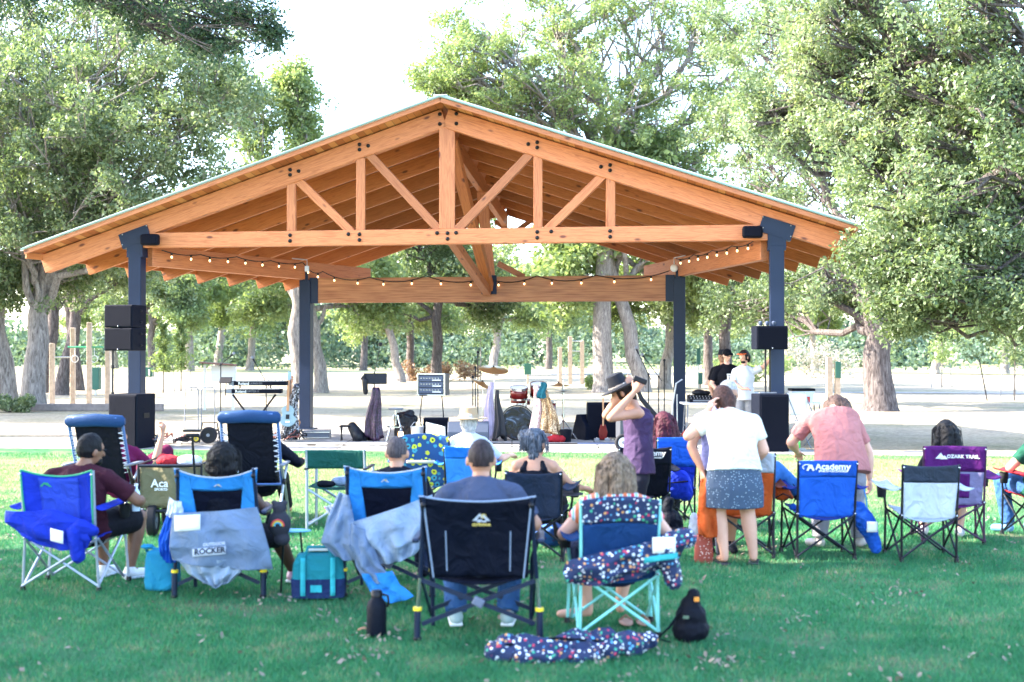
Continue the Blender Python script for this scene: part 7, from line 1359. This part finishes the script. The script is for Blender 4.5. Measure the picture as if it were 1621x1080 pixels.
# orange cloth and printed bag
t = thing('hanging_jacket', 'orange jacket hanging from the left post of the orange and white chair', 'jacket', tuple(Vector(((1119 - 810) / F * 10.5, 10.5, 0)))); cloth([((-.05, 0, .71), (.05, 0, .73)), ((-.07, -.03, .58), (.08, -.02, .58)), ((-.085, -.03, .42), (.085, -.02, .42)), ((-.08, -.02, .26), (.09, -.02, .24))], 'cloth', ORG, t, nu=10, wr=.014, seed=31, ridge=12, solid=.02)
t = thing('tote_bag', 'rust red printed bag standing on the grass under the orange jacket', 'bag', tuple(Vector(((1113 - 810) / F * 10.6, 10.6, 0)))); MB().loft([((0, 0, 0), .075, .05), ((0, 0, .03), .08, .055), ((0, 0, .2), .068, .05), ((0, 0, .24), .05, .03)], 24, pw=4).build('body', BAGP, t); MB().tube([(-.04, -.03, .22), (-.03, -.03, .30), (.03, -.03, .30), (.04, -.03, .22)], .007, 6).build('handle', BRN, t)
# orange / white / brown chair
loc = Vector(((1180 - 810) / F * 10.75, 10.75, .012)); quad_chair('orange, brown and white camp chair half hidden by the woman in white', tuple(loc), R(-4), .46, .90, ORG, WHC, mat('stout_black_frame', (.012, .014, .025), .4), None, BRN, sag=.05, bandh=.16, droop=.0)
o = [x for x in COL.objects if x.name.startswith('camp_chair')][-1]
t = thing('bag', 'orange and black pouch hooked on the armrest of the orange chair', 'bag', tuple(loc + Vector((.33, .15, .50)))); remesh(MB().ell((0, 0, .04), (.075, .06, .07)).cap((.05, 0, .06), (.09, 0, .0), .02, .02), 'body', ORG, t, .01, 2, .01, 30); MB().tube([(-.06, -.05, .0), (0, -.08, .04), (.07, -.06, .01), (.0, -.07, -.03)], .007, 6).build('cord', BOLT, t)
J = seated(.25, .47, 1.0, 0, .17); J['legs'] = [((-.1, .25, .47), (-.15, .65, .5), (-.2, .7, .09), (-.2, .84, .03)), ((.1, .25, .5), (.30, .42, .72), (.52, .5, .52), (.60, .58, .48))]; J['H'] = (.10, .30, 1.08)
person('seated person in blue jeans with one leg crossed, mostly hidden behind the woman in white', tuple(loc), R(-4), J, dict(skin='light', hair='short', hm=H_BRN, shirt=fabric('pale_tee', (.5, .5, .55)), sleeves=(.6, .6), pants=fabric('light_jeans', (.04, .16, .42)), b=1.05, shoes=BLKC), 'seated audience', .011)
t = thing('chair_bag', 'tiny blue strap bag dangling at the right of the orange chair', 'bag', tuple(loc + Vector((.42, .1, .42)))); remesh(MB().ell((0, 0, 0), (.035, .03, .03)), 'body', BLU2, t, .008, 1, .005, 30); MB().tube([(0, 0, .02), (.05, 0, .15), (.0, 0, .2)], .005, 5).build('strap', BLKC, t)
# blue Academy chair
loc = Vector(setp(1306, 888)); cb, fb_, _ = quad_chair('bright blue camp chair with white lettering across its top band', tuple(loc), R(1), .485, .84, BLU2, fabric('bright_blue_band', (.015, .09, .46)), FBLK, None, fabric('deep_blue_seat', (.01, .03, .2)), sag=.05, bandh=.13, feet=1.0, droop=.03)
fn_ = onsheet(fb_, .36, .84, .485, .014); textobj('Academy', 'lettering', .078, WP, cb, lambda x, z: (x + .045, fn_(x + .045, .78)[1], z + .765), .001, .0022); textobj('SPORTS+OUTDOORS', 'lettering', .024, WP, cb, lambda x, z: (x + .045, fn_(x + .045, .74)[1], z + .742), .001, .001); textobj('A', 'lettering', .085, WP, cb, lambda x, z: (x - .145, fn_(x - .145, .78)[1], z + .762), .001, .005)
MB().tube([(-.185 + .035 * math.cos(a * .5), -.105, .79 + .022 * math.sin(a * .5)) for a in range(9)], .004, 6).build('emblem_swoosh', WP, cb)
# woman in pink
J = dict(P=(.03, .0, .80), W=(.02, .06, .98), C=(.02, .20, 1.13), N=(.07, .36, 1.21), H=(.12, .47, 1.21), f=(.25, .6, -.9), u=(.1, .6, .6), side=(1, -.05, -.02),
    arms=[((-.22, .28, 1.13), (-.34, .34, .92), (-.24, .56, .82), (.3, .8, -.3)), ((.24, .22, 1.10), (.33, .20, .84), (.335, .17, .60), (.0, -.02, -1), (-1, 0, 0), 38, (0, 1, 0))],
    legs=[((-.09, .0, .77), (-.13, .05, .44), (-.16, .02, .09), (-.22, .12, .03)), ((.12, .0, .77), (.16, .05, .44), (.20, .02, .09), (.26, .13, .03))])
pp, hp, M_ = person('woman in a dusty pink t-shirt bending forward behind the bright blue chair', tuple(Vector(((1325 - 810) / F * 11.35, 11.35, .01))), 0, J, dict(skin='light', hair='loose', hm=hairmat('light_brown_hair', (.022, .012, .010), (.10, .06, .045)), hw=.01, hs=1.05, shirt=fabric('dusty_pink_tee', (.42, .165, .155), .85, .08), sleeves=(.7, .7), inf=.024, tail=.15, flare=1.03, pants=fabric('stone_trousers', (.30, .29, .33)), b=1.28, bd=1.3, shoes=mat('beige_shoe', (.45, .4, .38), .6)), 'people standing on the lawn', .0085)
t = thing('chair_bag', 'bright blue chair bag with white label held in the hand of the woman in pink', 'bag', tuple(Vector(((1372 - 810) / F * 10.95, 10.95, .0))), 0); remesh(MB().cap((-.06, 0, .42), (.0, 0, .26), .05, .09).cap((.0, 0, .26), (.06, 0, .12), .085, .055).cap((-.1, 0, .44), (-.06, 0, .3), .04, .06).cap((.06, 0, .12), (.07, 0, .07), .055, .05), 'sleeve', BLU2, t, .01, 2, .014, 22, 3); MB().tube([(.0, 0, .34), (.005, .05, .48), (.0, .12, .58)], .006, 6).build('cord', LBL, t); MB().grid(lambda u, v: (-.035 + .09 * u, -.105, .22 + .09 * v), 3, 3).build('label', PAPER, t, solid=.002)
# white and grey chair
loc = Vector(setp(1469, 892)); quad_chair('white and charcoal camp chair standing empty, its black arms spread wide', tuple(loc), R(-3), .45, .82, WHC, CHC, FBLK, None, fabric('pale_blue_seat', (.35, .42, .5)), sag=.05, bandh=.14, armw=.14, top=.02, droop=.02)
# purple chair and woman with black hair
loc = Vector(setp(1508, 864)); cp_, fp_, _ = quad_chair('purple camp chair with white mountain emblem and lettering', tuple(loc), R(-8), .53, .90, PGR, PUR, FPUR, None, PUR, sag=.06, bandh=.22, top=.0, armw=.15, droop=.0, panel=PUR)
fn_ = onsheet(fp_, .36, .90, .53, .014); textobj('OZARK TRAIL', 'lettering', .044, WP, cp_, lambda x, z: (x + .075, fn_(x + .075, .80)[1], z + .79), .001, .001); o = MB()
for l in ([(-.165, .785), (-.12, .84), (-.095, .805), (-.13, .785)], [(-.125, .78), (-.085, .815), (-.055, .78)]):
    p = [Vector(fn_(x, z)) + Vector((0, -.003, 0)) for x, z in l]; k = len(o.v); o.add(p, [tuple(range(len(p)))])
o.build('mountain_emblem', WP, cp_, smooth=False, solid=.003)
J = seated(.26, .44, .96, 0, .18); J['f'] = (.1, 1, -.3); J['arms'][1] = ((.19, .21, .89), (.30, .28, .68), (.36, .5, .66), (.3, 1, 0)); J['legs'] = [((-.1, .26, .47), (-.14, .62, .5), (-.14, .58, .09), (-.14, .72, .03)), ((.12, .26, .47), (.22, .6, .5), (.17, .48, .09), (.19, .62, .03))]
person('woman with loose black hair seated in the purple chair', tuple(loc), R(-6), J, dict(skin='light', hair='loose', hm=H_BLK, hw=.012, hs=1.05, shirt=fabric('black_top', (.008, .008, .014), .85, 0), sleeves=(.9, .9), pants=BSH, plen=.95, bottom='shorts', b=1.05, shoes=mat('pale_shoe', (.5, .48, .52), .6)), 'seated audience', .0095)
t = thing('wire_cup_holder', 'wire cup holder with a clear cup at the right arm of the purple chair', 'cup holder', tuple(loc + Vector((.37, .42, .53)))); MB().lathe([(.03, -.06), (.038, .05)], n=16, cap=False).build('cup', mat('clear_plastic', (.6, .75, .9), .1), t, solid=.003)
for z in (-.06, 0): MB().tube([(.045 * math.cos(a * .628), .045 * math.sin(a * .628), z) for a in range(11)], .004, 6).build('wire_ring', BOLT, t)
# person at the right edge
loc = Vector(((1668 - 810) / F * 11.8, 11.8, .01)); t, _, _ = quad_chair('red camp chair cut by the right photo edge', tuple(loc), R(6), .5, .84, fabric('red_canvas', (.35, .02, .03)), None, FBLK, None, None, sag=.05)
J = seated(.25, .47, 1.0, 0, .18); J['arms'][0] = ((-.18, .2, .9), (-.3, .26, .68), (-.18, .46, .66)); J['legs'] = [((-.1, .25, .47), (-.2, .62, .5), (-.17, .55, .09), (-.24, .66, .03)), ((.1, .25, .47), (.15, .65, .5), (.17, .65, .09), (.17, .8, .03))]
person('person in a dark green shirt and blue jeans cut by the right photo edge', tuple(loc), R(6), J, dict(skin='light', hair='short', hm=H_DBR, shirt=fabric('green_shirt', (.012, .08, .05)), sleeves=(.6, .6), pants=JEAN, b=1.05, shoes=mat('blue_shoe', (.1, .25, .45), .6)), 'seated audience', .0095)
# ---------------- men on the stage ----------------
def stand(h=1.78, sh=.19, f=(0, -1, 0), **kw):
    k = h / 1.78; J = dict(P=(0, 0, .93 * k), W=(0, 0, 1.10 * k), C=(0, 0, 1.26 * k), N=(0, -.01, 1.48 * k), H=(0, -.02, 1.635 * k), f=f)
    J['arms'] = [((-sh, 0, 1.40 * k), (-sh - .06, .03, 1.12 * k), (-sh - .02, -.10, .88 * k), (.1, -.3, -1), (1, 0, 0)), ((sh, 0, 1.40 * k), (sh + .06, .03, 1.12 * k), (sh + .02, -.10, .88 * k), (-.1, -.3, -1), (-1, 0, 0))]
    J['legs'] = [((s_ * .09, 0, .90 * k), (s_ * .10, -.02, .50 * k), (s_ * .11, .02, .09), (s_ * .13, -.12, .03)) for s_ in (-1, 1)]; J.update(kw); return J
BTE = fabric('black_tee', (.003, .0035, .007), .85, 0)
J = stand(1.83, .20, (.45, -.9, -.25)); J['arms'][0] = ((-.21, 0, 1.43), (-.30, -.02, 1.14), (-.16, -.16, .95), (.5, -.3, -.7), (1, 0, 0))
pt, hp, M_ = person('man in a black t-shirt with white print and a black cap behind the mixing desk', tuple(base(1150, 24.3)), 0, J, dict(skin='light', hair='short', hm=H_DBR, shirt=BTE, sleeves=(.8, .8), pants=fabric('dark_trousers', (.02, .025, .04)), b=1.12, shoes=BLKC), 'men on the stage', .011)
remesh(MB().ell(hp((0, -.005, .045)), (.09, .105, .09)).cap(hp((-.04, .1, .055)), hp((.04, .1, .055)), .02, .02).cap(hp((-.03, .14, .048)), hp((.03, .14, .048)), .015, .015), 'cap', BTE, pt, .011, 2); MB().tube([hp((-.075, .02, .01)), hp((-.05, .095, .008)), hp((.05, .095, .008)), hp((.075, .02, .01))], .006, 6).build('glasses', BOLT, pt)
b = MB(); 
for l in ([(-.06, 1.33), (.08, 1.33), (.08, 1.31), (-.06, 1.31)], [(-.055, 1.30), (-.02, 1.30), (-.02, 1.08), (-.045, 1.03)], [(-.01, 1.30), (.07, 1.28), (.075, 1.2), (.0, 1.19)], [(.0, 1.14), (.07, 1.14), (.07, 1.125), (.0, 1.125)]): b.add([(x + .03, -.172 - .0 * z, z) for x, z in l], [(0, 1, 2, 3)])
b.build('shirt_print', WP, pt, smooth=False, solid=.01)
J = stand(1.80, .20, (-.75, -.6, -.35)); J['arms'][1] = ((.20, 0, 1.40), (.36, -.02, 1.46), (.52, -.05, 1.64), (.6, 0, .7), (0, -1, 0)); J['arms'][0] = ((-.19, 0, 1.40), (-.22, -.10, 1.16), (-.06, -.24, 1.06), (.8, -.4, 0))
pt, hp, M_ = person('bearded man in a white dotted shirt with orange sunglasses on his head, arm raised', tuple(base(1177, 23.9)), 0, J, dict(skin='light', hair='nape', hm=H_DBR, shirt=DOTS, sleeves=(.8, .8), tail=.10, flare=1.05, pants=fabric('grey_chinos', (.30, .29, .30)), b=1.12, shoes=BLKC), 'men on the stage', .011)
remesh(MB().ell(hp((0, .05, -.08)), (.05, .045, .038)), 'beard', H_DBR, pt, .009, 2, .003, 40); MB().tube([hp((-.085, .02, .07)), hp((-.06, .10, .09)), hp((.06, .10, .09)), hp((.085, .02, .07))], .010, 6).build('sunglasses', mat('orange_frame', (.8, .12, .02), .4), pt)
J = stand(1.80, .19, (-.8, -.5, 0)); pt, hp, M_ = person('third man in a black brimmed hat mostly hidden behind the man in the black tee', tuple(base(1143, 25.0)), 0, J, dict(skin='tan', hair='short', hm=H_BLK, shirt=BTE, sleeves=(.8, .8), pants=BSH, b=1.0, shoes=BLKC), 'men on the stage', .012)
MB().lathe([(.0, .10), (.07, .095), (.09, .0), (.15, -.01), (.15, .0), (.09, .01)], tuple(hp((0, 0, .05))), 28, M_, cap=False).build('hat', BLKF, pt)
